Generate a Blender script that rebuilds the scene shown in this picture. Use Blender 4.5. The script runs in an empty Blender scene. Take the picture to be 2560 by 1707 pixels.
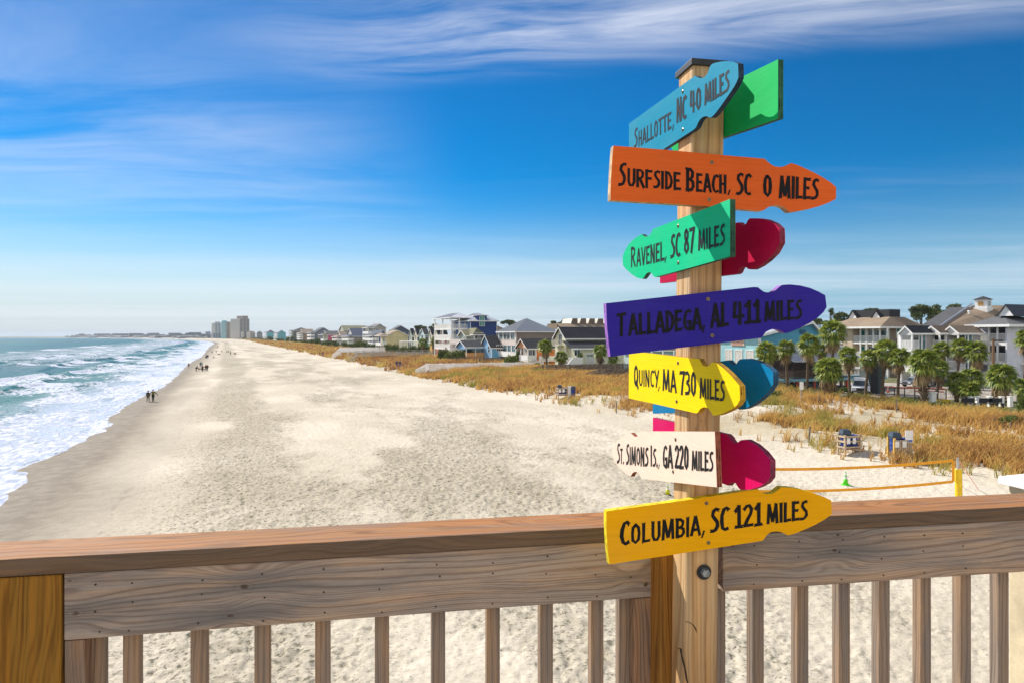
import bpy, bmesh, math, random
import numpy as np
from mathutils import Vector, Matrix
R = math.radians
SC = bpy.context.scene
COL = SC.collection
rnd = random.Random(7)
# ------------------------------------------------------------------ frame of the place
# camera at the origin, 10 m above the sea, looking along +Y; shoreline runs away to the left
F = 1707.0            # focal length in photo pixels (24 mm lens)
CX, HY = 1280.0, 840.0
EYE = 10.0
HAZE = .00009
CA = R(22.8)
CD = (math.cos(CA), math.sin(CA))       # landward direction
SD = (-math.sin(CA), math.cos(CA))      # along the shore, away
def at(px, py, Y): return Vector(((px-CX)/F*Y, Y, EYE-(py-HY)/F*Y))
def cs(x, y): return (CD[0]*x+CD[1]*y, SD[0]*x+SD[1]*y)
def xy(c, s): return (CD[0]*c+SD[0]*s, CD[1]*c+SD[1]*s)

# ------------------------------------------------------------------ numpy noise
def vnoise(x, y, seed=0):
    xi = np.floor(x).astype(np.int64); yi = np.floor(y).astype(np.int64)
    fx = x-xi; fy = y-yi
    fx = fx*fx*(3-2*fx); fy = fy*fy*(3-2*fy)
    def h(a, b):
        n = (a*374761393 + b*668265263 + seed*1442695041) & 0xffffffff
        n = ((n ^ (n >> 13))*1274126177) & 0xffffffff
        n = (n ^ (n >> 16)) & 0xffffffff
        return n/4294967295.0
    return (h(xi, yi)*(1-fx)+h(xi+1, yi)*fx)*(1-fy)+(h(xi, yi+1)*(1-fx)+h(xi+1, yi+1)*fx)*fy
def fbm(x, y, seed=0, oct=4, gain=.5):
    t = 0; a = 1; n = 0
    for i in range(oct):
        t = t+a*vnoise(x*2**i, y*2**i, seed+i*17); n += a; a *= gain
    return t/n
def smooth(a, b, x):
    t = np.clip((x-a)/(b-a), 0, 1); return t*t*(3-2*t)
def coff(s):
    return -6e-5*np.maximum(s-900, 0)**2
def gheight(X, Y, fine=True):
    X = np.asarray(X, float); Y = np.asarray(Y, float)
    c = CD[0]*X+CD[1]*Y; s = SD[0]*X+SD[1]*Y
    c = c-coff(s)
    z = np.interp(c, [-400, -60, -14.5, -2, 10, 36, 41, 48, 60, 66, 5000], [-8, -2.2, 0, .85, 1.5, 2.0, 2.55, 3.05, 3.1, 3.0, 3.0])
    dune = smooth(35, 41, c)*(1-smooth(60, 66, c))
    z = z+dune*(1.5*(fbm(c/9, s/16, 3, 3)-.5)+.5*(fbm(c/3, s/4, 9, 2)-.5))
    z = z+.22*(fbm(c/14, s/26, 5, 2)-.5)*smooth(-6, 6, c)*(1-smooth(60, 66, c))
    return z
def gz(x, y): return float(gheight(np.array([x]), np.array([y]))[0])
def on_ground(px, py):
    Y = 60.0
    for i in range(40):
        x = (px-CX)/F*Y
        Y = .5*Y+.5*min(3500, max(8, (EYE-gz(x, Y))*F/max(py-HY, 1)))
    x = (px-CX)/F*Y
    return Vector((x, Y, gz(x, Y)))

# ------------------------------------------------------------------ objects
def tag(o, label=None, cat=None, group=None, kind=None):
    if label: o['label'] = label
    if cat: o['category'] = cat
    if group: o['group'] = group
    if kind: o['kind'] = kind
    return o
def thing(name, loc, label, cat, group=None, rz=0):
    o = bpy.data.objects.new(name, None); COL.objects.link(o)
    o.location = loc; o.rotation_euler = (0, 0, rz); o.empty_display_size = .2
    return tag(o, label, cat, group)
def kids(o): return [c for c in COL.objects if c.parent is o]
def copy_tree(o, parent=None, label=None):
    c = o.copy(); COL.objects.link(c)
    if parent: c.parent = parent
    if label: c['label'] = label
    for k in list(o.children): copy_tree(k, c)
    return c

class MB:
    """collects shapes for ONE mesh"""
    def __init__(self): self.v = []; self.f = []; self.m = []
    def add(self, vs, fs, mi=0):
        n = len(self.v); self.v += [tuple(p) for p in vs]
        for f in fs: self.f.append(tuple(i+n for i in f)); self.m.append(mi)
        return self
    def box(self, x0, x1, y0, y1, z0, z1, mi=0):
        vs = [(x0,y0,z0),(x1,y0,z0),(x1,y1,z0),(x0,y1,z0),(x0,y0,z1),(x1,y0,z1),(x1,y1,z1),(x0,y1,z1)]
        return self.add(vs, [(3,2,1,0),(4,5,6,7),(0,1,5,4),(1,2,6,5),(2,3,7,6),(3,0,4,7)], mi)
    def obox(self, o, a, b, c, mi=0):
        """box from corner o along vectors a b c"""
        o, a, b, c = Vector(o), Vector(a), Vector(b), Vector(c)
        vs = [o, o+a, o+a+b, o+b, o+c, o+a+c, o+a+b+c, o+b+c]
        return self.add(vs, [(3,2,1,0),(4,5,6,7),(0,1,5,4),(1,2,6,5),(2,3,7,6),(3,0,4,7)], mi)
    def tube(self, pts, rad, n=8, mi=0, cap=True):
        pts = [Vector(p) for p in pts]
        if not hasattr(rad, '__len__'): rad = [rad]*len(pts)
        base = len(self.v); vs = []; fs = []
        for i, p in enumerate(pts):
            d = (pts[min(i+1, len(pts)-1)]-pts[max(i-1, 0)])
            d = d.normalized() if d.length > 1e-9 else Vector((0,0,1))
            up = Vector((0,0,1)) if abs(d.z) < .9 else Vector((1,0,0))
            a = d.cross(up).normalized(); b = d.cross(a)
            for k in range(n):
                t = 2*math.pi*k/n
                vs.append(p+(a*math.cos(t)+b*math.sin(t))*rad[i])
        for i in range(len(pts)-1):
            for k in range(n):
                fs.append((i*n+k, i*n+(k+1)%n, (i+1)*n+(k+1)%n, (i+1)*n+k))
        if cap:
            fs.append(tuple(range(n-1, -1, -1))); fs.append(tuple((len(pts)-1)*n+k for k in range(n)))
        return self.add(vs, fs, mi)
    def lathe(self, prof, n=16, mi=0, c=(0,0)):
        vs = []; fs = []
        for r, z in prof:
            for k in range(n):
                t = 2*math.pi*k/n; vs.append((c[0]+r*math.cos(t), c[1]+r*math.sin(t), z))
        for i in range(len(prof)-1):
            for k in range(n): fs.append((i*n+k, i*n+(k+1)%n, (i+1)*n+(k+1)%n, (i+1)*n+k))
        fs.append(tuple(range(n-1,-1,-1))); fs.append(tuple((len(prof)-1)*n+k for k in range(n)))
        return self.add(vs, fs, mi)
    def prism(self, poly, d, mi=0, side=None, layers=1):
        """poly: list of 3-D points (one plane), extruded by vector d"""
        poly = [Vector(p) for p in poly]; d = Vector(d); n = len(poly)
        vs = []
        for L in range(layers+1): vs += [p+d*(L/layers) for p in poly]
        self.add(vs, [tuple(range(n-1,-1,-1)), tuple(layers*n+k for k in range(n))], mi)
        off = len(self.v)-len(vs)
        for L in range(layers):
            for k in range(n):
                self.f.append((off+L*n+k, off+L*n+(k+1)%n, off+(L+1)*n+(k+1)%n, off+(L+1)*n+k))
                self.m.append(mi if side is None else side[L % len(side)])
        return self
    def ellipsoid(self, c, r, n=12, m=8, mi=0, rot=None):
        c = Vector(c); vs = []; fs = []
        for i in range(m+1):
            p = math.pi*i/m
            for k in range(n):
                t = 2*math.pi*k/n
                q = Vector((r[0]*math.sin(p)*math.cos(t), r[1]*math.sin(p)*math.sin(t), r[2]*math.cos(p)))
                if rot is not None: q = rot @ q
                vs.append(c+q)
        for i in range(m):
            for k in range(n): fs.append((i*n+k, (i+1)*n+k, (i+1)*n+(k+1)%n, i*n+(k+1)%n))
        return self.add(vs, fs, mi)
    def build(self, name, mats, parent=None, smooth=False, bevel=0, fix=True):
        me = bpy.data.meshes.new(name); me.from_pydata(self.v, [], self.f)
        if not isinstance(mats, (list, tuple)): mats = [mats]
        for m in mats: me.materials.append(m)
        me.polygons.foreach_set('material_index', self.m)
        if fix or bevel:
            bm = bmesh.new(); bm.from_mesh(me)
            bmesh.ops.recalc_face_normals(bm, faces=bm.faces[:])
            if bevel:
                bmesh.ops.bevel(bm, geom=[e for e in bm.edges if e.is_manifold and e.calc_face_angle(0) > .6], offset=bevel, segments=2, affect='EDGES', profile=.6)
            bm.to_mesh(me); bm.free()
        if smooth: me.polygons.foreach_set('use_smooth', [True]*len(me.polygons))
        me.update()
        o = bpy.data.objects.new(name, me); COL.objects.link(o)
        if parent: o.parent = parent
        return o
def np_mesh(name, V, Fq, mats, attrs=None, smooth=False, parent=None):
    """V (n,3), Fq (m,k) arrays -> one mesh object"""
    me = bpy.data.meshes.new(name); k = Fq.shape[1]
    me.vertices.add(len(V)); me.vertices.foreach_set('co', V.astype(np.float32).ravel())
    me.loops.add(Fq.size); me.loops.foreach_set('vertex_index', Fq.astype(np.int32).ravel())
    me.polygons.add(len(Fq)); me.polygons.foreach_set('loop_start', np.arange(0, Fq.size, k, dtype=np.int32))
    me.polygons.foreach_set('use_smooth', np.full(len(Fq), smooth))
    me.update(calc_edges=True)
    for nm, (typ, arr) in (attrs or {}).items():
        a = me.attributes.new(nm, typ, 'POINT')
        a.data.foreach_set('color' if 'COLOR' in typ else 'value', np.asarray(arr, np.float32).ravel())
    if not isinstance(mats, (list, tuple)): mats = [mats]
    for m in mats: me.materials.append(m)
    o = bpy.data.objects.new(name, me); COL.objects.link(o)
    if parent: o.parent = parent
    return o

# ------------------------------------------------------------------ material nodes
class NT:
    def __init__(self, nt): self.nt = nt
    def n(self, t, **kw):
        x = self.nt.nodes.new(t)
        for k, v in kw.items(): setattr(x, k, v)
        return x
    def put(self, sock, v):
        if hasattr(v, 'is_linked') or hasattr(v, 'links'): self.nt.links.new(v, sock)
        elif v is not None: sock.default_value = v
    def math(self, op, a, b=None, c=None, clamp=False):
        x = self.n('ShaderNodeMath', operation=op, use_clamp=clamp)
        self.put(x.inputs[0], a)
        if b is not None: self.put(x.inputs[1], b)
        if c is not None: self.put(x.inputs[2], c)
        return x.outputs[0]
    def mix(self, f, a, b, mode='MIX'):
        x = self.n('ShaderNodeMix', data_type='RGBA', blend_type=mode)
        self.put(x.inputs[0], f); self.put(x.inputs[6], a if not isinstance(a, tuple) else (*a[:3], 1)); self.put(x.inputs[7], b if not isinstance(b, tuple) else (*b[:3], 1))
        return x.outputs[2]
    def ramp(self, f, stops, interp='LINEAR'):
        x = self.n('ShaderNodeValToRGB'); x.color_ramp.interpolation = interp
        e = x.color_ramp.elements
        while len(e) < len(stops): e.new(.5)
        for el, (p, c) in zip(e, stops):
            el.position = p; el.color = (*c, 1) if isinstance(c, tuple) else (c, c, c, 1)
        self.put(x.inputs[0], f); return x.outputs[0]
    def mapr(self, f, a, b, c=0., d=1., smooth=True):
        x = self.n('ShaderNodeMapRange', interpolation_type='SMOOTHSTEP' if smooth else 'LINEAR')
        self.put(x.inputs[0], f)
        for i, v in enumerate((a, b, c, d)): self.put(x.inputs[i+1], v)
        return x.outputs[0]
    def noise(self, vec, scale, detail=3, rough=.55, dist=0.):
        x = self.n('ShaderNodeTexNoise'); self.put(x.inputs['Vector'], vec)
        self.put(x.inputs['Scale'], scale); x.inputs['Detail'].default_value = detail
        x.inputs['Roughness'].default_value = rough; x.inputs['Distortion'].default_value = dist
        return x.outputs[0]
    def mapping(self, vec, loc=(0,0,0), rot=(0,0,0), scale=(1,1,1)):
        x = self.n('ShaderNodeMapping'); self.put(x.inputs[0], vec)
        x.inputs[1].default_value = loc; x.inputs[2].default_value = rot; x.inputs[3].default_value = scale
        return x.outputs[0]
    def sep(self, v):
        x = self.n('ShaderNodeSeparateXYZ'); self.put(x.inputs[0], v); return x.outputs
    def comb(self, a, b, c):
        x = self.n('ShaderNodeCombineXYZ')
        for i, v in enumerate((a, b, c)): self.put(x.inputs[i], v)
        return x.outputs[0]
    def attr(self, name):
        return self.n('ShaderNodeAttribute', attribute_name=name)
    def bump(self, h, strength=.3, dist=.01, normal=None):
        x = self.n('ShaderNodeBump'); self.put(x.inputs['Height'], h)
        x.inputs['Strength'].default_value = strength; x.inputs['Distance'].default_value = dist
        if normal is not None: self.put(x.inputs['Normal'], normal)
        return x.outputs[0]
def newmat(name):
    m = bpy.data.materials.new(name); m.use_nodes = True
    t = NT(m.node_tree); t.bsdf = m.node_tree.nodes['Principled BSDF']
    t.obj = None
    return m, t
def objco(t):
    return t.n('ShaderNodeTexCoord').outputs['Object']
def paint(name, col, rough=.55, var=.10, scale=3., bump=0., bscale=60., spec=.4, streak=False, dirt=.0, metal=0.):
    """painted / plain surface with slight uneven colour"""
    m, t = newmat(name); co = objco(t)
    v = t.mapping(co, scale=(1, 1, .15)) if streak else co
    f = t.mapr(t.noise(v, scale, 4, .6), .3, .7)
    c2 = tuple(max(0, k*(1-2*var)) for k in col); c1 = tuple(min(1, k*(1+var)) for k in col)
    c = t.mix(f, c2, c1)
    if dirt:
        d = t.mapr(t.noise(co, scale*2.7, 6, .7), .56, .75)
        c = t.mix(t.math('MULTIPLY', d, dirt), c, (.14, .11, .08))
    t.put(t.bsdf.inputs['Base Color'], c)
    t.bsdf.inputs['Roughness'].default_value = rough
    t.bsdf.inputs['Metallic'].default_value = metal
    t.bsdf.inputs['Specular IOR Level'].default_value = spec
    if bump: t.put(t.bsdf.inputs['Normal'], t.bump(t.noise(co, bscale, 4), .5, bump))
    return m
_cache = {}
def P(col, rough=.55, **kw):
    k = (tuple(col), rough, tuple(sorted(kw.items())))
    if k not in _cache: _cache[k] = paint('paint_%d' % len(_cache), col, rough, **kw)
    return _cache[k]
def siding(name, col, pitch=.18, rough=.6):
    m, t = newmat(name); co = objco(t); z = t.sep(co)[2]
    fr = t.math('FRACT', t.math('DIVIDE', z, pitch))
    ln = t.mapr(fr, 0., .16, 0., 1.)
    n = t.mapr(t.noise(t.mapping(co, scale=(.3, .3, .6)), 1.2, 5, .65), .3, .7)
    c = t.mix(n, tuple(k*.84 for k in col), tuple(min(1, k*1.06) for k in col))
    c = t.mix(ln, t.mix(.35, c, (.02, .02, .02)), c)
    t.put(t.bsdf.inputs['Base Color'], c); t.bsdf.inputs['Roughness'].default_value = rough
    t.put(t.bsdf.inputs['Normal'], t.bump(fr, .5, .02))
    return m
def shingle(name, col, rough=.85):
    m, t = newmat(name); co = objco(t)
    n1 = t.noise(t.mapping(co, scale=(1, 1, 3)), 2.2, 5, .7); n2 = t.noise(co, .35, 3)
    c = t.mix(t.mapr(n1, .3, .7), tuple(k*.72 for k in col), tuple(k*1.25 for k in col))
    c = t.mix(t.mapr(n2, .35, .7, 0, .35), c, tuple(k*1.5 for k in col))
    t.put(t.bsdf.inputs['Base Color'], c); t.bsdf.inputs['Roughness'].default_value = rough
    t.bsdf.inputs['Specular IOR Level'].default_value = .25
    t.put(t.bsdf.inputs['Normal'], t.bump(n1, .4, .03))
    return m
def glassm(name, col=(.02, .03, .035)):
    m, t = newmat(name); co = objco(t)
    t.put(t.bsdf.inputs['Base Color'], t.mix(t.mapr(t.noise(co, 1.1, 2), .4, .6), col, tuple(k*2.4+.01 for k in col)))
    t.bsdf.inputs['Roughness'].default_value = .08; t.bsdf.inputs['Specular IOR Level'].default_value = .6
    return m

def wood(name, light, dark, axis='z', grain=60., knots=(), warp=.02, rough=.75, stain=None, low=None, bump=.002, stretch=.06, gcontrast=(.35, .75), seedoff=0., nails=()):
    """grain runs along `axis` of the mesh's own space. knots: (along, across, size)"""
    m, t = newmat(name); co = objco(t); X, Y, Z = t.sep(co)
    if axis == 'z': along, a1, a2 = Z, X, Y
    elif axis == 'x': along, a1, a2 = X, Z, Y
    else: along, a1, a2 = Y, Z, X
    rn = t.n('ShaderNodeObjectInfo').outputs['Random']
    al = t.math('ADD', along, t.math('ADD', seedoff, t.math('MULTIPLY', rn, 9.)))
    a1r = t.math('ADD', a1, t.math('MULTIPLY', rn, .7))
    base = t.comb(t.math('MULTIPLY', al, stretch), a1, a2)
    lo = t.noise(t.comb(t.math('MULTIPLY', al, .9), t.math('MULTIPLY', a1r, 5.), t.math('MULTIPLY', a2, 5.)), 1.6, 2, .5)
    g = t.math('ADD', a1, t.math('MULTIPLY', a2, .55))
    g = t.math('ADD', g, t.math('MULTIPLY', t.math('SUBTRACT', lo, .5), warp*4))
    kd = None; smear = None
    for (ka, kb, ks) in knots:
        dx = t.math('DIVIDE', t.math('SUBTRACT', along, ka), ks*2.0)
        dy = t.math('DIVIDE', t.math('SUBTRACT', a1, kb), ks)
        d2 = t.math('ADD', t.math('MULTIPLY', dx, dx), t.math('MULTIPLY', dy, dy))
        e = t.math('POWER', 2.718, t.math('MULTIPLY', d2, -.35))
        dl = t.math('DIVIDE', t.math('SUBTRACT', along, ka), ks*7.); sm = t.math('POWER', 2.718, t.math('MULTIPLY', t.math('ADD', t.math('MULTIPLY', dl, dl), t.math('MULTIPLY', dy, dy)), -.7)); smear = sm if smear is None else t.math('MAXIMUM', smear, sm)
        g = t.math('ADD', g, t.math('MULTIPLY', t.math('MULTIPLY', e, dy), ks*1.55))
        kw = t.math('ADD', d2, t.math('MULTIPLY', t.math('SUBTRACT', t.noise(co, 90., 3), .5), .16))
        kk = t.math('MAXIMUM', t.mapr(kw, .0, .055, 1., 0.), t.math('MULTIPLY', t.math('MULTIPLY', t.mapr(kw, .10, .16), t.mapr(kw, .16, .30, 1., 0.)), .18))
        kd = kk if kd is None else t.math('MAXIMUM', kd, kk)
    # growth rings: bands of fine lines that come and go
    wv = t.math('MULTIPLY', t.noise(base, 22, 3), 5.)
    ph = t.math('ADD', t.math('MULTIPLY', g, grain*2*math.pi), wv)
    ring = t.math('POWER', t.math('ADD', t.math('MULTIPLY', t.math('SINE', ph), .5), .5), 3.)
    ph2 = t.math('ADD', t.math('MULTIPLY', g, grain*2.63*2*math.pi), t.math('MULTIPLY', wv, 1.7))
    ring2 = t.math('POWER', t.math('ADD', t.math('MULTIPLY', t.math('SINE', ph2), .5), .5), 2.)
    gate = t.mapr(t.noise(t.comb(t.math('MULTIPLY', al, 1.1), t.math('MULTIPLY', a1r, 26.), t.math('MULTIPLY', a2, 26.)), 1.4, 3, .6), .36, .62)
    ring = t.math('MULTIPLY', ring, t.math('MULTIPLY_ADD', gate, .75, .25)); ring2 = t.math('MULTIPLY', ring2, t.math('MULTIPLY_ADD', gate, -.7, 1.))
    fib = t.noise(t.comb(t.math('MULTIPLY', al, 7.), t.math('MULTIPLY', a1r, 330.), t.math('MULTIPLY', a2, 330.)), 1., 4, .75)
    blot = t.noise(t.comb(t.math('MULTIPLY', al, 1.5), t.math('MULTIPLY', a1r, 9.), t.math('MULTIPLY', a2, 9.)), 2.2, 5, .68)
    f = t.math('ADD', t.math('MULTIPLY', ring, .36), t.math('ADD', t.math('MULTIPLY', ring2, .24), t.math('MULTIPLY', fib, .62)))
    f = t.mapr(f, .22, .80)
    f = t.math('MULTIPLY', f, t.mapr(blot, .25, .7, .45, 1.))
    hue = t.noise(t.comb(t.math('MULTIPLY', al, .8), t.math('MULTIPLY', a1r, 30.), t.math('MULTIPLY', a2, 30.)), 1.3, 3, .6)
    light = t.mix(t.mapr(hue, .35, .65), tuple(min(1, k*m_) for k, m_ in zip(light, (1.10, .98, .86))), tuple(k*m_ for k, m_ in zip(light, (.88, .94, 1.04))))
    c = t.mix(f, light, dark)
    if stain:
        c = t.mix(t.mapr(blot, .40, .66, 0., .9), c, t.mix(.45, stain, c))
    if low is not None:          # lower end darker and browner, its deeper shade painted in
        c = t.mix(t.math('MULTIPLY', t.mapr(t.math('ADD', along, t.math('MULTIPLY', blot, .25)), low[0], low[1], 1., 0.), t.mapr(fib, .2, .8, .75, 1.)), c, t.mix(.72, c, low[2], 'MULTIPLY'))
    if smear is not None and stain:
        c = t.mix(t.math('MULTIPLY', smear, t.mapr(blot, .3, .6, .25, .75)), c, tuple(k*.62 for k in stain))
    if kd is not None:
        c = t.mix(t.math('MULTIPLY', kd, .8), c, tuple(k*.45 for k in dark))
    for (na, nb, nr) in nails:
        dx = t.math('SUBTRACT', along, na); dy = t.math('SUBTRACT', a1, nb)
        d = t.math('SQRT', t.math('ADD', t.math('MULTIPLY', dx, dx), t.math('MULTIPLY', dy, dy)))
        c = t.mix(t.mapr(d, nr*.7, nr*1.2, 1., 0.), c, (.012, .01, .008))
    t.put(t.bsdf.inputs['Base Color'], c)
    t.bsdf.inputs['Roughness'].default_value = rough; t.bsdf.inputs['Specular IOR Level'].default_value = .12
    t.put(t.bsdf.inputs['Normal'], t.bump(t.math('SUBTRACT', 1., f), .8, bump))
    return m
# ================================================================== camera, sun, sky
cam = bpy.data.cameras.new('camera'); camo = bpy.data.objects.new('camera', cam); COL.objects.link(camo)
camo.location = (0, 0, EYE); camo.rotation_euler = (R(90), 0, 0)
cam.sensor_width = 36; cam.lens = 36*F/2560; cam.shift_y = -(853.5-HY)/2560*-1*-1
cam.clip_start = .05; cam.clip_end = 60000
SC.camera = camo
SUN_EL = R(39.5); SUN_DIR = Vector((-.706*math.cos(SUN_EL), .708*math.cos(SUN_EL), math.sin(SUN_EL)))
sl = bpy.data.lights.new('sun', 'SUN'); so = bpy.data.objects.new('sun', sl); COL.objects.link(so)
sl.energy = 4.6; sl.angle = R(.5); sl.color = (1, .945, .85)
so.rotation_euler = SUN_DIR.to_track_quat('Z', 'Y').to_euler(); so.location = (-20, 20, 40)
SC.view_settings.view_transform = 'Standard'; SC.view_settings.look = 'None'
SC.view_settings.gamma = 1; SC.view_settings.exposure = .66
w = bpy.data.worlds.new('World'); SC.world = w; w.use_nodes = True
t = NT(w.node_tree); bg = w.node_tree.nodes['Background']
sky = t.n('ShaderNodeTexSky', sky_type='NISHITA'); sky.sun_disc = False
sky.sun_elevation = SUN_EL; sky.sun_rotation = math.atan2(SUN_DIR.x, SUN_DIR.y)
sky.altitude = 0; sky.air_density = 1.0; sky.dust_density = 0; sky.ozone_density = 3.0
hs = t.n('ShaderNodeHueSaturation'); hs.inputs['Saturation'].default_value = 1.44; hs.inputs['Value'].default_value = 1.0
sg = t.n('ShaderNodeVectorMath', operation='SCALE'); t.put(sg.inputs[0], sky.outputs[0]); sg.inputs['Scale'].default_value = 1/8
gm = t.n('ShaderNodeGamma'); gm.inputs['Gamma'].default_value = 1.22; t.put(gm.inputs['Color'], sg.outputs[0])
sg2 = t.n('ShaderNodeVectorMath', operation='SCALE'); t.put(sg2.inputs[0], gm.outputs[0]); sg2.inputs['Scale'].default_value = 5.5
t.put(hs.inputs['Color'], sg2.outputs[0])
# high cirrus: streaks lying on a flat layer far above (direction -> layer coordinates)
d = t.n('ShaderNodeTexCoord').outputs['Generated']; dx, dy, dz = t.sep(d)
zz = t.math('MAXIMUM', dz, .012)
qx = t.math('DIVIDE', dx, zz); qy = t.math('DIVIDE', dy, zz)
q = t.comb(qx, qy, 0)
qw = t.n('ShaderNodeVectorMath', operation='ADD'); t.put(qw.inputs[0], q)
wob = t.n('ShaderNodeTexNoise'); t.put(wob.inputs['Vector'], q); wob.inputs['Scale'].default_value = .5
wv = t.n('ShaderNodeVectorMath', operation='SCALE'); t.put(wv.inputs[0], wob.outputs['Color']); wv.inputs['Scale'].default_value = .9
t.put(qw.inputs[1], wv.outputs[0])
ql = qw.outputs[0]
def streak(rot, sx, sy, sc, det, lo, hi, loc=(0, 0, 0)):
    return t.mapr(t.noise(t.mapping(ql, loc=loc, rot=(0, 0, R(rot)), scale=(sx, sy, 1)), sc, det, .60, .55), lo, hi)
def band(v, a, b, c_, e): return t.math('MULTIPLY', t.mapr(v, a, b), t.mapr(v, c_, e, 1, 0))
# the big veil high on the right: a slanting edge qy + k*qx
edge = t.math('ADD', qy, t.math('MULTIPLY', qx, .22))
veil = t.math('MULTIPLY', band(edge, 1.2, 1.75, 2.2, 2.75), t.mapr(qx, -1.15, .1))
veil = t.math('MULTIPLY', veil, streak(72, .55, 2.2, 1.0, 8, .33, .66, (3.1, .4, 0)))
wisp = t.math('MULTIPLY', streak(60, .30, 1.1, .8, 7, .27, .78, (7, 2, 0)), t.math('MULTIPLY', t.mapr(qx, -.2, -1.6), t.mapr(qy, 8, 3)))
faint = t.math('MULTIPLY', streak(78, .10, .9, .55, 6, .48, .80, (1.5, 9, 0)), band(qy, 2.4, 4., 30, 60))
lowc = t.math('MULTIPLY', streak(80, .03, .25, .45, 6, .42, .70, (4, 1, 0)), band(qy, 5., 9., 60, 90))
cl = t.math('ADD', t.math('MULTIPLY', veil, .74), t.math('MULTIPLY', wisp, .44))
cl = t.math('ADD', cl, t.math('ADD', t.math('MULTIPLY', faint, .16), t.math('MULTIPLY', lowc, .35)), clamp=True)
hz = t.mapr(dz, .0, .19, .90, 0.)
hcol = t.mix(t.mapr(dx, .5, -.25), (1.35, 3.0, 4.5), (4.0, 4.65, 5.3))
base = t.mix(hz, hs.outputs[0], hcol)
base = t.mix(cl, base, (6.0, 6.2, 6.8))
# unseen bright broken cloud, added behind the camera to fill the shade
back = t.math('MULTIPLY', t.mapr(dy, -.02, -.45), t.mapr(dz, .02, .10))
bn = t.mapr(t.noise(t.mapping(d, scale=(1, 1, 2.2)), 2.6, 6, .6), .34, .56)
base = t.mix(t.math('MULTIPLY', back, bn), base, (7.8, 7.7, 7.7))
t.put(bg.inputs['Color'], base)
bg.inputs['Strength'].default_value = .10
# ================================================================== pier deck, railing, signpost
def hit(px, py, p0, n):
    d = Vector(((px-CX)/F, 1, -(py-HY)/F)); o = Vector((0, 0, EYE))
    k = (Vector(p0)-o).dot(n)/d.dot(n); return o+d*k
TH_L, TH_R = math.atan(F/9120), math.atan(F/10120)
RO = Vector(((1731-CX)/F*1.735, 1.735, 0))           # front edge of the cap at the signpost
DECK = 8.46
# --- deck
deckm = wood('deck_planks', (.52, .45, .36), (.34, .27, .20), 'x', 55, warp=.03, stain=(.5, .46, .4))
mb = MB(); y = -.02
while y > -3.2:
    mb.box(-3.4, 3.4, y-.138, y, DECK-.04, DECK); y -= .145
dk = mb.build('pier_deck', deckm, bevel=.003); dk.location = RO; dk.rotation_euler.z = TH_L
tag(dk, kind='structure')
# --- railing
rail = thing('wooden_railing', (RO.x, RO.y, DECK), 'weathered wooden pier railing with reddish cap rail, bolted to the signpost', 'railing', rz=0)
CAPT = EYE-.4725-DECK; CAPB = CAPT-.038; BB = CAPB-.146
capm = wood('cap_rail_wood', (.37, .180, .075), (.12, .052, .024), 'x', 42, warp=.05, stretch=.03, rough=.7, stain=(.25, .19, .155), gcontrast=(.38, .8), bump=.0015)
capside = wood('cap_rail_side', (.19, .125, .078), (.11, .068, .040), 'x', 70, warp=.03, stretch=.03, rough=.8, stain=(.13, .10, .075))  # darker copy of the cap wood: shade of its sides painted in
def secmat(nm, kn, so): return wood(nm, (.47, .355, .26), (.165, .10, .062), 'x', 62, knots=kn, warp=.022, stain=(.225, .212, .205), rough=.85, seedoff=so, stretch=.05, gcontrast=(.36, .74), nails=())
ZM = (CAPB+BB)/2
class Sec:
    def __init__(s, th): s.th = th; s.n = Vector((math.sin(th), -math.cos(th), 0)); s.u = Vector((math.cos(th), math.sin(th), 0)); s.v = Vector((-math.sin(th), math.cos(th), 0))
    def a(s, px, b=0): return (hit(px, HY, RO+s.v*b+Vector((0, 0, EYE)), s.n)-RO).dot(s.u)
    def put(s, mb, name, m, bevel=.003, label=None, parent=None):
        o = mb.build(name, m, rail if parent is None else parent, bevel=bevel)
        if parent is None: o.rotation_euler.z = s.th
        if label: o['label'] = label
        return o
SL, SR = Sec(TH_L), Sec(TH_R)
aL0 = SL.a(-330); aL1 = SL.a(1684, .0); aR0 = SR.a(1806, .0); aR1 = SR.a(2560)+.9
def cap(sec, a0, a1, lab):
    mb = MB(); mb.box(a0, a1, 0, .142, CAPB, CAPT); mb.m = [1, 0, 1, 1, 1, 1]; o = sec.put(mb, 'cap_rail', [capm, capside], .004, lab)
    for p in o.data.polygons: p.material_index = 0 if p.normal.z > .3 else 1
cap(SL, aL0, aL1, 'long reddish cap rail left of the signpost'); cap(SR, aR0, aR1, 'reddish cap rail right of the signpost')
aB0 = SL.a(160, .006); aB1 = SL.a(1634, .006)
kl = [(SL.a(610), ZM+.018, .026), (SL.a(575), ZM-.045, .02), (SL.a(185), ZM-.015, .022), (SL.a(170), ZM+.055, .016), (SL.a(1580), ZM-.02, .014)]
kr = [(SR.a(2090), ZM+.018, .022), (SR.a(2098), ZM+.058, .016), (SR.a(1835), ZM+.045, .018)]
mb = MB(); mb.box(aB0, aB1, .006, .042, BB, CAPB-.0015)
bl = SL.put(mb, 'rail_board', secmat('grey_board', kl, 1.3), .003, 'grey knotty board left of the signpost')
mb = MB(); mb.box(aR0+.004, aR1, .006, .042, BB, CAPB-.0015)
br = SR.put(mb, 'rail_board', secmat('grey_board_b', kr, 5.1), .003, 'grey knotty board right of the signpost')
amber = wood('amber_post', (.31, .15, .022), (.12, .048, .008), 'z', 48, warp=.03, rough=.6, gcontrast=(.35, .8), seedoff=2.)
amberb = wood('amber_post_b', (.36, .17, .035), (.15, .06, .014), 'z', 55, warp=.02, rough=.65, gcontrast=(.35, .8), seedoff=6.)
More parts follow.
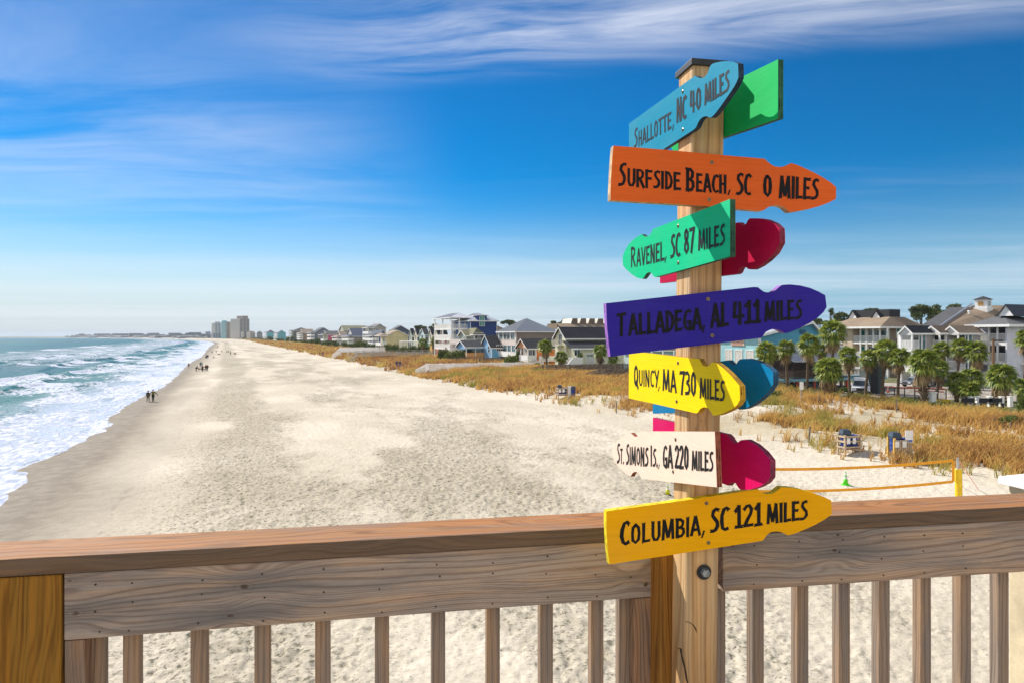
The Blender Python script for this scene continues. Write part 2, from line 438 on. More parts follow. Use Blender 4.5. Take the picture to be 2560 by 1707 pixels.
mb = MB(); mb.box(aB0-.004-.141, aB0-.004, .004, .144, 0, CAPB-.002); SL.put(mb, 'rail_post', amber, .005, 'amber brown post at the left end of the board')
mb = MB(); mb.box(SL.a(1651, -.055), SL.a(1651, -.055)+.11, -.055, .110, 0, CAPB-.002); SL.put(mb, 'rail_post', amberb, .004, 'amber brown post behind the signpost')
balm = wood('baluster_wood', (.36, .26, .18), (.165, .105, .07), 'z', 70, warp=.012, stain=(.22, .195, .17), rough=.85, gcontrast=(.35, .75))
stm = wood('stile_wood', (.36, .22, .13), (.13, .07, .04), 'z', 60, knots=[], warp=.05, stain=(.2, .17, .15), rough=.8)
for p0, p1 in ((161, 213), (1585, 1633)):
    mb = MB(); mb.box(SL.a(p0, .008), SL.a(p1, .008), .008, .042, 0, BB-.002); SL.put(mb, 'stile', stm, .003)
bw = .0335
bmb = MB(); bmb.box(-bw/2, bw/2, 0, .032, 0, CAPB-.004); proto = None
for sec, lst in ((SL, (-58, 220.5, 303, 456.5, 602.5, 741, 877, 1006.5, 1132, 1254, 1370, 1434)), (SR, (1650, 1738.5, 1840.5, 1936, 2027.5, 2122.5, 2214, 2300.5))):
    for ov in lst:
        px = ov*1.08843
        if proto is None:
            o = proto = bmb.build('baluster', balm, rail, bevel=.0025)
        else:
            o = proto.copy(); COL.objects.link(o)
        a = sec.a(px, .05)
        o.location = sec.u*a+sec.v*.0425; o.rotation_euler.z = sec.th+R(rnd.uniform(-2, 2))
nailm = P((.02, .018, .016), .6)
for sec, lst, par in ((SL, (220.5, 303, 456.5, 602.5, 741, 877, 1006.5, 1132, 1254, 1370), bl), (SR, (1738.5, 1840.5, 1936, 2027.5, 2122.5, 2214), br)):
    for ov in lst:
        a = sec.a(ov*1.08843+rnd.uniform(-4, 4), .006)
        for z in (BB+.016, ZM+rnd.uniform(-.014, .014), CAPB-.03):
            c = (a+rnd.uniform(-.006, .006), z+rnd.uniform(-.005, .005))
            mb = MB(); mb.tube([(c[0], .0045, c[1]), (c[0], .012, c[1])], .0017+rnd.random()*.0006, 7)
            o = mb.build('nail', nailm, par)
steel = paint('screw_steel', (.30, .22, .12), .35, .2, 400, metal=.9)
def screw_mb(c, n, r=.0046):
    mb = MB(); c = Vector(c); n = Vector(n).normalized(); a = n.orthogonal().normalized(); b = n.cross(a)
    mb.tube([c-n*.004, c+n*.0008, c+n*.0014], [r, r, r*.75], 12)
    for k in range(2):
        dd = a if k == 0 else b; e = b if k == 0 else a
        mb.obox(c+n*.0012-dd*r*.55-e*r*.09, dd*r*1.1, e*r*.18, n*.0007, 1)
    return mb
o = screw_mb((SL.a(1615), .006, ZM-.04), (0, -1, 0), .006).build('screw', [steel, nailm], bl)

# --- signpost ------------------------------------------------------
W = .0812; TH = R(10.4); LEAN = .0135
U = Vector((math.cos(TH), math.sin(TH), 0)); V = Vector((-math.sin(TH), math.cos(TH), 0)); ZP = Vector((LEAN*U.x, LEAN*U.y, 1))
PD = 1.58
PC = Vector(((1723.5-CX)/F*PD, PD, EYE))             # its front left edge at eye height
base = PC+ZP*(DECK-EYE)
post = thing('signpost', base, 'leaning pine signpost carrying colourful painted arrow boards with distances in miles', 'signpost', rz=TH)
Minv = (Matrix.Translation(base) @ Matrix.Rotation(TH, 4, 'Z')).inverted()
def loc(p): return Minv @ Vector(p)
ptop = (HY-161)/F*PD+EYE-DECK
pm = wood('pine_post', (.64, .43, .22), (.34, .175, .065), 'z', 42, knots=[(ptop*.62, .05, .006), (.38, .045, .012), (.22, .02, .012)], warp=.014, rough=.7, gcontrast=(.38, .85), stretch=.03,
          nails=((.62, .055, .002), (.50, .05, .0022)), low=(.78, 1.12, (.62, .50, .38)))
mb = MB()
ch = .006; prof = [(ch, 0), (W-ch, 0), (W-.0018, .0018), (W, ch), (W, W-ch), (W-ch, W), (ch, W), (0, W-ch), (0, ch), (.0018, .0018)]
mb.prism([(x, y, 0) for x, y in prof], (LEAN*ptop, 0, ptop), layers=1)
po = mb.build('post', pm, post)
# weather cracks in the lower post
crk = P((.03, .018, .01), .9)
def crack(pts, wd):
    mb = MB()
    for (x0, z0), (x1, z1), w0, w1 in zip(pts[:-1], pts[1:], wd[:-1], wd[1:]):
        s = lambda z: LEAN*z
        mb.add([(x0+s(z0)-w0, -.0012, z0), (x0+s(z0)+w0, -.0012, z0), (x1+s(z1)+w1, -.0012, z1), (x1+s(z1)-w1, -.0012, z1),
                (x0+s(z0)-w0, .001, z0), (x0+s(z0)+w0, .001, z0), (x1+s(z1)+w1, .001, z1), (x1+s(z1)-w1, .001, z1)],
               [(0,1,2,3), (4,7,6,5), (0,4,5,1), (2,6,7,3), (1,5,6,2), (0,3,7,4)])
    return mb.build('crack', crk, post)
def pf(zx, zy):
    p = hit(1480+.3234*zx, 1200+.3234*zy, PC, (-V)); q = loc(p); return (q.x-LEAN*q.z, q.z)
crack([pf(*p) for p in ((660, 1292), (685, 1300), (692, 1345), (705, 1400), (718, 1450), (730, 1530), (742, 1575))], [.0006, .0026, .0016, .0022, .0014, .0018, .0008])
crack([pf(*p) for p in ((722, 1090), (752, 1096), (778, 1112), (798, 1140), (808, 1172))], [.0005, .0012, .0010, .0014, .0005])
# black cap
capk = paint('black_plastic_cap', (.018, .018, .020), .45, .2, 30)
z0 = ptop-.002; s = LEAN*ptop; e = .0055
mb = MB(); x0, x1, y0, y1 = s-e, s+W+e, -e, W+e; i = .026
mb.add([(x0,y0,z0),(x1,y0,z0),(x1,y1,z0),(x0,y1,z0),(x0,y0,z0+.0145),(x1,y0,z0+.0145),(x1,y1,z0+.0145),(x0,y1,z0+.0145),
        (x0+i,y0+i,z0+.0235),(x1-i,y0+i,z0+.0235),(x1-i,y1-i,z0+.0235),(x0+i,y1-i,z0+.0235), ((x0+x1)/2,(y0+y1)/2,z0+.0245)],
       [(3,2,1,0),(0,1,5,4),(1,2,6,5),(2,3,7,6),(3,0,4,7),(4,5,9,8),(5,6,10,9),(6,7,11,10),(7,4,8,11),(8,9,12),(9,10,12),(10,11,12),(11,8,12)])
mb.build('post_cap', capk, post, bevel=.001)
# bolt
bq = loc(hit(1480+.3234*862, 1200+.3234*705, PC, -V)); bx, bz = bq.x, bq.z
mb = MB(); mb.tube([(bx, -.0004, bz), (bx, -.0045, bz), (bx, -.0055, bz)], [.0172, .0172, .0155], 28); bo = mb.build('bolt', paint('rubber_washer', (.016, .016, .018), .5, .2, 90), post)
mb = MB(); mb.tube([(bx+.001, -.005, bz), (bx+.001, -.0075, bz), (bx+.001, -.012, bz), (bx+.001, -.0135, bz)], [.0115, .0100, .0100, .0085], 6); mb.build('bolt_head', paint('galvanised_bolt', (.33, .36, .38), .4, .25, 160, metal=.8), bo)

# --- lettering: brush-like capitals with torn stroke ends, drawn as strokes
GL = {
'A': (.56, [[(.05,0),(.27,1)], [(.28,1),(.52,0)], [(.13,.30),(.44,.30)]]),
'B': (.50, [[(.09,0),(.09,1)], [(.02,.94),(.26,.95),(.41,.83),(.40,.64),(.27,.53),(.09,.52)], [(.24,.53),(.43,.41),(.45,.22),(.34,.07),(.02,.05)]]),
'C': (.46, [[(.44,.86),(.34,.96),(.20,.90),(.10,.66),(.08,.38),(.14,.12),(.27,.04),(.43,.10)]]),
'D': (.50, [[(.09,0),(.09,1)], [(.02,.95),(.24,.92),(.40,.70),(.44,.42),(.36,.16),(.20,.05),(.02,.04)]]),
'E': (.46, [[(.09,0),(.09,1)], [(.05,.93),(.43,.95)], [(.09,.54),(.37,.53)], [(.05,.06),(.45,.07)]]),
'F': (.45, [[(.09,0),(.09,1)], [(.05,.93),(.44,.95)], [(.09,.52),(.37,.53)]]),
'G': (.50, [[(.46,.86),(.34,.96),(.20,.90),(.10,.66),(.08,.38),(.14,.12),(.27,.04),(.42,.12)], [(.43,-.03),(.43,.42)], [(.26,.40),(.46,.40)]]),
'H': (.54, [[(.09,0),(.09,1)], [(.44,0),(.44,1)], [(.09,.50),(.44,.50)]]),
'I': (.20, [[(.10,0),(.10,1)]]),
'L': (.44, [[(.09,0),(.09,1)], [(.05,.06),(.44,.08)]]),
'M': (.70, [[(.06,0),(.13,1)], [(.13,1),(.34,.10)], [(.35,.10),(.56,1)], [(.56,1),(.63,0)]]),
'N': (.56, [[(.09,0),(.09,1)], [(.10,1),(.44,0)], [(.46,0),(.46,1)]]),
'O': (.54, [[(.27,.96),(.13,.82),(.08,.52),(.12,.18),(.27,.04),(.42,.18),(.46,.50),(.41,.82),(.27,.96),(.2,.9)]]),
'Q': (.56, [[(.27,.96),(.13,.82),(.08,.52),(.12,.18),(.27,.04),(.42,.18),(.46,.50),(.41,.82),(.27,.96),(.2,.9)], [(.28,.26),(.52,-.10)]]),
'R': (.52, [[(.09,0),(.09,1)], [(.02,.94),(.28,.95),(.43,.82),(.41,.60),(.27,.50),(.09,.48)], [(.22,.48),(.50,-.02)]]),
'S': (.44, [[(.42,.92),(.30,.96),(.16,.88),(.12,.72),(.22,.58),(.36,.42),(.38,.24),(.28,.10),(.14,.05),(.02,.06)]]),
'T': (.50, [[(.25,0),(.25,.96)], [(.0,.93),(.50,.95)]]),
'U': (.52, [[(.09,1),(.09,.28),(.18,.07),(.33,.06),(.44,.26),(.44,1)]]),
'V': (.54, [[(.05,1),(.27,0)], [(.28,0),(.50,1)]]),
'Y': (.50, [[(.04,1),(.26,.46)], [(.46,1),(.20,0)]]),
'0': (.50, [[(.25,.96),(.12,.82),(.08,.50),(.12,.18),(.25,.04),(.38,.18),(.42,.50),(.38,.82),(.25,.96),(.19,.9)]]),
'1': (.34, [[(.20,.02),(.20,1)], [(.22,.98),(.03,.76)], [(.02,.05),(.36,.06)]]),
'2': (.46, [[(.04,.80),(.14,.94),(.28,.95),(.38,.80),(.35,.60),(.20,.34),(.06,.06)], [(.02,.05),(.45,.07)]]),
'3': (.44, [[(.03,.92),(.22,.97),(.36,.84),(.33,.64),(.16,.54)], [(.16,.53),(.36,.42),(.40,.24),(.30,.09),(.02,.05)]]),
'4': (.50, [[(.10,1),(.07,.36)], [(.04,.34),(.50,.36)], [(.34,.98),(.34,-.02)]]),
'7': (.44, [[(.0,.93),(.42,.95)], [(.40,.96),(.26,.5),(.16,0)]]),
'8': (.46, [[(.23,.96),(.11,.84),(.12,.66),(.23,.54),(.37,.38),(.39,.20),(.23,.04),(.08,.18),(.10,.38),(.23,.54),(.35,.66),(.36,.84),(.23,.96),(.17,.92)]]),
'.': (.16, [[(.05,.0),(.11,.12)]]),
',': (.16, [[(.13,.16),(.03,-.16)]]),
}
def letters(runs, to_plane, nrm, r):
    """runs: (text, baseline left, baseline right, top left) in sign coordinates"""
    mb = MB(); k = 0
    for text, p0, p1, p2 in runs:
        p0, p1, p2 = map(to_plane, (p0, p1, p2)); ux = p1-p0; uz = p2-p0
        if text == ',': adv = .16; uz = uz*3.2
        gap = .07; tot = sum(GL[c][0]+gap for c in text)-gap
        sx = ux/tot; X = 0
        asp = ux.length/tot/uz.length              # horizontal squeeze
        for c in text:
            wd, strokes = GL[c]
            for st in strokes:
                pts = [(x+r.uniform(-.012, .012), y+r.uniform(-.012, .012)) for x, y in st]
                q = [(x*asp, y) for x, y in pts]       # isotropic letter space
                L = []; Rr = []; n = len(q)
                hw = .083 if text != ',' else .05
                hw *= min(1, .45+.62*asp)
                for i in range(n):
                    a = q[max(i-1, 0)]; b = q[min(i+1, n-1)]
                    dx, dy = b[0]-a[0], b[1]-a[1]; l = math.hypot(dx, dy) or 1; nx, ny = -dy/l, dx/l
                    ww = hw*(1+r.uniform(-.10, .10))*(.86+.14*abs(nx))
                    L.append((q[i][0]+nx*ww, q[i][1]+ny*ww)); Rr.append((q[i][0]-nx*ww, q[i][1]-ny*ww))
                off = nrm*(.0005+.000012*(k % 40)); k += 1
                def W3(p): return p0+sx*(p[0]/asp+X)+uz*p[1]+off
                vs = []
                for a, b in zip(L, Rr): vs += [W3(a), W3(b)]
                fs = [(2*i, 2*i+1, 2*i+3, 2*i+2) for i in range(n-1)]
                # torn ends
                for (i, j) in ((0, 1), (n-1, n-2)):
                    dx, dy = q[i][0]-q[j][0], q[i][1]-q[j][1]; l = math.hypot(dx, dy) or 1; dx /= l; dy /= l
                    e1, e2, m0 = r.uniform(.02, .075), r.uniform(.02, .075), r.uniform(-.035, .01)
                    a, b = L[i], Rr[i]; f = r.uniform(.35, .65)
                    m = (a[0]*(1-f)+b[0]*f, a[1]*(1-f)+b[1]*f)
                    o = len(vs)
                    vs += [W3((a[0]+dx*e1, a[1]+dy*e1)), W3((b[0]+dx*e2, b[1]+dy*e2)), W3((m[0]+dx*.012, m[1]+dy*.012)), W3(a), W3(b),
                           W3((a[0]*.6+m[0]*.4+dx*(e1*.8), a[1]*.6+m[1]*.4+dy*(e1*.8))), W3((b[0]*.6+m[0]*.4+dx*(e2*.7), b[1]*.6+m[1]*.4+dy*(e2*.7)))]
                    fs += [(o, o+5, o+2, o+3), (o+2, o+6, o+1, o+4), (o+3, o+2, o+4)]
                mb.add(vs, fs)
            X += wd+gap
    return mb
def boardpaint(name, col, rough):
    """brushed outdoor paint on plywood: streaks along the board, faded blotches, specks of wear"""
    m, t = newmat(name); co = objco(t)
    br = t.noise(t.mapping(co, scale=(1, 1, 22)), 9., 4, .7); bl_ = t.noise(co, 7., 4, .6); sp = t.noise(co, 210., 3, .7); sc = t.noise(t.mapping(co, scale=(1, 1, 30)), 26., 3, .75)
    c = t.mix(t.mapr(br, .30, .70), tuple(k*.93 for k in col), tuple(min(1, k*1.03+.002) for k in col))
    c = t.mix(t.mapr(bl_, .46, .74, 0., .22), c, tuple(min(1, .72*k+.06) for k in col))
    c = t.mix(t.mapr(sc, .72, .80, 0., .22), c, tuple(min(1, .5*k+.16) for k in col))
    c = t.mix(t.mapr(sp, .70, .76, 0., .55), c, tuple(k*.35+.03 for k in col))
    t.put(t.bsdf.inputs['Base Color'], c); t.put(t.bsdf.inputs['Roughness'], t.mapr(bl_, .3, .7, rough-.06, rough+.12)); t.bsdf.inputs['Specular IOR Level'].default_value = .06
    t.put(t.bsdf.inputs['Normal'], t.bump(t.math('ADD', br, t.math('MULTIPLY', sp, .4)), .35, .0006)); return m
inkm = paint('black_vinyl', (.012, .011, .012), .5, .2, 40, spec=.14)
def board(face, zc, outline, col, label, th, runs=(), screws=(), seed=1, edge_col=None, ply=.5, rough=.5, backlemon=False):
    """a plywood board screwed flat to one face of the post; outline in enlarged-photo coordinates"""
    ox, oy, sc = zc
    if face == 'front': p0, n, back = PC-V*th, -V, V*th
    elif face == 'left': p0, n, back = PC-U*th, -(U-Vector((0, 0, LEAN))).normalized(), U*th
    else: p0, n, back = PC+U*(W+.0006), -(U-Vector((0, 0, LEAN))).normalized(), U*th
    if face != 'right': p0 = p0+n*.0006
    r = random.Random(seed)
    tp = lambda q: loc(hit(ox+sc*q[0], oy+sc*q[1], p0, n))
    nl = Minv.to_3x3() @ n; bl_ = Minv.to_3x3() @ back
    pl = [tp(q) for q in outline]
    m = boardpaint('sign_'+label.split()[0]+str(seed), col, rough)
    ec = edge_col or tuple(k*.55 for k in col)
    em = paint('ply_'+str(seed), ec, .7, .2, 40); ed = paint('plydark_'+str(seed), tuple(k*(1-ply)+ply*v for k, v in zip(ec, (.05, .03, .02))), .85, .5, 60)
    mb = MB(); mb.prism(pl, bl_, 0, side=(1, 2, 1, 2, 1), layers=5)
    if backlemon: mb.m[1] = 1  # unseen back made brighter yellow to bounce light onto the rail
    b = mb.build('direction_board', [m, em, ed], post); b['label'] = label
    if runs:
        letters(runs, tp, nl, r).build('lettering', inkm, b, fix=False)
    for q in screws:
        screw_mb(tp(q), nl).build('screw', [steel, nailm], b)
    return b
Z1 = (1480, 100, 640/2091); Z2 = (1480, 480, 640/2091); Z3 = (1480, 840, 640/2091); Z4 = (1480, 1200, 640/1979)
board('front', Z1, [(175,865),(600,899),(1000,936),(1410,972),(1440,1000),(1470,1024),(1500,1036),(1540,1040),(1572,1033),(1600,1020),(1630,1007),(1690,1028),(1750,1055),(1810,1083),(1870,1115),(1950,1165),(1995,1205),(1993,1300),(1940,1328),(1870,1355),(1780,1380),(1660,1403),(1615,1407),(1594,1390),(1570,1368),(1540,1355),(1500,1350),(1460,1357),(1430,1374),(1410,1390),(1385,1398),(1000,1365),(600,1337),(150,1310),(152,1200),(158,1090),(166,960)],
      (.80, .135, .022), 'orange board reading Surfside Beach, SC 0 Miles', .018,
      [('S',(215,1195),(272,1192),(222,1008)),('URFSIDE',(288,1195),(722,1228),(288,1052)),('B',(768,1237),(833,1240),(768,1050)),('EACH',(850,1240),(1098,1255),(850,1092)),(',',(1107,1246),(1130,1248),(1107,1206)),('SC',(1178,1265),(1298,1272),(1178,1088)),('0',(1397,1280),(1468,1283),(1397,1105)),('MILES',(1530,1288),(1845,1308),(1534,1115))],
      [(978,1003),(957,1306)], 11, edge_col=(.62, .42, .22), ply=.15)
board('left', Z1, [(302,685),(570,491),(840,295),(855,302),(870,311),(885,315),(905,312),(925,300),(940,281),(950,260),(957,236),(965,215),(980,200),(1000,190),(1060,178),(1100,175),(1150,180),(1192,195),(1195,250),(1195,310),(1180,348),(1160,385),(1110,460),(1050,545),(1000,610),(982,627),(965,638),(950,630),(935,625),(917,626),(900,635),(883,650),(870,670),(860,692),(850,715),(830,735),(580,897),(302,1068)],
      (.006, .235, .375), 'teal blue board reading Shallotte, NC 40 Miles', .012,
      [('S',(345,885),(372,868),(345,735)),('HALLOTTE',(380,873),(648,725),(380,752)),(',',(655,722),(668,714),(655,685)),('NC',(692,675),(772,640),(692,490)),('40',(800,597),(893,562),(800,428)),('MILES',(922,530),(1122,415),(922,372))],
      [(741,425),(742,736)], 12, edge_col=(.004, .05, .10))
board('left', Z2, [(1127,60),(812,182),(498,305),(490,325),(480,345),(465,360),(445,369),(425,365),(405,347),(378,362),(350,380),(325,403),(300,430),(282,458),(265,490),(250,530),(253,600),(265,618),(280,635),(320,670),(345,688),(370,703),(412,712),(421,701),(430,690),(438,676),(448,665),(458,659),(470,658),(480,660),(488,665),(496,680),(505,692),(515,697),(820,615),(1127,528)],
      (.004, .50, .225), 'bright green board reading Ravenel, SC 87 Miles', .012,
      [('R',(318,618),(355,603),(318,460)),('AVENEL',(365,608),(590,560),(365,470)),(',',(594,556),(608,550),(594,518)),('SC',(643,542),(722,524),(643,357)),('87',(752,510),(838,492),(752,312)),('MILES',(870,478),(1086,432),(870,322))],
      [(703,280),(705,580)], 13, edge_col=(.01, .12, .06))
board('front', Z2, [(115,910),(520,866),(920,822),(1320,778),(1355,780),(1380,800),(1395,811),(1410,818),(1430,822),(1450,822),(1471,819),(1490,810),(1506,798),(1520,785),(1550,762),(1585,758),(1620,757),(1700,765),(1780,785),(1850,815),(1905,845),(1917,940),(1890,985),(1840,1030),(1770,1075),(1690,1115),(1620,1145),(1580,1155),(1563,1146),(1545,1135),(1523,1125),(1500,1120),(1480,1120),(1460,1125),(1440,1133),(1420,1145),(1407,1161),(1395,1180),(1375,1192),(960,1243),(560,1292),(150,1342),(136,1230),(125,1120),(118,1010)],
      (.036, .024, .30), 'purple board reading Talladega, AL 411 Miles', .018,
      [('T',(205,1180),(275,1172),(205,995)),('ALLADEGA',(298,1173),(892,1118),(298,1003)),(',',(898,1118),(922,1113),(898,1068)),('AL',(970,1107),(1110,1095),(970,920)),('411',(1150,1085),(1375,1066),(1150,903)),('MILES',(1412,1060),(1712,1035),(1412,903))],
      [(948,875),(982,1173)], 14, edge_col=(.30, .12, .50), ply=.1)
board('left', Z3, [(302,122),(560,150),(800,179),(870,184),(878,194),(885,205),(892,219),(900,232),(910,241),(920,245),(932,246),(945,245),(956,238),(965,228),(975,218),(985,212),(1010,215),(1060,250),(1120,305),(1170,360),(1205,405),(1207,460),(1208,520),(1185,560),(1150,590),(1090,620),(1040,640),(990,648),(977,626),(965,605),(953,592),(940,582),(915,578),(900,583),(885,592),(875,606),(865,622),(850,628),(580,567),(300,505)],
      (.86, .62, .0), 'lemon yellow board reading Quincy, MA 730 Miles', .012,
      [('Q',(342,408),(380,410),(342,240)),('UINCY',(383,402),(546,415),(383,276)),(',',(540,428),(553,430),(540,394)),('MA',(578,440),(690,458),(578,274)),('730',(720,470),(852,490),(720,285)),('MILES',(883,500),(1085,530),(883,346))],
      [(703,218),(692,532)], 15, edge_col=(.50, .27, .01), ply=.25)
board('left', Z3, [(1003,778),(700,776),(400,775),(392,788),(385,800),(374,813),(362,820),(350,819),(340,812),(327,799),(315,787),(290,795),(265,805),(220,840),(200,860),(185,880),(172,900),(163,920),(163,955),(168,985),(178,1008),(190,1030),(230,1080),(280,1125),(315,1145),(322,1131),(330,1118),(341,1108),(355,1105),(368,1109),(380,1118),(388,1131),(395,1145),(410,1162),(715,1197),(1020,1232)],
      (.80, .62, .50), 'cream white board reading St. Simons Is., GA 220 Miles', .012,
      [('S',(205,1035),(228,1037),(205,875)),('T',(232,1035),(251,1038),(232,915)),('.',(253,1040),(262,1041),(253,915)),('S',(280,1045),(303,1045),(280,880)),('IMONS',(308,1045),(460,1060),(308,905)),('I',(478,1055),(494,1057),(478,890)),('S',(498,1060),(524,1062),(498,918)),('.',(528,1062),(537,1063),(528,920)),(',',(541,1062),(555,1064),(541,1030)),('GA',(580,1068),(660,1074),(580,893)),('220',(680,1075),(790,1087),(680,890)),('MILES',(818,1088),(990,1103),(818,938))],
      [(683,843),(663,1105)], 16, edge_col=(.38, .10, .045), ply=.5)
board('front', Z4, [(110,238),(455,190),(800,142),(1265,70),(1285,72),(1300,85),(1314,94),(1330,100),(1350,104),(1370,105),(1390,102),(1410,95),(1425,83),(1440,70),(1465,52),(1530,55),(1620,70),(1720,100),(1800,130),(1850,155),(1855,260),(1800,300),(1720,345),(1640,380),(1570,410),(1515,424),(1498,415),(1480,405),(1455,396),(1430,392),(1405,394),(1380,400),(1360,414),(1345,430),(1335,446),(1325,460),(1310,467),(920,527),(530,588),(135,648),(122,540),(115,440),(111,340)],
      (.90, .42, .003), 'amber yellow lowest board reading Columbia, SC 121 Miles', .018,
      [('C',(218,500),(288,493),(218,318)),('OLUMBIA',(300,492),(838,418),(300,343)),(',',(846,418),(870,413),(846,372)),('SC',(915,402),(1058,383),(915,220)),('121',(1103,370),(1312,345),(1103,198)),('MILES',(1352,335),(1664,298),(1352,188))],
      [(884,176),(900,480)], 17, edge_col=(.92, .66, .0), ply=.05, backlemon=True)
# boards on the hidden right face: we see their inner faces
board('right', Z1, [(1520,160),(1235,298),(900,455),(700,552),(640,610),(600,690),(600,800),(660,905),(760,905),(1082,795),(1300,721),(1518,645)],
      (.006, .47, .115), 'green board at the top, seen from behind', .012, seed=18, edge_col=(.01, .13, .06))
board('right', Z2, [(1195,250),(1205,258),(1215,268),(1232,276),(1242,275),(1250,270),(1260,258),(1268,240),(1278,227),(1290,217),(1350,217),(1420,228),(1490,260),(1530,300),(1533,360),(1533,420),(1490,500),(1430,560),(1370,605),(1310,635),(1275,632),(1262,618),(1245,610),(1225,612),(1214,619),(1205,630),(1199,646),(1192,660),(1175,672),(860,710),(555,747),(555,411),(870,330)],
      (.50, .002, .055), 'crimson board behind the green one, seen from behind', .012, seed=19, edge_col=(.30, .02, .06))
board('right', Z3, [(1110,195),(1120,204),(1130,215),(1142,229),(1155,236),(1165,236),(1175,232),(1183,219),(1190,205),(1210,187),(1270,183),(1340,200),(1400,230),(1450,262),(1478,290),(1480,340),(1480,390),(1440,450),(1380,510),(1310,560),(1250,590),(1205,598),(1192,594),(1180,588),(1165,579),(1150,575),(1132,580),(1120,590),(1110,603),(1100,613),(800,622),(497,631),(497,305),(800,250)],
      (.002, .19, .41), 'blue board beside the lemon one, seen from behind', .012, seed=20, edge_col=(.01, .10, .20))
board('right', Z3, [(1100,800),(1112,812),(1125,825),(1135,845),(1145,860),(1158,870),(1172,873),(1182,872),(1190,868),(1202,857),(1215,847),(1260,842),(1330,880),(1400,940),(1455,1010),(1456,1080),(1455,1150),(1420,1195),(1360,1230),(1290,1250),(1215,1253),(1205,1245),(1195,1235),(1185,1218),(1175,1202),(1163,1193),(1150,1190),(1137,1193),(1125,1200),(1117,1210),(1110,1218),(800,1102),(497,988),(497,663),(800,731)],
      (.62, .003, .115), 'magenta board beside the cream one, seen from behind', .012, seed=21, edge_col=(.30, .03, .08))
# --- cream pillar beyond the rail at the right
pil = thing('stucco_pillar', at(2522, HY, 2.42)-Vector((0, 0, EYE-2.2+.0)), 'cream stucco pillar with white cap just behind the right end of the railing', 'pillar', rz=TH_R)
pil.location.z = gz(pil.location.x, pil.location.y)-.2; hz = EYE-pil.location.z
stm2 = paint('cream_stucco', (.66, .55, .36), .9, .12, 6, bump=.002, bscale=90, dirt=.35)
mb = MB(); mb.box(0, .42, -.42, 0, 0, hz-.52); mb.build('body', stm2, pil, bevel=.004)
mb = MB(); a = .022; mb.box(-a, .42+a, -.42-a, a, hz-.523, hz-.50)
mb.add([(-a,-.42-a,hz-.50),(.42+a,-.42-a,hz-.50),(.42+a,a,hz-.50),(-a,a,hz-.50),(.04,-.38,hz-.478),(.38,-.38,hz-.478),(.38,-.04,hz-.478),(.04,-.04,hz-.478)], [(0,1,5,4),(1,2,6,5),(2,3,7,6),(3,0,4,7),(4,5,6,7)])
mb.build('cap', paint('white_cap', (.80, .80, .80), .5, .04), pil)
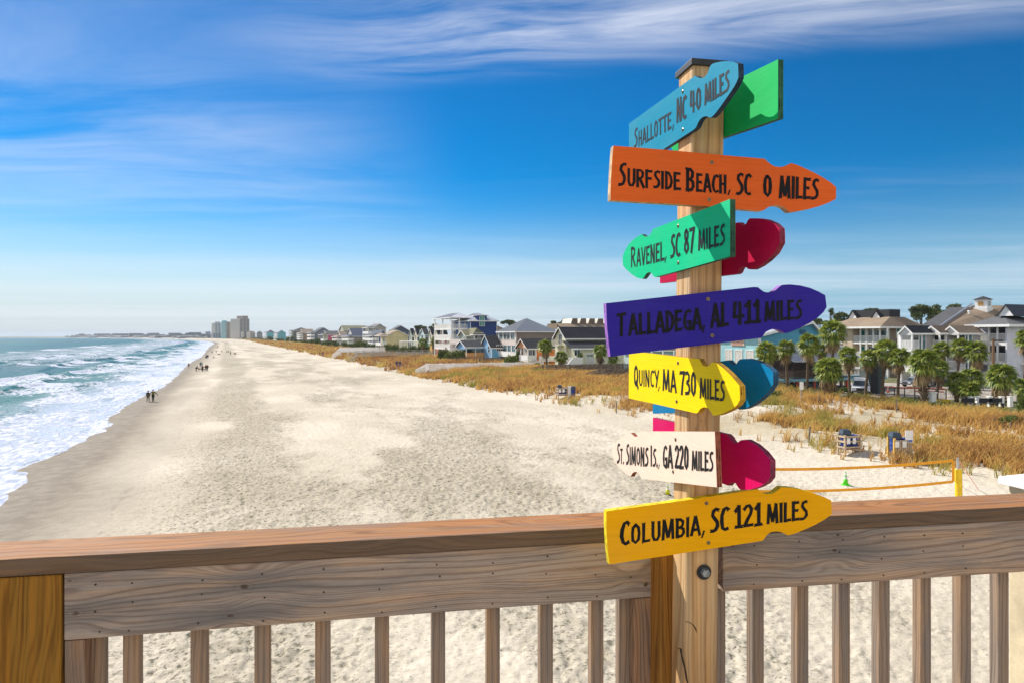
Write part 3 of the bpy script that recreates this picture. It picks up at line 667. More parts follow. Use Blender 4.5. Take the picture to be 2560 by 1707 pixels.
# ================================================================== beach, dunes, land
def land_mesh():
    az = np.concatenate([np.linspace(-180, -43, 50)[:-1], np.linspace(-43, 43, 1050), np.linspace(43, 180, 50)[1:-1]])
    r = [1.5]
    while r[-1] < 12000:
        k = .0052 if 10 < r[-1] < 160 else (.09 if r[-1] <= 10 else .016)
        r.append(r[-1]*(1+k))
    r = np.array(r); A, Rr = np.meshgrid(np.radians(az), r)
    X = np.sin(A)*Rr; Y = np.cos(A)*Rr
    z = gheight(X, Y)
    c, s = cs(X, Y); c = c-coff(s)
    near = 1-smooth(130, 220, Rr)
    # trodden, foot-printed dry sand; smooth towards the wet edge
    tread = smooth(-6.5, -1, c)
    broad = fbm(c/6+5, s/19, 21, 5, .6)                      # stripes of churned sand along the shore
    churn = smooth(.38, .68, broad+.22*(fbm(X/1.3, Y/1.3, 27, 3)-.5)+.24*np.exp(-((c-1.8-.04*(s-60)*(s < 60))/3.2)**2)-.10*np.exp(-((c-7.5)/2.5)**2)-.14*smooth(18, 34, c)+.05*np.exp(-((c-14)/6)**2)*(1-smooth(40, 90, s)))
    fp = fbm(X/.25, Y/.25, 31, 2, .55); fp2 = vnoise(X/.19+9, Y/.19, 33)
    pit = np.clip((fp-.5)*3.4, -1, 1); pit = np.where(pit < 0, -(-pit)**.8, pit*.6)
    amp = tread*(.030+.038*churn)*near
    z = z+amp*(pit*.9+(fp2-.5)*.7)+tread*near*.05*(fbm(X/1.5, Y/1.5, 41, 2)-.5)
    # single line of footprints nearer the water
    tr = np.exp(-((c+4.6-.9*np.sin(s/9))/.28)**2)*smooth(-9, -6, c)
    z = z-.05*tr*smooth(.45, .7, vnoise(X/.3, Y/.3, 51))*near
    # footprint trails and a pair of tyre tracks
    for i, (c0, am, wl, sl_) in enumerate([(-2.2, .5, 8., .0), (1.6, .8, 13., .01), (3.0, .6, 9., -.012), (7.5, 1., 17., .02), (11., .8, 12., -.02), (15.5, 1.2, 21., .015), (20., .9, 14., .02), (24.5, 1.1, 18., -.025), (28., .8, 12., .02)]):
        cl_ = c0+am*np.sin(s/wl+i*1.7)+sl_*(s-40)
        for sd in (0, 1):
            al_ = (s+.36*sd) % .72-.36; ac = c-cl_-(.13 if sd else -.13)
            z = z-.055*np.exp(-(al_/.13)**2-(ac/.085)**2)*near+.02*np.exp(-((al_-.18)/.10)**2-(ac/.12)**2)*near
    for off in (-.85, .85):
        d_ = c-31.6-.8*np.sin(s/24)-off; z = z-.03*np.exp(-(d_/.17)**4)*near*(.7+.3*np.sin(s*18))
    # sand colours; the dark churned specks include painted footprint shadow
    dry = np.array([.545, .480, .382]); pale = np.array([.645, .576, .470]); dark = np.array([.235, .205, .14]); wet = np.array([.205, .175, .14]); damp = np.array([.345, .30, .24])
    col = dry+(pale-dry)*smooth(.35, .65, fbm(c/6, s/11, 61, 3))[..., None]
    f = .66*churn*smooth(-3.5, .0, c)*(1-smooth(30, 37, c)*.8)+.12*tread
    sp = smooth(.50, .66, fbm(X/.42, Y/.60, 71, 3, .6))*near+.42*(1-near)
    col = col+(dark-col)*(np.clip(f, 0, 1)*(.50+.32*sp))[..., None]
    w1 = (1-smooth(-8.5, -1.0, c+1.2*(fbm(c/4, s/9, 81, 3)-.5)*4))
    col = col+(damp-col)*w1[..., None]
    col = col+(wet-col)*(1-smooth(-10.4, -6.6, c+1.6*(fbm(c/5, s/7, 83, 3)-.5)))[..., None]
    soil = np.array([.33, .27, .15]); lot = np.array([.40, .34, .27])
    dn = smooth(36, 41, c)*(1-smooth(61, 64, c))
    litter = dn*smooth(.40, .58, fbm(c/5, s/7, 91, 3))
    col = col+(soil-col)*(.6*litter)[..., None]
    grass = np.array([.10, .11, .035])
    col = col+(grass-col)*smooth(61, 65, c)[..., None]
    # a line of dark weed left across the beach, with a low heap at its end
    wl_ = np.exp(-((Y-214+.10*(X+77)+.8*np.sin(X/3))/.55)**2)*smooth(-91, -88, X)*(1-smooth(-58, -52, X))*smooth(.35, .6, fbm(X/1.2, Y/1.2, 93, 2))
    wl_ = np.maximum(wl_, np.exp(-((X+93)/2.2)**2-((Y-206)/1.6)**2))
    col = col+(np.array([.11, .10, .065])-col)*(.85*wl_)[..., None]
    wetness = (1-smooth(-11.5, -8.5, c))
    n0, n1 = X.shape
    V = np.stack([X, Y, z], -1).reshape(-1, 3)
    idx = np.arange(n0*n1).reshape(n0, n1)
    q = np.stack([idx[:-1, :-1], idx[:-1, 1:], idx[1:, 1:], idx[1:, :-1]], -1).reshape(-1, 4)[:, ::-1]
    C4 = np.concatenate([col, np.ones(col.shape[:2]+(1,))], -1).reshape(-1, 4)
    m, t = newmat('sand'); co = objco(t)
    a = t.attr('ground_colour'); wn = t.attr('wetness').outputs['Fac']
    n1_ = t.noise(co, 7.5, 5, .7); n2 = t.noise(co, 1.1, 4, .6)
    c = t.mix(t.mapr(n1_, .3, .72, 0., .32), a.outputs['Color'], t.mix(.55, a.outputs['Color'], (.16, .14, .10)))
    c = t.mix(t.mapr(n2, .35, .7, 0., .14), c, (.70, .62, .50))
    ch = t.attr('churn').outputs['Fac']
    spk = t.mapr(t.noise(co, 4.6, 4, .62), .53, .64); spk2 = t.mapr(t.noise(t.mapping(co, loc=(7, 3, 0)), 8.5, 3, .6), .54, .66)
    c = t.mix(t.math('MULTIPLY', t.math('MAXIMUM', spk, t.math('MULTIPLY', spk2, .8)), t.math('MULTIPLY_ADD', ch, .72, .10), clamp=True), c, (.115, .105, .07))  # dark specks: footprint shadows painted in, along with dark damp sand
    # small shells and bits of dark weed
    v = t.n('ShaderNodeTexVoronoi'); v.inputs['Scale'].default_value = 2.6; t.put(v.inputs['Vector'], co)
    c = t.mix(t.mapr(v.outputs['Distance'], .05, .11, .75, 0.), c, (.10, .085, .055))
    t.put(t.bsdf.inputs['Base Color'], c)
    t.put(t.bsdf.inputs['Roughness'], t.mapr(wn, 0., 1., .95, .7))
    t.put(t.bsdf.inputs['Specular IOR Level'], t.mapr(wn, 0., 1., .08, .03))
    dry_h = t.math('MULTIPLY', t.math('ADD', n1_, t.math('MULTIPLY', t.noise(co, 2.6, 3), 1.2)), t.math('SUBTRACT', 1., wn))
    t.put(t.bsdf.inputs['Normal'], t.bump(dry_h, .55, .07))
    o = np_mesh('beach', V, q, m, {'ground_colour': ('FLOAT_COLOR', C4), 'wetness': ('FLOAT', wetness.ravel()), 'churn': ('FLOAT', (np.clip(churn+.15, 0, 1)*tread*(1-dn)).ravel())}, smooth=True)
    tag(o, kind='structure')
land_mesh()

# ================================================================== sea
def edge_c(s):
    # run-up line of the last wave: broad lobes with a ragged, scalloped rim
    b = np.interp(s, [25, 49.6, 52.8, 57.6, 60.8, 65.2, 74.4, 85.6, 94.5, 102.4, 116.5, 148.9, 189.8, 274.7, 356.8, 684.6, 900], [-12.4, -12.43, -12.31, -12.88, -14.0, -13.55, -12.31, -11.52, -13.22, -12.91, -12.91, -10.95, -11.01, -12.14, -10.26, -13.33, -13])
    return b+.35*np.abs(np.sin(s/2.9+1.2*np.sin(s/7)))+1.0*(fbm(s/2.2, s*0+2, 6, 3)-.5)+.8*(fbm(s/9+3, s*0, 5, 3)-.5)*2*smooth(130, 300, s)
def sea_mesh():
    s = [12.0]
    while s[-1] < 14000: s.append(s[-1]*(1+(.0062 if s[-1] < 500 else .02)))
    s = np.array(s)
    d = [0.0]; st = .10
    while d[-1] < 16000: d.append(d[-1]+st); st = min(st*1.013 if d[-1] < 90 else st*1.06, 900)
    d = np.array(d)
    D, S = np.meshgrid(d, s)
    Cn = edge_c(S)-D; C = Cn+coff(S)
    X = CD[0]*C+SD[0]*S; Y = CD[1]*C+SD[1]*S
    ground = np.interp(Cn, [-400, -60, -14.5, -2, 10], [-8, -2.2, 0, .85, 1.5])
    # rollers: steep crests parallel to the shore, broken up along it
    z = np.zeros_like(D); foam = np.zeros_like(D)
    fade = np.exp(-np.maximum(S-400, 0)/900)
    for k, (d0, h, wd, sd, ph) in enumerate([(9.5, .22, 1.6, 22, 0.), (17, .40, 2.0, 30, 2.), (27, .62, 2.4, 26, 4.), (37, .72, 2.7, 34, 6.), (50, .80, 3.2, 30, 8.), (66, .70, 3.6, 40, 10.), (86, .6, 4.2, 50, 12.), (110, .5, 5., 60, 14.)]):
        dd = D-d0-5.5*(fbm(S/sd/1.5+ph, S*0+k, 100+k, 3)-.5)*2*(1+d0/60)
        along = smooth(.36, .62, fbm(S/sd+ph*3, S*0+k*7, 130+k, 3))
        prof = np.where(dd < 0, np.exp(-(dd/(wd*.42))**2), np.exp(-(dd/(wd*1.15))**2))
        hh = h*(.35+.65*along)
        z += hh*prof
        brk = smooth(.48, .70, fbm(S/(sd*.5)+ph*5, S*0+k*3, 150+k, 3))*along
        foam = np.maximum(foam, brk*np.where(dd < 0, np.exp(-(dd/(wd*2.2))**2), np.exp(-(dd/(wd*.35))**2)))
        foam = np.maximum(foam, .40*brk*np.exp(-((dd+wd*2.4)/(wd*2.2))**2))
    z += .10*(fbm(X/1.7, Y/2.6, 7, 3)-.5)*smooth(3, 10, D)
    z += .35*(fbm(C/9, S/24, 8, 3)-.5)*smooth(25, 70, D)
    z = z*smooth(0, 5, D)
    z = np.maximum(z, ground+.012+.03*smooth(0, .5, D)*(1-smooth(4, 10, D)))
    z = np.where(D < .05, ground-.06, z)
    lace = (1-smooth(12, 30, D+16*(fbm(S/18, D/8, 11, 3)-.5)))*(.16+.46*smooth(.35, .65, fbm(S/14, D/4.5, 12, 4)))
    lace = np.maximum(lace, .95*np.exp(-(D/.42)**2)); lace = np.maximum(lace, .85*np.exp(-((D-3.2-2.4*(vnoise(S/6, S*0, 3)-.5))/.8)**2)*smooth(.3, .6, vnoise(S/9, S*0, 4)))
    far = .30*smooth(30, 45, D)*(1-smooth(60, 150, D))*smooth(140, 450, S)
    foam = np.maximum(np.maximum(foam, lace), far)
    n0, n1 = X.shape
    V = np.stack([X, Y, z], -1).reshape(-1, 3); idx = np.arange(n0*n1).reshape(n0, n1)
    q = np.stack([idx[:-1, :-1], idx[:-1, 1:], idx[1:, 1:], idx[1:, :-1]], -1).reshape(-1, 4)
    m, t = newmat('sea_water'); co = objco(t)
    fo = t.attr('foam').outputs['Fac']; sh = t.attr('shallow').outputs['Fac']
    rot = t.mapping(co, rot=(0, 0, -CA), scale=(1, 1, 1))
    str_ = t.mapping(rot, scale=(1, .42, 1))
    n1_ = t.noise(str_, 1.6, 6, .68, .6); n2 = t.noise(str_, .42, 5, .6, .8); n3 = t.noise(t.mapping(rot, scale=(1, .30, 1)), .11, 4, .55)
    v = t.n('ShaderNodeTexVoronoi', feature='SMOOTH_F1'); v.inputs['Scale'].default_value = 1.3; v.inputs['Smoothness'].default_value = .4
    wv = t.n('ShaderNodeVectorMath', operation='ADD'); t.put(wv.inputs[0], str_); 
    nz = t.n('ShaderNodeTexNoise'); nz.inputs['Scale'].default_value = .9; t.put(nz.inputs['Vector'], str_); t.put(wv.inputs[1], nz.outputs['Color']); t.put(v.inputs['Vector'], wv.outputs[0])
    cell = t.mapr(v.outputs['Distance'], .18, .62)
    pat = t.math('ADD', t.math('MULTIPLY', n1_, .55), t.math('ADD', t.math('MULTIPLY', n2, .45), t.math('MULTIPLY', cell, .22)))
    pat = t.math('ADD', pat, t.math('MULTIPLY', t.math('SUBTRACT', n3, .5), .35))
    thr = t.math('SUBTRACT', 1.0, t.math('MULTIPLY', fo, .78))
    msk = t.mapr(t.math('SUBTRACT', pat, t.math('MULTIPLY', thr, .86)), -.10, .10)
    msk = t.math('MULTIPLY', msk, t.mapr(fo, .03, .14))
    deep = t.mix(t.mapr(t.noise(t.mapping(rot, scale=(1, .25, 1)), .02, 4), .35, .65), (.006, .085, .115), (.010, .120, .135))
    green = (.030, .135, .140)
    wc = t.mix(t.mapr(sh, 0., 1., 0., 1.), deep, green)
    thin = t.attr('thin').outputs['Fac']
    wc = t.mix(thin, wc, (.40, .46, .58))  # sky sheen on the thin water, painted in as pale lavender blue
    fcol = t.mix(t.mapr(n1_, .35, .65), (.36, .41, .55), (.68, .69, .72))
    t.put(t.bsdf.inputs['Base Color'], t.mix(msk, wc, fcol))
    t.put(t.bsdf.inputs['Roughness'], t.mapr(msk, 0., 1., .34, .9)); t.bsdf.inputs['IOR'].default_value = 1.33
    t.put(t.bsdf.inputs['Specular IOR Level'], t.mapr(msk, 0., 1., .035, .03))
    wavelet = t.math('ADD', t.noise(t.mapping(rot, scale=(1, .5, 1)), 2.2, 5, .6), t.math('MULTIPLY', t.noise(t.mapping(rot, scale=(1, .4, 1)), .35, 4, .6), 3.))
    h = t.math('ADD', t.math('MULTIPLY', wavelet, .5), t.math('MULTIPLY', t.math('MULTIPLY', msk, n1_), .5))
    t.put(t.bsdf.inputs['Normal'], t.bump(h, .9, .38))
    shal = (1-smooth(12, 44, D)); thin = (1-smooth(5, 19, D))*(.55+.45*smooth(.3, .6, fbm(S/9, D/4, 14, 3)))
    o = np_mesh('sea', V, q, m, {'foam': ('FLOAT', foam.ravel()), 'shallow': ('FLOAT', shal.ravel()), 'thin': ('FLOAT', thin.ravel())}, smooth=True)
    tag(o, kind='structure')
sea_mesh()
# ================================================================== houses along the beach
GLASS = glassm('window_glass'); GLASSB = glassm('window_glass_blue', (.03, .07, .085)); TEAL = P((.03, .25, .24), .5)
WHITE = paint('white_trim', (.82, .81, .78), .55, .05, 2.); WHITER = paint('white_rail', (.84, .83, .80), .5, .04)
DARKIN = P((.03, .028, .026), .8)
RBROWN = shingle('roof_brown', (.155, .115, .085)); RDARK = shingle('roof_dark', (.035, .036, .040)); RGREY = shingle('roof_grey', (.11, .11, .115)); RTAN = shingle('roof_tan', (.24, .18, .125)); ROLIVE = shingle('roof_olive', (.14, .135, .075)); RSLATE = shingle('roof_slate', (.055, .065, .085)); RBLUE = shingle('roof_blue', (.03, .04, .085))
RMETAL = paint('roof_metal', (.44, .46, .52), .38, .08, 2, spec=.6); RMETALD = paint('roof_metal_dark', (.20, .22, .26), .4, .08, 2, spec=.6)
_sd = {}
def SDG(c):
    if c not in _sd: _sd[c] = siding('siding_%d' % len(_sd), c)
    return _sd[c]
def kx(px): return (px-CX)/F
class House:
    """a building set square to the shore: local x runs inland from the ocean front, local y runs away along the shore; (0,0) is the corner nearest the camera on the ocean side"""
    def __init__(h, name, label, cat, xc, Z, xl, xr, yb, ye, group=None, zb=None, ang=CA):
        cd, sd = (math.cos(ang), math.sin(ang)), (-math.sin(ang), math.cos(ang))
        P0 = at(xc, HY, Z); c0, s0 = cd[0]*P0.x+cd[1]*P0.y, sd[0]*P0.x+sd[1]*P0.y; h.Z = Z
        k = kx(xr); Zr = s0/(sd[1]+sd[0]*k); h.dc = cd[0]*k*Zr+cd[1]*Zr-c0
        k = kx(xl); Zl = c0/(cd[1]+cd[0]*k); h.ds = sd[0]*k*Zl+sd[1]*Zl-s0
        if not 0 < h.ds < 90: h.ds = 20
        h.g = min(gz(P0.x, P0.y), 3.4)-.15
        h.zb = (EYE-(yb-HY)/F*Z)-h.g; h.ze = (EYE-(ye-HY)/F*Z)-h.g
        h.root = thing(name, (P0.x, P0.y, h.g), label, cat, group, rz=ang)
        h.P0 = P0; h.c0, h.s0 = c0, s0; h.cd, h.sd = cd, sd
    def u(h, px, dy=0.):
        """distance inland at which the plane dy behind the near face is seen at photo column px, and its depth"""
        k = kx(px); Zk = (h.s0+dy)/(h.sd[1]+h.sd[0]*k)
        return h.cd[0]*k*Zk+h.cd[1]*Zk-h.c0, Zk
    def v(h, px, dx=0.):
        """distance along the shore at which the plane dx behind the ocean front is seen at photo column px"""
        k = kx(px); Zk = (h.c0+dx)/(h.cd[1]+h.cd[0]*k)
        return h.sd[0]*k*Zk+h.sd[1]*Zk-h.s0, Zk
    def z(h, y): return (EYE-(y-HY)/F*h.Z)-h.g           # height above the house's own ground for a level seen at its near corner
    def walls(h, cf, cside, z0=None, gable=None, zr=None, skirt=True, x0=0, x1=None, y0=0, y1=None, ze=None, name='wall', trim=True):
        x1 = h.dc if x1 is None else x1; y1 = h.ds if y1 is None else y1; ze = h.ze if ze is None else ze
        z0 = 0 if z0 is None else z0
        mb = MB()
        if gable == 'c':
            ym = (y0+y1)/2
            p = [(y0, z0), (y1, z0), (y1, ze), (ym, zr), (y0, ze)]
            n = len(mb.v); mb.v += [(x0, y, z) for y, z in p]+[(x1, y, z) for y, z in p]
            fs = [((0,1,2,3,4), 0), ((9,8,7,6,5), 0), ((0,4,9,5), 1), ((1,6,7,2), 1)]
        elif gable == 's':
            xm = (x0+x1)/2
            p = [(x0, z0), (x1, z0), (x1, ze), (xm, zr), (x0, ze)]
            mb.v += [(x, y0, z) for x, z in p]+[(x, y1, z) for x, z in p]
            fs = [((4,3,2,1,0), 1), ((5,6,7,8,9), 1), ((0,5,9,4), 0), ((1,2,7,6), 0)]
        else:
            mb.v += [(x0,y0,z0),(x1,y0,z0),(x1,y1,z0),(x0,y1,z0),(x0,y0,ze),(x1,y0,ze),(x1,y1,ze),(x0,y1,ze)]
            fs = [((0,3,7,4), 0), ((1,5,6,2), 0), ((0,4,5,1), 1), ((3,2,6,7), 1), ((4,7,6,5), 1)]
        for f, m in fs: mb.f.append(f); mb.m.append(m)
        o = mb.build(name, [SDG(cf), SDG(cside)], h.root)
        if trim:
            mb = MB(); w = .14
            for x, y in ((x0, y0), (x0, y1), (x1, y0)):
                mb = MB(); mb.box(x-.03 if x == x0 else x-w+.03, x+w-.03 if x == x0 else x+.03, y-.03 if y == y0 else y-w+.03, y+w-.03 if y == y0 else y+.03, z0+.01, ze-.02)
                mb.build('corner_trim', WHITE, o)
        return o
    def roof(h, kind, zr, mat, x0=0, x1=None, y0=0, y1=None, ze=None, ov=.45, th=.16, ribs=0, hipl=None, fascia=True, name='roof'):
        x1 = h.dc if x1 is None else x1; y1 = h.ds if y1 is None else y1; ze = h.ze if ze is None else ze
        a0, a1, b0, b1 = x0-ov, x1+ov, y0-ov, y1+ov; mb = MB(); fm = MB()
        if kind == 'c':
            ym = (y0+y1)/2; sl = (zr-ze)/(ym-y0); zo = ze-ov*sl
            for (ya, yb) in ((b0, ym), (b1, ym)):
                vs = [(a0,ya,zo+.03),(a1,ya,zo+.03),(a1,yb,zr+.03),(a0,yb,zr+.03),(a0,ya,zo+.03+th),(a1,ya,zo+.03+th),(a1,yb,zr+.03+th),(a0,yb,zr+.03+th)]
                mb.add(vs, [(3,2,1,0),(4,5,6,7),(0,1,5,4),(1,2,6,5),(2,3,7,6),(3,0,4,7)])
                for a in (a0-.04, a1): fm.add([(a,ya,zo-.10),(a+.04,ya,zo-.10),(a+.04,yb,zr-.10),(a,yb,zr-.10),(a,ya,zo+th),(a+.04,ya,zo+th),(a+.04,yb,zr+th),(a,yb,zr+th)], [(3,2,1,0),(4,5,6,7),(0,1,5,4),(1,2,6,5),(2,3,7,6),(3,0,4,7)])
                yy = ya-.05 if ya < yb else ya+.005
                fm.box(a0, a1, yy, yy+.045, zo-.08, zo+th)
                if ribs:
                    n = int((a1-a0)/ribs)
                    for i in range(n+1):
                        x = a0+.02+(a1-a0-.06)*i/n; z_ = .03+th-.01
                        mb.add([(x,ya,zo+z_),(x+.04,ya,zo+z_),(x+.04,yb,zr+z_),(x,yb,zr+z_),(x,ya,zo+z_+.07),(x+.04,ya,zo+z_+.07),(x+.04,yb,zr+z_+.07),(x,yb,zr+z_+.07)], [(4,5,6,7),(0,1,5,4),(1,2,6,5),(3,0,4,7)])
        elif kind == 's':
            xm = (x0+x1)/2; sl = (zr-ze)/(xm-x0); zo = ze-ov*sl
            for (xa, xb) in ((a0, xm), (a1, xm)):
                vs = [(xa,b0,zo+.03),(xa,b1,zo+.03),(xb,b1,zr+.03),(xb,b0,zr+.03),(xa,b0,zo+.03+th),(xa,b1,zo+.03+th),(xb,b1,zr+.03+th),(xb,b0,zr+.03+th)]
                mb.add(vs, [(3,2,1,0),(4,5,6,7),(0,1,5,4),(1,2,6,5),(2,3,7,6),(3,0,4,7)])
                for b in (b0-.04, b1): fm.add([(xa,b,zo-.10),(xa,b+.04,zo-.10),(xb,b+.04,zr-.10),(xb,b,zr-.10),(xa,b,zo+th),(xa,b+.04,zo+th),(xb,b+.04,zr+th),(xb,b,zr+th)], [(3,2,1,0),(4,5,6,7),(0,1,5,4),(1,2,6,5),(2,3,7,6),(3,0,4,7)])
                xx = xa-.05 if xa < xb else xa+.005
                fm.box(xx, xx+.045, b0, b1, zo-.08, zo+th)
        else:
            L = min(a1-a0, b1-b0)/2 if hipl is None else hipl
            cx0, cx1, cy0, cy1 = (a0+L, a1-L, (b0+b1)/2, (b0+b1)/2) if (a1-a0) >= (b1-b0) else ((a0+a1)/2, (a0+a1)/2, b0+L, b1-L)
            z0 = ze+.02
            vs = [(a0,b0,z0),(a1,b0,z0),(a1,b1,z0),(a0,b1,z0),(a0,b0,z0+th),(a1,b0,z0+th),(a1,b1,z0+th),(a0,b1,z0+th),(cx0,cy0,zr),(cx1,cy1,zr)]
            if (a1-a0) >= (b1-b0): fs = [(4,5,9,8),(5,6,9),(6,7,8,9),(7,4,8)]
            else: fs = [(4,5,8),(5,6,9,8),(6,7,9),(7,4,8,9)]
            mb.add(vs, [(3,2,1,0)]+fs+[(0,1,5,4),(1,2,6,5),(2,3,7,6),(3,0,4,7)])
            fm.box(a0-.05, a1+.05, b0-.05, b0-.005, z0-.10, z0+th-.02); fm.box(a0-.05, a0-.005, b0-.004, b1+.05, z0-.10, z0+th-.02)
            fm.box(a1+.005, a1+.05, b0-.004, b1+.05, z0-.10, z0+th-.02)
            if ribs:
                def rib(p, q):
                    p, q = Vector(p), Vector(q); dd = q-p
                    w = Vector((dd.y, -dd.x, 0)); 
                    if w.length < 1e-6: return
                    w = w.normalized()*.045
                    mb.obox(p-w/2, dd, w, (0, 0, .085))
                n = int((a1-a0)/ribs)
                for i in range(1, n):
                    x = a0+(a1-a0)*i/n
                    f = (x-a0)/(cx0-a0) if x < cx0 else ((a1-x)/(a1-cx1) if x > cx1 else 1)
                    f = min(1, f)
                    rib((x, b0, z0+th-.005), (x, b0+(cy0-b0)*f, z0+th+(zr-z0-th)*f-.005))
                n = int((b1-b0)/ribs)
                for i in range(1, n):
                    y = b0+(b1-b0)*i/n
                    f = (y-b0)/max(cy0-b0, .01) if y < cy0 else ((b1-y)/max(b1-cy1, .01) if y > cy1 else 1)
                    f = min(1, f)
                    rib((a0, y, z0+th-.005), (a0+(cx0-a0)*f, y, z0+th+(zr-z0-th)*f-.005))
        r = mb.build(name, mat, h.root)
        if fascia: fm.build('fascia', WHITE, r)
        return r
    def win(h, face, u, z, w=1.0, hh=1.5, pane=None, name='window', frame=None, mull=True, x=None, y=None, door=False):
        """face 'o' = ocean front (u measured along the shore), 'n' = near side (u measured inland)"""
        f = .09; fr = MB(); pn = MB()
        def bx(m, u0, u1, d0, d1, z0, z1):
            if face == 'o': xx = 0 if x is None else x; m.box(xx-d1, xx-d0, u0, u1, z0, z1)
            else: yy = 0 if y is None else y; m.box(u0, u1, yy-d1, yy-d0, z0, z1)
        bx(fr, u-w/2-f, u+w/2+f, .003, .07, z+hh, z+hh+f*1.3); bx(fr, u-w/2-f, u+w/2+f, .003, .09, z-f, z)
        bx(fr, u-w/2-f, u-w/2, .003, .06, z, z+hh); bx(fr, u+w/2, u+w/2+f, .003, .06, z, z+hh)
        if mull:
            if w > 1.25: bx(fr, u-.035, u+.035, .003, .05, z, z+hh)
            elif hh < 1.9: bx(fr, u-w/2, u+w/2, .003, .05, z+hh*.5-.03, z+hh*.5+.03)
        bx(pn, u-w/2+.002, u+w/2-.002, .002, .03, z+.002, z+hh-.002)
        o = fr.build(name, frame or WHITE, h.root); pn.build('pane', pane or GLASS, o); return o
    def balcony(h, z, x0, x1, y0, y1, rails='onf', mat=None, rh=1.0, slab=.25, solid=False, step=.14, pm=None):
        """a balcony floor with railings: rails o (ocean edge), n (near edge), f (far edge)"""
        mat = mat or WHITER
        mb = MB(); mb.box(x0, x1, y0, y1, z-slab, z); b = mb.build('balcony', mat, h.root)
        mb = MB()
        def run(p, q):
            p, q = Vector(p), Vector(q); L = (q-p).length; d_ = (q-p)/L; w = Vector((-d_.y, d_.x, 0))*.05
            mb.obox(p-w*.5+Vector((0,0,z+rh-.07)), d_*L, w, (0,0,.07)); mb.obox(p-w*.5+Vector((0,0,z+.08)), d_*L, w, (0,0,.06))
            if solid: mb.obox(p-w*.2+Vector((0,0,z+.14)), d_*L, w*.4, (0,0,rh-.21))
            else:
                n = max(2, int(L/step))
                for i in range(n+1): mb.obox(p+d_*(L*i/n)-w*.4+d_*-.025+Vector((0,0,z+.14)), d_*.05, w*.8, (0,0,rh-.21))
        e = .05
        if 'o' in rails: run((x0+e, y0+e, 0), (x0+e, y1-e, 0))
        if 'n' in rails: run((x0+e*1.6, y0+e, 0), (x1-.01, y0+e, 0))
        if 'f' in rails: run((x0+e*1.6, y1-e, 0), (x1-.01, y1-e, 0))
        mb.build('railing', mat, b); return b
    def posts(h, pts, z0, z1, w=.18, mat=None):
        for x, y in pts:
            mb = MB(); mb.box(x-w/2, x+w/2, y-w/2, y+w/2, z0, z1); mb.build('porch_post', mat or WHITER, h.root)
    def recess(h, face, u0, u1, z0, z1, mat=None, dpt=.05):
        mb = MB()
        if face == 'o': mb.box(-dpt, -.002, u0, u1, z0, z1)
        else: mb.box(u0, u1, -dpt, -.002, z0, z1)
        return mb.build('doorway', mat or DARKIN, h.root)
def A(x, y=None):                # enlarged view of the middle houses
    return 1040+.22109*x if y is None else (1040+.22109*x, 760+.22109*y)
Ay = lambda y: 760+.22109*y
Bx = lambda x: 480+.26361*x
By = lambda y: 760+.26361*y
P3x = lambda x: 1790+.19769*x
P4x = lambda x: 2150+.19769*x
Py = lambda y: 720+.19769*y

# ---- grey house with the tall striped metal roof
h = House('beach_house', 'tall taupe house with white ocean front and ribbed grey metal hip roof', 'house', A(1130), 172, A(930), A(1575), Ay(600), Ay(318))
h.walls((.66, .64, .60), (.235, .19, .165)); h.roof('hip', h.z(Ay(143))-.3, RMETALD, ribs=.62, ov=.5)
L = h.ds; zz = h.z(Ay(400)); z2 = h.z(Ay(540))
for u in (.18, .42, .58, .84): h.win('o', u*L, zz, L*.17, 1.9, GLASSB if u in (.18, .84) else GLASS)
for u in (.12, .36, .58, .84): h.win('o', u*L, z2, L*.17, 1.6, GLASSB)
h.balcony(h.z(Ay(585)), -1.6, -.02, 0, L, 'o', solid=True, rh=1.1)
mb = MB(); mb.box(-.06, -.004, .15, L-.15, h.z(Ay(462)), h.z(Ay(405))-.15); mb.build('wall_panel', P((.70, .60, .54)), h.root)
# ---- orange cottage
h = House('beach_cottage', 'orange cottage with white gabled porch, in front of the tall taupe house', 'house', A(1262), 158, A(1140), A(1575), Ay(640), Ay(495))
zr = h.z(Ay(398)); h.walls((.70, .60, .50), (.80, .25, .06), x0=2.2); h.walls((.72, .33, .16), (.80, .25, .06), x0=0, x1=2.19, z0=h.ze, ze=h.ze+.02, gable='c', zr=zr, trim=False, name='gable')
h.roof('c', zr, RDARK, x0=0, x1=h.dc)
h.ze0 = h.ze; h.walls((.72,.33,.16), (.80,.25,.06), gable='c', zr=zr, x0=2.21, x1=h.dc-.02, z0=h.ze-.02, ze=h.ze, trim=False, name='attic')
h.posts([(.12, .12), (.12, h.ds*.35), (.12, h.ds*.65), (.12, h.ds-.12), (2.1, .1)], 0, h.ze-.02, .22)
h.balcony(h.zb+.1, -.02, 2.19, 0, h.ds, 'on', solid=True, rh=1.15); h.win('o', h.ds*.5, h.zb+.3, 1.8, 2.1, x=2.2); h.win('o', h.ds*.2, h.zb+.3, 1.0, 2.1, x=2.2)
mb = MB(); mb.box(4.6, 4.9, -.3, -.05, 0, h.ze-.1); mb.box(h.dc-2, h.dc-1.8, -.3, -.05, 0, h.ze-.1); mb.build('side_post', WHITER, h.root)
h.balcony(h.zb+.1, 2.3, h.dc-.5, -1.2, -.02, 'n', solid=True, rh=1.0)
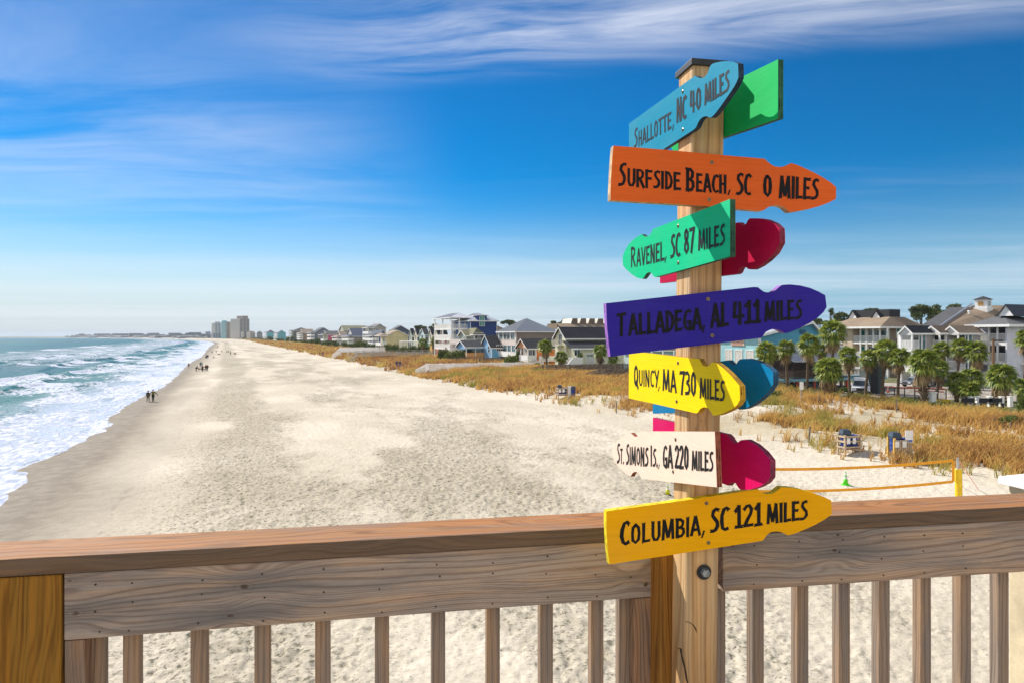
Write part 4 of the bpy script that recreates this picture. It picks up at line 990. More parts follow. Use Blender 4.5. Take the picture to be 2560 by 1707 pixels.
# ---- light blue cottage with two gables
h = House('beach_cottage', 'sky blue cottage with dark roof and two small white gables', 'house', A(855), 178, A(735), A(960), Ay(605), Ay(487))
h.walls((.20, .42, .66), (.14, .42, .68), gable='c', zr=h.z(Ay(362))); h.roof('c', h.z(Ay(362)), RDARK)
h.win('o', h.ds*.25, h.z(Ay(548)), 1.0, 1.7); h.win('n', 2.5, h.z(Ay(530)), 1.0, 1.5); h.win('n', h.dc*.75, h.z(Ay(530)), 1.0, 1.5)
zt = h.z(Ay(418)); y0, y1 = h.ds*.66, h.ds*1.62
h.walls((.20, .42, .66), (.16, .44, .70), gable='c', zr=zt, x0=-5.2, x1=-.02, y0=y0, y1=y1, ze=h.ze, name='porch_wall', z0=h.zb+.1+2.0)
h.roof('c', zt, RDARK, x0=-5.2, x1=-.5, y0=y0, y1=y1)
h.posts([(-5.1, y0+.1), (-5.1, y1-.1), (-2.5, y0+.1), (-5.1, (y0+y1)/2)], 0, h.zb+2.2)
h.balcony(h.zb+.2, -5.2, -.03, y0, y1, 'on', rh=1.0, solid=True, mat=P((.72, .36, .12)))
# ---- olive house
h = House('beach_house', 'sage green house with olive hip roof and ocean deck', 'house', A(655), 190, A(540), A(760), Ay(500), Ay(352))
h.walls((.26, .31, .25), (.22, .27, .21)); h.roof('hip', h.z(Ay(270)), ROLIVE)
for x in (.35, .75): h.win('n', h.dc*x, h.z(Ay(390)), 1.4, 1.5)
h.win('o', h.ds*.5, h.z(Ay(400)), 2.0, 2.0); h.balcony(h.z(Ay(445)), -3.4, -.02, -1.5, h.ds+3, 'on', rh=1.2, solid=True, mat=P((.62, .56, .52)))
h.posts([(-3.2, -1.3), (-3.2, h.ds*.5), (-3.2, h.ds+2.8)], 0, h.z(Ay(445))-.2); h.win('o', h.ds*.5, h.z(Ay(495)), 2.6, 1.7); h.win('n', h.dc*.3, h.z(Ay(495)), 1.4, 1.6)
zt = h.z(Ay(300)); h.walls((.26,.31,.25), (.22,.27,.21), gable='c', zr=zt, x0=-1.6, x1=-.02, y0=h.ds*.25, y1=h.ds*.95, ze=h.ze-.1, z0=h.z(Ay(445))+.01, name='bay'); h.roof('c', zt, ROLIVE, x0=-1.6, x1=2, y0=h.ds*.25, y1=h.ds*.95, ze=h.ze-.1, name='bay_roof')
# ---- big royal blue house
h = House('beach_house', 'tall royal blue house with white ocean porches and pale metal roof', 'house', A(615), 205, A(450), A(915), Ay(505), Ay(195))
h.walls((.06, .17, .42), (.010, .040, .19)); h.roof('hip', h.z(Ay(97)), RMETAL, ribs=.7, ov=.6)  # near side is a darker blue, its shade put into the colour
zt = [h.z(Ay(y)) for y in (500, 395, 275)]
px0 = -5.5; yA, yB = h.ds*.15, h.ds+5.5
for i, z_ in enumerate(zt):
    h.balcony(z_+.02, px0, -.03, yA, yB, 'on', rh=1.25, slab=.45)
    h.win('o', h.ds*.72, z_+.1, 2.2, 2.4, GLASSB); h.win('o', h.ds*.35, z_+.1, 1.2, 2.3)
    mb = MB(); mb.box(-.6, -.04, h.ds*1.0, h.ds*1.0+2.2, z_+.03, z_+2.6); mb.build('wall_panel', P((.50, .18, .10)) if i < 1 else P((.60, .62, .62)), h.root)
h.posts([(px0+.15, yA+.15), (px0+.15, (yA+yB)/2), (px0+.15, yB-.15), (px0*.5, yA+.15)], 0, h.z(Ay(158)), .32)
h.roof('hip', h.z(Ay(97)), RMETAL, x0=px0, x1=2.5, y0=yA, y1=yB, ze=h.z(Ay(158)), ribs=.7, name='porch_roof')
dx = h.dc*.42; zt = h.z(Ay(132))
mb = MB(); mb.add([(dx-1.5,-.35,h.ze-1.),(dx+1.5,-.35,h.ze-1.),(dx+1.5,-.35,h.ze+1.6),(dx,-.35,zt),(dx-1.5,-.35,h.ze+1.6),(dx-1.5,4,h.ze-1.),(dx+1.5,4,h.ze-1.),(dx+1.5,4,h.ze+1.6),(dx,4,zt),(dx-1.5,4,h.ze+1.6)], [(4,3,2,1,0),(0,5,9,4),(1,2,7,6),(4,9,8,3),(3,8,7,2)])
mb.build('dormer', SDG((.02,.06,.25)), h.root); h.win('n', dx, h.ze-1.4, 1.5, 3.0, P((.10, .30, .24)), y=-.36)
mb = MB()
for sg in (-1, 1): mb.obox((dx, -.75, zt+.05), (sg*2.0, 0, -(zt-h.ze-1.6)*1.35), (0, 4.5, 0), (0, 0, .18))
mb.build('dormer_roof', RMETAL, h.root)
# ---- brown hip roof behind
h = House('beach_house', 'low house with brown hip roof behind the royal blue house', 'house', A(835), 225, A(760), A(1040), Ay(420), Ay(325))
h.walls((.60, .58, .52), (.32, .28, .22)); h.roof('hip', h.z(Ay(232)), RBROWN, ov=.9)
for x in (.1, .3, .5): h.win('n', h.dc*x, h.z(Ay(360)), 2.0, 1.4)
# ---- cream house
h = House('beach_house', 'pale cream house with charcoal two tier roof, beside the purple board', 'house', A(1695), 150, A(1575), A(2250), Ay(690), Ay(375))
zr = h.z(Ay(298)); h.walls((.74, .72, .50), (.68, .66, .44), gable='c', zr=zr+.6); h.roof('c', zr+.6, RDARK, ov=.55)
h.win('o', h.ds*.5, h.z(Ay(455)), 1.5, 2.2); h.balcony(h.z(Ay(465)), -1.3, -.02, h.ds*.2, h.ds*.9, 'on', rh=1.1, mat=P((.50, .47, .38)))
zl = h.z(Ay(505)); zu = h.z(Ay(425)); y0 = -3.6
mb = MB(); mb.obox((-.8, y0-.5, zl), (h.dc+1.3, 0, 0), (0, -y0+.52, zu-zl), (0, 0, .2)); mb.build('lower_roof', RDARK, h.root)
mb = MB(); mb.box(.6, h.dc, y0, -.03, 0, zl+.15); mb.build('lower_wall', SDG((.70, .68, .47)), h.root)
mb = MB(); mb.obox((-.8, y0-.56, zl-.12), (h.dc+1.3, 0, 0), (0, .05, 0), (0, 0, .3)); mb.build('lower_fascia', WHITE, h.root)
dw = at(A(1990), HY, h.Z-2.5); c_, s_ = cs(dw.x, dw.y); u = c_-h.c0
h.win('n', u, .3, 2.1, 3.1, P((.62, .60, .55)), y=y0, name='garage_door', mull=False); h.win('n', u-3.2, h.z(Ay(575)), 1.3, 1.5, y=y0)
mb = MB()
for i in range(5): mb.box(u-.85+i*.36, u-.60+i*.36, y0-.06, y0-.032, 2.75, 3.1)
mb.build('door_light', P((.05, .16, .13), .2), h.root)
# white slanting stair wall before it
h2 = House('beach_stair', 'white solid sided stairs below the cream house', 'stairs', A(1680), 141, A(1670), A(1890), Ay(690), Ay(605))
mb = MB(); z1 = h2.z(Ay(605)); 
for k in (0, 1.6): mb.add([(0,k,0),(h2.dc,k,0),(h2.dc,k,z1),(h2.dc*.45,k,z1),(0,k,.5),(0,k+.12,0),(h2.dc,k+.12,0),(h2.dc,k+.12,z1),(h2.dc*.45,k+.12,z1),(0,k+.12,.5)], [(4,3,2,1,0),(5,6,7,8,9),(0,1,6,5),(1,2,7,6),(2,3,8,7),(3,4,9,8),(4,0,5,9)])
mb.build('side_wall', WHITER, h2.root)
mb = MB()
for i in range(8): mb.box(h2.dc*.45*i/8, h2.dc, .14, 1.58, i*z1/8*.9+.02, (i+1)*z1/8*.9)
mb.build('steps', P((.45, .42, .38)), h2.root)
# ---- brown mansard townhouses behind
h = House('townhouse_row', 'long brown roofed townhouse block behind the cream house, with four sawtooth dormers', 'townhouses', A(1660), 245, A(1640), A(2330), Ay(400), Ay(283))
h.walls((.40, .34, .28), (.30, .25, .20)); zr = h.z(Ay(225))
mb = MB(); mb.obox((-.6, -1.0, h.ze), (h.dc+1.2, 0, 0), (0, 5, zr-h.ze), (0, 0, .25)); mb.box(-.3, h.dc, 4.01, 12, h.ze, zr+.2); mb.build('roof', RTAN, h.root)
mb = MB()
for i, ax in enumerate((1745, 1842, 1940, 2036, 2132, 2228)):
    p = at(A(ax), HY, h.Z); u0, Zk = h.u(A(ax), 3.5)
    u1, Zk = h.u(A(ax+96), 3.5)
    zt = h.z(Ay(178))+.6; zb_ = zr-.4
    mb = MB(); mb.add([(u0,3.5,zb_),(u1-.5,3.5,zb_),(u1-.5,3.5,zt),(u0+.9,3.5,zt),(u0,11,zb_),(u1-.5,11,zb_),(u1-.5,11,zt),(u0+.9,11,zt)], [(3,2,1,0),(0,4,7,3),(3,7,6,2),(1,2,6,5),(4,5,6,7)], 0)
    mb.m[-5:] = [1, 0, 1, 1, 1]
    d_ = mb.build('dormer', [P((.66, .62, .54)), RBROWN], h.root)
# ---- row of narrow rainbow gabled townhouses, each stepping back from the next
cols = [((.26, .50, .36), 'sage'), ((.70, .54, .16), 'butter yellow'), ((.08, .42, .44), 'aqua'), ((.74, .58, .20), 'yellow'), ((.80, .46, .08), 'amber'), ((.78, .16, .06), 'coral red')]
gx = [Bx(2062), Bx(2108), A(42), A(147), A(212), A(282), A(352)]
order = ['farthest from the tall blue house', 'fifth from the tall blue house', 'fourth from the tall blue house', 'third from the tall blue house', 'second from the tall blue house', 'nearest to the tall blue house']
for i in range(6):
    xl_, xr_ = gx[i], gx[i+1]; xc_ = xl_+.56*(xr_-xl_); cth = 62.
    h = House('terraced_house', '%s sided terraced house with dark gable roof, %s' % (cols[i][1], order[i]), 'house', xc_, (cth+10)/(CD[1]+CD[0]*kx(xc_)), xl_, xr_, Ay(495), Ay(348), group='pastel terraced houses with dark gables')
    zr = h.z(Ay(280)); L = h.ds
    h.walls(tuple(.45*a+.42 for a in cols[i][0]), cols[i][0], gable='c', zr=zr); h.roof('c', zr, RDARK, ov=.3)
    for zq in (Ay(402), Ay(472)): h.win('o', L*.5, h.z(zq), min(2.2, L*.3), 1.8)
    h.win('n', h.dc*.5, h.z(Ay(420)), 1.0, 1.6)
    if i in (4, 5): h.walls(cols[i][0], cols[i][0], x0=-2.2, x1=-.02, y0=.4, y1=L-.4, ze=h.z(Ay(440)), name='porch_wall'); h.roof('hip', h.z(Ay(415)), RBROWN, x0=-2.2, x1=.2, y0=.4, y1=L-.4, ze=h.z(Ay(440)), name='porch_roof')

# ---- far row (left of the terraces)
def simple(label, xc, Z, xl, xr, yb, ye, yr, cf, cs_, rf, roof='c', floors=2, wn=2, wo=2, porch=0, group=None, name='beach_house', pm=None, cat='house', ang=CA):
    h = House(name, label, cat, xc, Z, xl, xr, yb, ye, group, ang=ang)
    h.ds = min(h.ds, 26); zr = h.z(yr)
    h.walls(cf, cs_, gable=roof if roof in 'cs' else None, zr=zr); h.roof(roof, zr, rf, ov=.5)
    fh = (h.ze-max(h.zb, 0))/floors; z0 = max(h.zb, 0)
    for f in range(floors):
        for i in range(wn): h.win('n', h.dc*(i+.6)/(wn+.2), z0+f*fh+fh*.35, min(1.3, h.dc*.16), fh*.45)
        for i in range(wo): h.win('o', h.ds*(i+.6)/(wo+.2), z0+f*fh+fh*.12, min(1.8, h.ds*.2), fh*.62, GLASSB)
        if porch: h.balcony(z0+f*fh+.05, -porch, -.02, 0, h.ds, 'on', rh=1.1, solid=True, mat=pm)
    if porch:
        h.posts([(-porch+.15, .15), (-porch+.15, h.ds/2), (-porch+.15, h.ds-.15)], 0, h.ze-.1, .25, pm)
        h.roof('hip', h.ze+1.0, rf, x0=-porch, x1=1., y0=0, y1=h.ds, ze=h.ze-.15, name='porch_roof')
    return h
simple('pale yellow house with brown gable roof and blue shutters', Bx(1843), 290, Bx(1795), Bx(2050), By(390), By(300), By(250), (.72, .62, .36), (.70, .60, .32), RTAN, 's', 1, 0, 1, 2.5)
h = House('pergola', 'white pergola between the yellow house and the terraced houses', 'pergola', Bx(1990), 270, Bx(1985), Bx(2140), By(398), By(358))
h.posts([(h.dc*i/4, 0) for i in range(5)]+[(h.dc*i/4, 3) for i in range(5)], 0, h.ze, .25)
mb = MB()
for i in range(13): mb.box(h.dc*i/12-.06, h.dc*i/12+.06, -.6, 3.6, h.ze+.15, h.ze+.4)
mb.box(-.5, h.dc+.5, -.1, .1, h.ze-.05, h.ze+.15); mb.box(-.5, h.dc+.5, 2.9, 3.1, h.ze-.05, h.ze+.15); mb.build('rafters', WHITER, h.root)
simple('navy gabled house with white ocean porch, left of the yellow house', Bx(1770), 330, Bx(1685), Bx(1850), By(385), By(300), By(248), (.07, .13, .32), (.05, .10, .28), RSLATE, 's', 2, 1, 1, 3)
simple('slate blue house with wide twin gables behind the yellow house', Bx(1890), 350, Bx(1868), Bx(2065), By(340), By(255), By(205), (.09, .11, .17), (.08, .10, .16), RSLATE, 's', 1, 2, 1)
simple('tall cream house with white ocean porch above the navy house', Bx(1722), 372, Bx(1668), Bx(1838), By(390), By(225), By(190), (.58, .54, .47), (.42, .37, .32), RGREY, 's', 3, 2, 2, 3)
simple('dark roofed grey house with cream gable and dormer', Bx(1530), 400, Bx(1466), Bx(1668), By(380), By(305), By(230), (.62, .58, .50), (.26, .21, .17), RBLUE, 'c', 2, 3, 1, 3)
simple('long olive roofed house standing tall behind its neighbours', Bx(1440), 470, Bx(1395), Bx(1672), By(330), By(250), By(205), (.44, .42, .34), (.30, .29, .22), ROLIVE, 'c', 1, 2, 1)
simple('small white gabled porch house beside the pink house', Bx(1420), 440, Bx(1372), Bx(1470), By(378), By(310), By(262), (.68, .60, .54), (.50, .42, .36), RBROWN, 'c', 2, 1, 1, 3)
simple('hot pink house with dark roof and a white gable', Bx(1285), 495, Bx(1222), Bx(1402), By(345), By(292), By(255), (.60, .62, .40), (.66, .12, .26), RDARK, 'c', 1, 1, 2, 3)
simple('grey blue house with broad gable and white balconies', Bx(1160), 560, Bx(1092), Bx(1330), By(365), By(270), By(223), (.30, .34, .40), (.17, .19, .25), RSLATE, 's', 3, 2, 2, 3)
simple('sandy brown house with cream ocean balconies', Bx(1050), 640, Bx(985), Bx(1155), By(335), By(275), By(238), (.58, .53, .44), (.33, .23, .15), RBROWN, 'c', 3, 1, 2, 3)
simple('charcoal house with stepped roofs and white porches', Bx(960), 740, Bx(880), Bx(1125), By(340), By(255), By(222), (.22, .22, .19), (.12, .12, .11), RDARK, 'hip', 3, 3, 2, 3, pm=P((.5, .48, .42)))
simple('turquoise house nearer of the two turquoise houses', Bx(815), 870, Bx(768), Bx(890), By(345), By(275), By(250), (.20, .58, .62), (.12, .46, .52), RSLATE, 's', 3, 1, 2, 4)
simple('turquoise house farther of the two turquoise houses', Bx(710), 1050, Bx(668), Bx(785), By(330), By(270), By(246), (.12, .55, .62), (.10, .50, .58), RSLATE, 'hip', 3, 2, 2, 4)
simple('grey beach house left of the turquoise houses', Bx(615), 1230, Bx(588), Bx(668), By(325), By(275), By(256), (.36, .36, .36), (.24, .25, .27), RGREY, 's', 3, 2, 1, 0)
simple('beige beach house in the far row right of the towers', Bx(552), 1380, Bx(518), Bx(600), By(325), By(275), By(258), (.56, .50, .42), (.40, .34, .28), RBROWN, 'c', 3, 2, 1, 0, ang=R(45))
# ---- high-rise towers far down the beach
def tower(label, x0, xm, x1, Z, yt, cf, cside, steps=(), balc=True):
    h = House('hotel_tower', label, 'tower', Bx(xm), Z, Bx(x0), Bx(x1), By(328), By(yt), group='high rise towers far down the beach', ang=R(48))
    h.walls(cf, cside, trim=False)
    n = max(5, int(h.ze/3.1))
    for f in range(1, n):
        mb = MB(); z_ = h.ze*f/n
        mb.box(-1.2, -.02, 1.5, h.ds-1.5, z_, z_+1.0); mb.build('balcony', P((.60, .58, .54)), h.root)
        mb = MB()
        m_ = max(2, int(h.dc/7))
        for i in range(m_): mb.box(h.dc*(i+.2)/m_, h.dc*(i+.8)/m_, -.12, -.01, z_+.5, z_+2.2)
        mb.build('window_band', GLASSB, h.root)
    for u0, u1, yy, c in steps:
        mb = MB(); mb.box(h.dc*u0, h.dc*u1, h.ds*.1, h.ds*.8, h.ze+.01, h.z(By(yy))); mb.build('roof_block', SDG(c), h.root)
    return h
tower('tan tallest tower with stepped top, right of the tower group', 366, 452, 545, 1560, 140, (.60, .54, .45), (.42, .34, .27), [(.45, .95, 112, (.34, .28, .22))])
tower('tan tower with teal edge in the middle of the tower group', 276, 322, 395, 1800, 168, (.10, .46, .48), (.50, .37, .24), [(0, .15, 158, (.08, .36, .38))])
tower('pale grey slab tower at the left of the tower group', 186, 216, 274, 2050, 182, (.60, .55, .47), (.52, .53, .55), [(.4, .9, 168, (.5, .49, .48))])
tower('low pale block in front of the pale grey slab tower', 178, 200, 272, 1900, 278, (.40, .38, .40), (.34, .35, .42))
tower('small hazy block standing left of the towers', 126, 140, 176, 2600, 262, (.40, .42, .48), (.38, .41, .48))
tower('tan low block below the tallest tower', 464, 490, 548, 1480, 262, (.48, .42, .36), (.36, .31, .27))
# far shore: low land and houses melting together
mb = MB(); r_ = random.Random(5)
for i in range(150):
    s_ = 2500+r_.random()*2300; c_ = float(coff(np.array(s_)))+r_.uniform(40, 160); x, y = xy(c_, s_); w = r_.uniform(14, 45); hh = r_.choice((8, 9, 10, 12, 12, 15, 20))
    mb.obox((x, y, 2.5), (CD[0]*w, CD[1]*w, 0), (SD[0]*w, SD[1]*w, 0), (0, 0, hh))
    if r_.random() < .6: 
        x2, y2 = x+r_.uniform(-40, 40), y+r_.uniform(-40, 40); mb.ellipsoid((x2, y2, 5), (w, w, 7), 7, 4)
o = mb.build('far_shore_houses', P((.17, .18, .19), .9, var=.3, scale=.02)); tag(o, 'hazy strip of far houses and trees along the distant shore', 'far shore', kind='stuff')

# ---- turquoise restaurant raised on posts, beside the post of the sign
h = House('restaurant', 'turquoise gabled restaurant with metal roof, raised above parking beside the signpost', 'building', P3x(553), 92, P3x(-240), P3x(1420), Py(1130), Py(640))
TQ = (.17, .50, .60); TQF = (.33, .62, .66)
zr = h.z(Py(330)); zf = h.z(Py(1130))
# front gable face rises with the roof; ridge runs away along the shore
xm = h.dc*.62
mb = MB(); zs = h.z(Py(760)); x1 = h.dc*1.0
pk = at(P3x(1185), HY, 92); uk = 0
uk, Zk = h.u(P3x(1185), 0.); zk = EYE-(Py(440)-HY)/F*Zk-h.g
ue, Zk2 = h.u(P3x(1330), 0.); zee = EYE-(Py(600)-HY)/F*Zk2-h.g
ul = uk-(ue-uk)*4.2
mb.v += [(0,0,zf),(ue,0,zf),(ue,0,zee),(uk,0,zk),(0,0,zk-(uk)*(zk-zee)/(ue-uk)*.25),(0,14,zf),(ue,14,zf),(ue,14,zee),(uk,14,zk),(0,14,zk-(uk)*(zk-zee)/(ue-uk)*.25)]
for f, m in [((4,3,2,1,0),1),((5,6,7,8,9),1),((0,5,9,4),0),((1,2,7,6),1),((0,1,6,5),1)]: mb.f.append(f); mb.m.append(m)
mb.build('wall', [SDG(TQF), SDG((.075, .33, .47))], h.root)  # near side takes a darker turquoise with its shade painted in
zl = zk-(uk)*(zk-zee)/(ue-uk)*.25
mb = MB(); mb.obox((uk, -.6, zk+.03), (ue-uk+.8, 0, (zee-zk)*(ue-uk+.8)/(ue-uk)), (0, 15, 0), (0, 0, .16)); mb.obox((uk, -.6, zk+.03), (-uk-.6, 0, zl-zk), (0, 15, 0), (0, 0, .16))
for i in range(24): mb.obox((uk, -.55+.62*i, zk+.19), (ue-uk+.8, 0, (zee-zk)*(ue-uk+.8)/(ue-uk)), (0, .05, 0), (0, 0, .08))
mb.build('roof', RMETAL, h.root)
mb = MB(); mb.obox((uk, -.66, zk-.16), (ue-uk+.8, 0, (zee-zk)*(ue-uk+.8)/(ue-uk)), (0, .05, 0), (0, 0, .34)); mb.obox((uk, -.66, zk-.16), (-uk-.6, 0, zl-zk), (0, .05, 0), (0, 0, .34)); mb.build('fascia', WHITE, h.root)
mb = MB(); mb.box(-.12, .12, -.12, .12, zf, zl-.3); mb.build('corner_trim', WHITE, h.root)
# lower lean-to roof, deck with dark railing, posts and open parking below
ur, Zq = h.u(P3x(1640), -1)
za, zb_ = h.z(Py(735)), h.z(Py(915))-.1
mb = MB(); mb.obox((uk*.2, -4.2, zb_), (ur-uk*.2, 0, 0), (0, 4.15, (za-zb_)), (0, 0, .15))
for i in range(int((ur-uk*.2)/.5)): mb.obox((uk*.2+.5*i, -4.2, zb_+.15), (.05, 0, 0), (0, 4.15, (za-zb_)), (0, 0, .07))
mb.build('porch_roof', RMETAL, h.root)
dkm = P((.10, .065, .045), .8)
mb = MB(); mb.box(-2.5, ur+4, -4.4, -.02, zf-.35, zf); mb.build('deck', P((.20, .42, .48)), h.root)
mb = MB(); rr = MB()
for i in range(int((ur+6)/.16)): mb.box(-2.4+i*.16, -2.36+i*.16, -4.36, -4.32, zf+.1, zf+1.0)
mb.box(-2.4, ur+4, -4.40, -4.30, zf+1.0, zf+1.1); mb.box(-2.4, ur+4, -4.38, -4.32, zf+.05, zf+.12); mb.build('deck_railing', dkm, h.root)
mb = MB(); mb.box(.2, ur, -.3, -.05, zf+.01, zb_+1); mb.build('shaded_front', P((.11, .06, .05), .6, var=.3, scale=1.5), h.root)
for i in range(9):
    x = -2+i*(ur+5)/8
    for y in (-4.1, -.5):
        mb = MB(); mb.box(x-.15, x+.15, y-.15, y+.15, 0, zf-.36); mb.build('pile', P((.12, .085, .06), .9), h.root)
for i in range(5):
    mb = MB(); x = 2+i*(ur)/5; mb.box(x-.08, x+.08, -4.7, -4.54, 0, 1.3); mb.build('red_bollard', P((.55, .06, .03), .5), h.root)
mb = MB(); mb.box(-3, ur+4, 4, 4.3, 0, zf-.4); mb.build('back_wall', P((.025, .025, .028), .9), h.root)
zsn = h.z(Py(850))
def nwin(px, py0, py1, w):
    k = kx(px); Zk = h.s0/(SD[1]+SD[0]*k); return cs(k*Zk, Zk)[0]-h.c0
u = .6*h.ds
for v in (.12, .42, .70): h.win('o', h.ds*v*.55+1, h.z(Py(1000)), 1.3, 2.2, P((.62, .60, .55)))
# painted sign boards on the walls (colour blocks; most of the sign is behind the purple board)
mb = MB(); mb.box(-.10, -.02, 2.9, 5.6, h.z(Py(735)), h.z(Py(655))+.6, 0); sgn = mb.build('wall_sign', P((.62, .55, .44), .6), h.root)
mb = MB()
for i in range(5): mb.box(-.13, -.101, 3.1+.06*i, 5.4-.05*i, h.z(Py(728))+.20*i, h.z(Py(728))+.20*i+.08)
mb.build('sign_stripe', P((.60, .22, .14), .6), sgn)
u0, Zk = h.u(P3x(960), 0.); zg = EYE-(Py(560)-HY)/F*Zk-h.g
mb = MB(); mc = 0
for i in range(9):
    mb.obox((u0-1.7+.42*i, -.09, zg-.14+.10*i), (.34, 0, .08), (0, .06, 0), (0, 0, .5), [0, 1, 2][i % 3])
mb.build('painted_sign', [P((.75, .42, .02), .5), P((.55, .05, .02), .5), P((.72, .55, .04), .5)], h.root)
mb = MB()
for j in range(3): mb.tube([(u0+1.3+.15*i, -.08, zg+.25-.22*j+.07*math.sin(i*1.6)) for i in range(9)], .05, 5)
mb.build('sign_wave', P((.02, .06, .14), .5), h.root)

# ---- tan apartment block: lit ocean front left; near side right, shade painted into darker tan
h = House('apartment_block', 'tan apartment block with brown roof, white gables and white balconies', 'building', P4x(365), 118, P3x(1560), P4x(735), Py(1250), Py(490))
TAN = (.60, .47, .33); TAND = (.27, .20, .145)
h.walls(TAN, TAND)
zr1 = h.z(Py(398))+.5; zr2 = h.z(Py(285))+1.2; ov = .9; L = h.ds
mb = MB(); mb.v += [(-2.2-ov,-ov,h.ze),(h.dc+ov,-ov,h.ze),(h.dc+ov,L+ov,h.ze),(-2.2-ov,L+ov,h.ze),(2.2,1.5,zr1),(h.dc-1.5,1.5,zr1),(h.dc-1.5,L-1,zr1),(2.2,L-1,zr1)]
mb.f += [(0,1,5,4),(1,2,6,5),(2,3,7,6),(3,0,4,7),(3,2,1,0),(4,5,6,7)]; mb.m += [0]*6; mb.build('roof', RTAN, h.root)
mb = MB(); mb.box(-2.2-ov-.06, -2.2-ov-.01, -ov, L+ov, h.ze-.30, h.ze+.03); mb.box(-2.2-ov, h.dc+ov, -ov-.06, -ov-.01, h.ze-.30, h.ze+.03); mb.build('fascia', WHITE, h.root)
for (g0, gm, g1) in ((P3x(1668), P3x(1732), P3x(1798)), (P4x(138), P4x(207), P4x(277))):
    y1, _ = h.v(g0, 2.0); ym, Zm = h.v(gm, 2.0); y0, _ = h.v(g1, 2.0); zt = EYE-(Py(292)-HY)/F*Zm-h.g; zb_ = EYE-(Py(398)-HY)/F*Zm-h.g
    mb = MB(); mb.add([(2.0,y0,zb_-.1),(2.0,y1,zb_-.1),(2.0,ym,zt),(h.dc-2,y0,zb_-.1),(h.dc-2,y1,zb_-.1),(h.dc-2,ym,zt)], [(0,2,1),(0,3,5,2),(1,2,5,4),(3,4,5)]); mb.m[-3:] = [1, 1, 1]; mb.build('gable', [WHITER, RDARK], h.root)
    mb = MB()
    for yy in (y0, y1): mb.obox((1.75, ym, zt+.03), (h.dc-3.9, 0, 0), (0, (yy-ym)*1.08, (zb_-zt)*1.08), (0, 0, .14))
    mb.build('gable_roof', RDARK, h.root)
mb = MB(); mb.box(2.4, h.dc-2.2, 1.8, L-1.5, zr1-.2, zr2-.9); mb.build('upper_roof', RDARK, h.root)
yt0, _ = h.v(P3x(1832), -.1); yt1, _ = h.v(P3x(1712), -.1)
for yy in (690, 895, 1095):
    zf_ = h.z(Py(yy)); h.balcony(zf_, -2.1, -.02, .1, yt0-.1, 'onf', rh=1.2); h.balcony(zf_, -2.1, -.02, yt1+.1, L-.1, 'onf', rh=1.2)
    for px, pn in ((1860, TEAL), (1960, GLASS), (2040, GLASSB)): h.win('o', h.v(P3x(px), 0)[0], zf_+.1, .75, 2.0, pn)
    for px in (175, 300): h.win('o', h.v(P4x(px), 0)[0], zf_+.1, 1.0, 2.0, GLASSB)
    h.win('o', (yt1+L)/2, zf_+.1, 1.0, 2.0, GLASS); h.win('n', h.u(P4x(500))[0], zf_+.9, 1.5, 1.6, TEAL)
mb = MB(); mb.box(-2.15, -.03, yt0, yt1, 0, h.ze-.02); mb.build('stair_tower', SDG(TAN), h.root)
h.posts([(-2.05, h.v(px, -2.05)[0]) for px in (P3x(1660), P3x(1828), P3x(1905), P3x(1990), P4x(80), P4x(165), P4x(250), P4x(348))], 0, h.ze-.3, .2)

# ---- grey apartment building: three gabled balcony bays step along the lit front, two large roofs behind
h = House('apartment_block', 'grey apartment block with three white gabled balcony bays, a cupola and long sloping roofs', 'building', P4x(505), 103, P4x(480), P4x(1500), Py(1255), Py(560), ang=R(1))
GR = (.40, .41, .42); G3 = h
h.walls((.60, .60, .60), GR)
def UP(px, dy=0.): return h.u(P4x(px), dy)
def ZH(py, Zk): return EYE-(Py(py)-HY)/F*Zk-h.g
def adopt(child, host):
    M0 = Matrix.Translation(host.root.location) @ Matrix.Rotation(host.root.rotation_euler.z, 4, 'Z'); M1 = Matrix.Translation(child.root.location) @ Matrix.Rotation(child.root.rotation_euler.z, 4, 'Z')
    for ch in list(child.root.children): ch.parent = host.root; ch.matrix_basis = M0.inverted() @ M1 @ ch.matrix_basis
    bpy.data.objects.remove(child.root)
for (a, b, cc, Zb), rfm in zip(((505, 662, 808, 97.5), (815, 1010, 1120, 98.2), (1055, 1245, 1395, 97.5)), (RDARK, RBROWN, RTAN)):
    q = House('bay', 'x', 'x', P4x(b), Zb, P4x(a), P4x(cc), Py(1255), Py(568)); ds, dc = q.ds, q.dc
    zt = q.z(Py(490)); zE = q.z(Py(568))
    q.walls((.74, .73, .70), (.74, .73, .70), gable='c', zr=zt, z0=zE-.35, ze=zE, trim=False, name='bay_gable'); q.roof('c', zt, rfm, ov=.22, x1=dc+2.5, name='bay_roof', ze=zE)
    back = MB(); back.box(dc-.3, dc+2.2, .05, ds-.05, 0, zE-.36); back.build('bay_wall', SDG((.36, .35, .33)), q.root)
    for z_ in (q.z(Py(770)), q.z(Py(1028))):
        q.balcony(z_, 0, dc-.32, 0, ds, 'onf', rh=1.25, slab=.35); q.win('o', ds*.5, z_+.05, ds*.62, 2.1, GLASS, x=dc-.3); q.win('n', dc*.55+.8, z_+.05, dc*.55, 2.1, GLASSB, y=.05) if b != 1010 else None
    q.posts([(.1, .1), (.1, ds-.1), (dc-.45, .1)], 0, zE-.36, .2); adopt(q, h)
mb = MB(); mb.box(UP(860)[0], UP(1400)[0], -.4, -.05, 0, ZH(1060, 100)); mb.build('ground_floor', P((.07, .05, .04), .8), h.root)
u0, Zk = UP(720); u1, _ = UP(1000); ut, Zt = UP(1130, 9); ut2, _ = UP(1400, 9)
zA = ZH(520, Zk); zT = ZH(245, Zt)
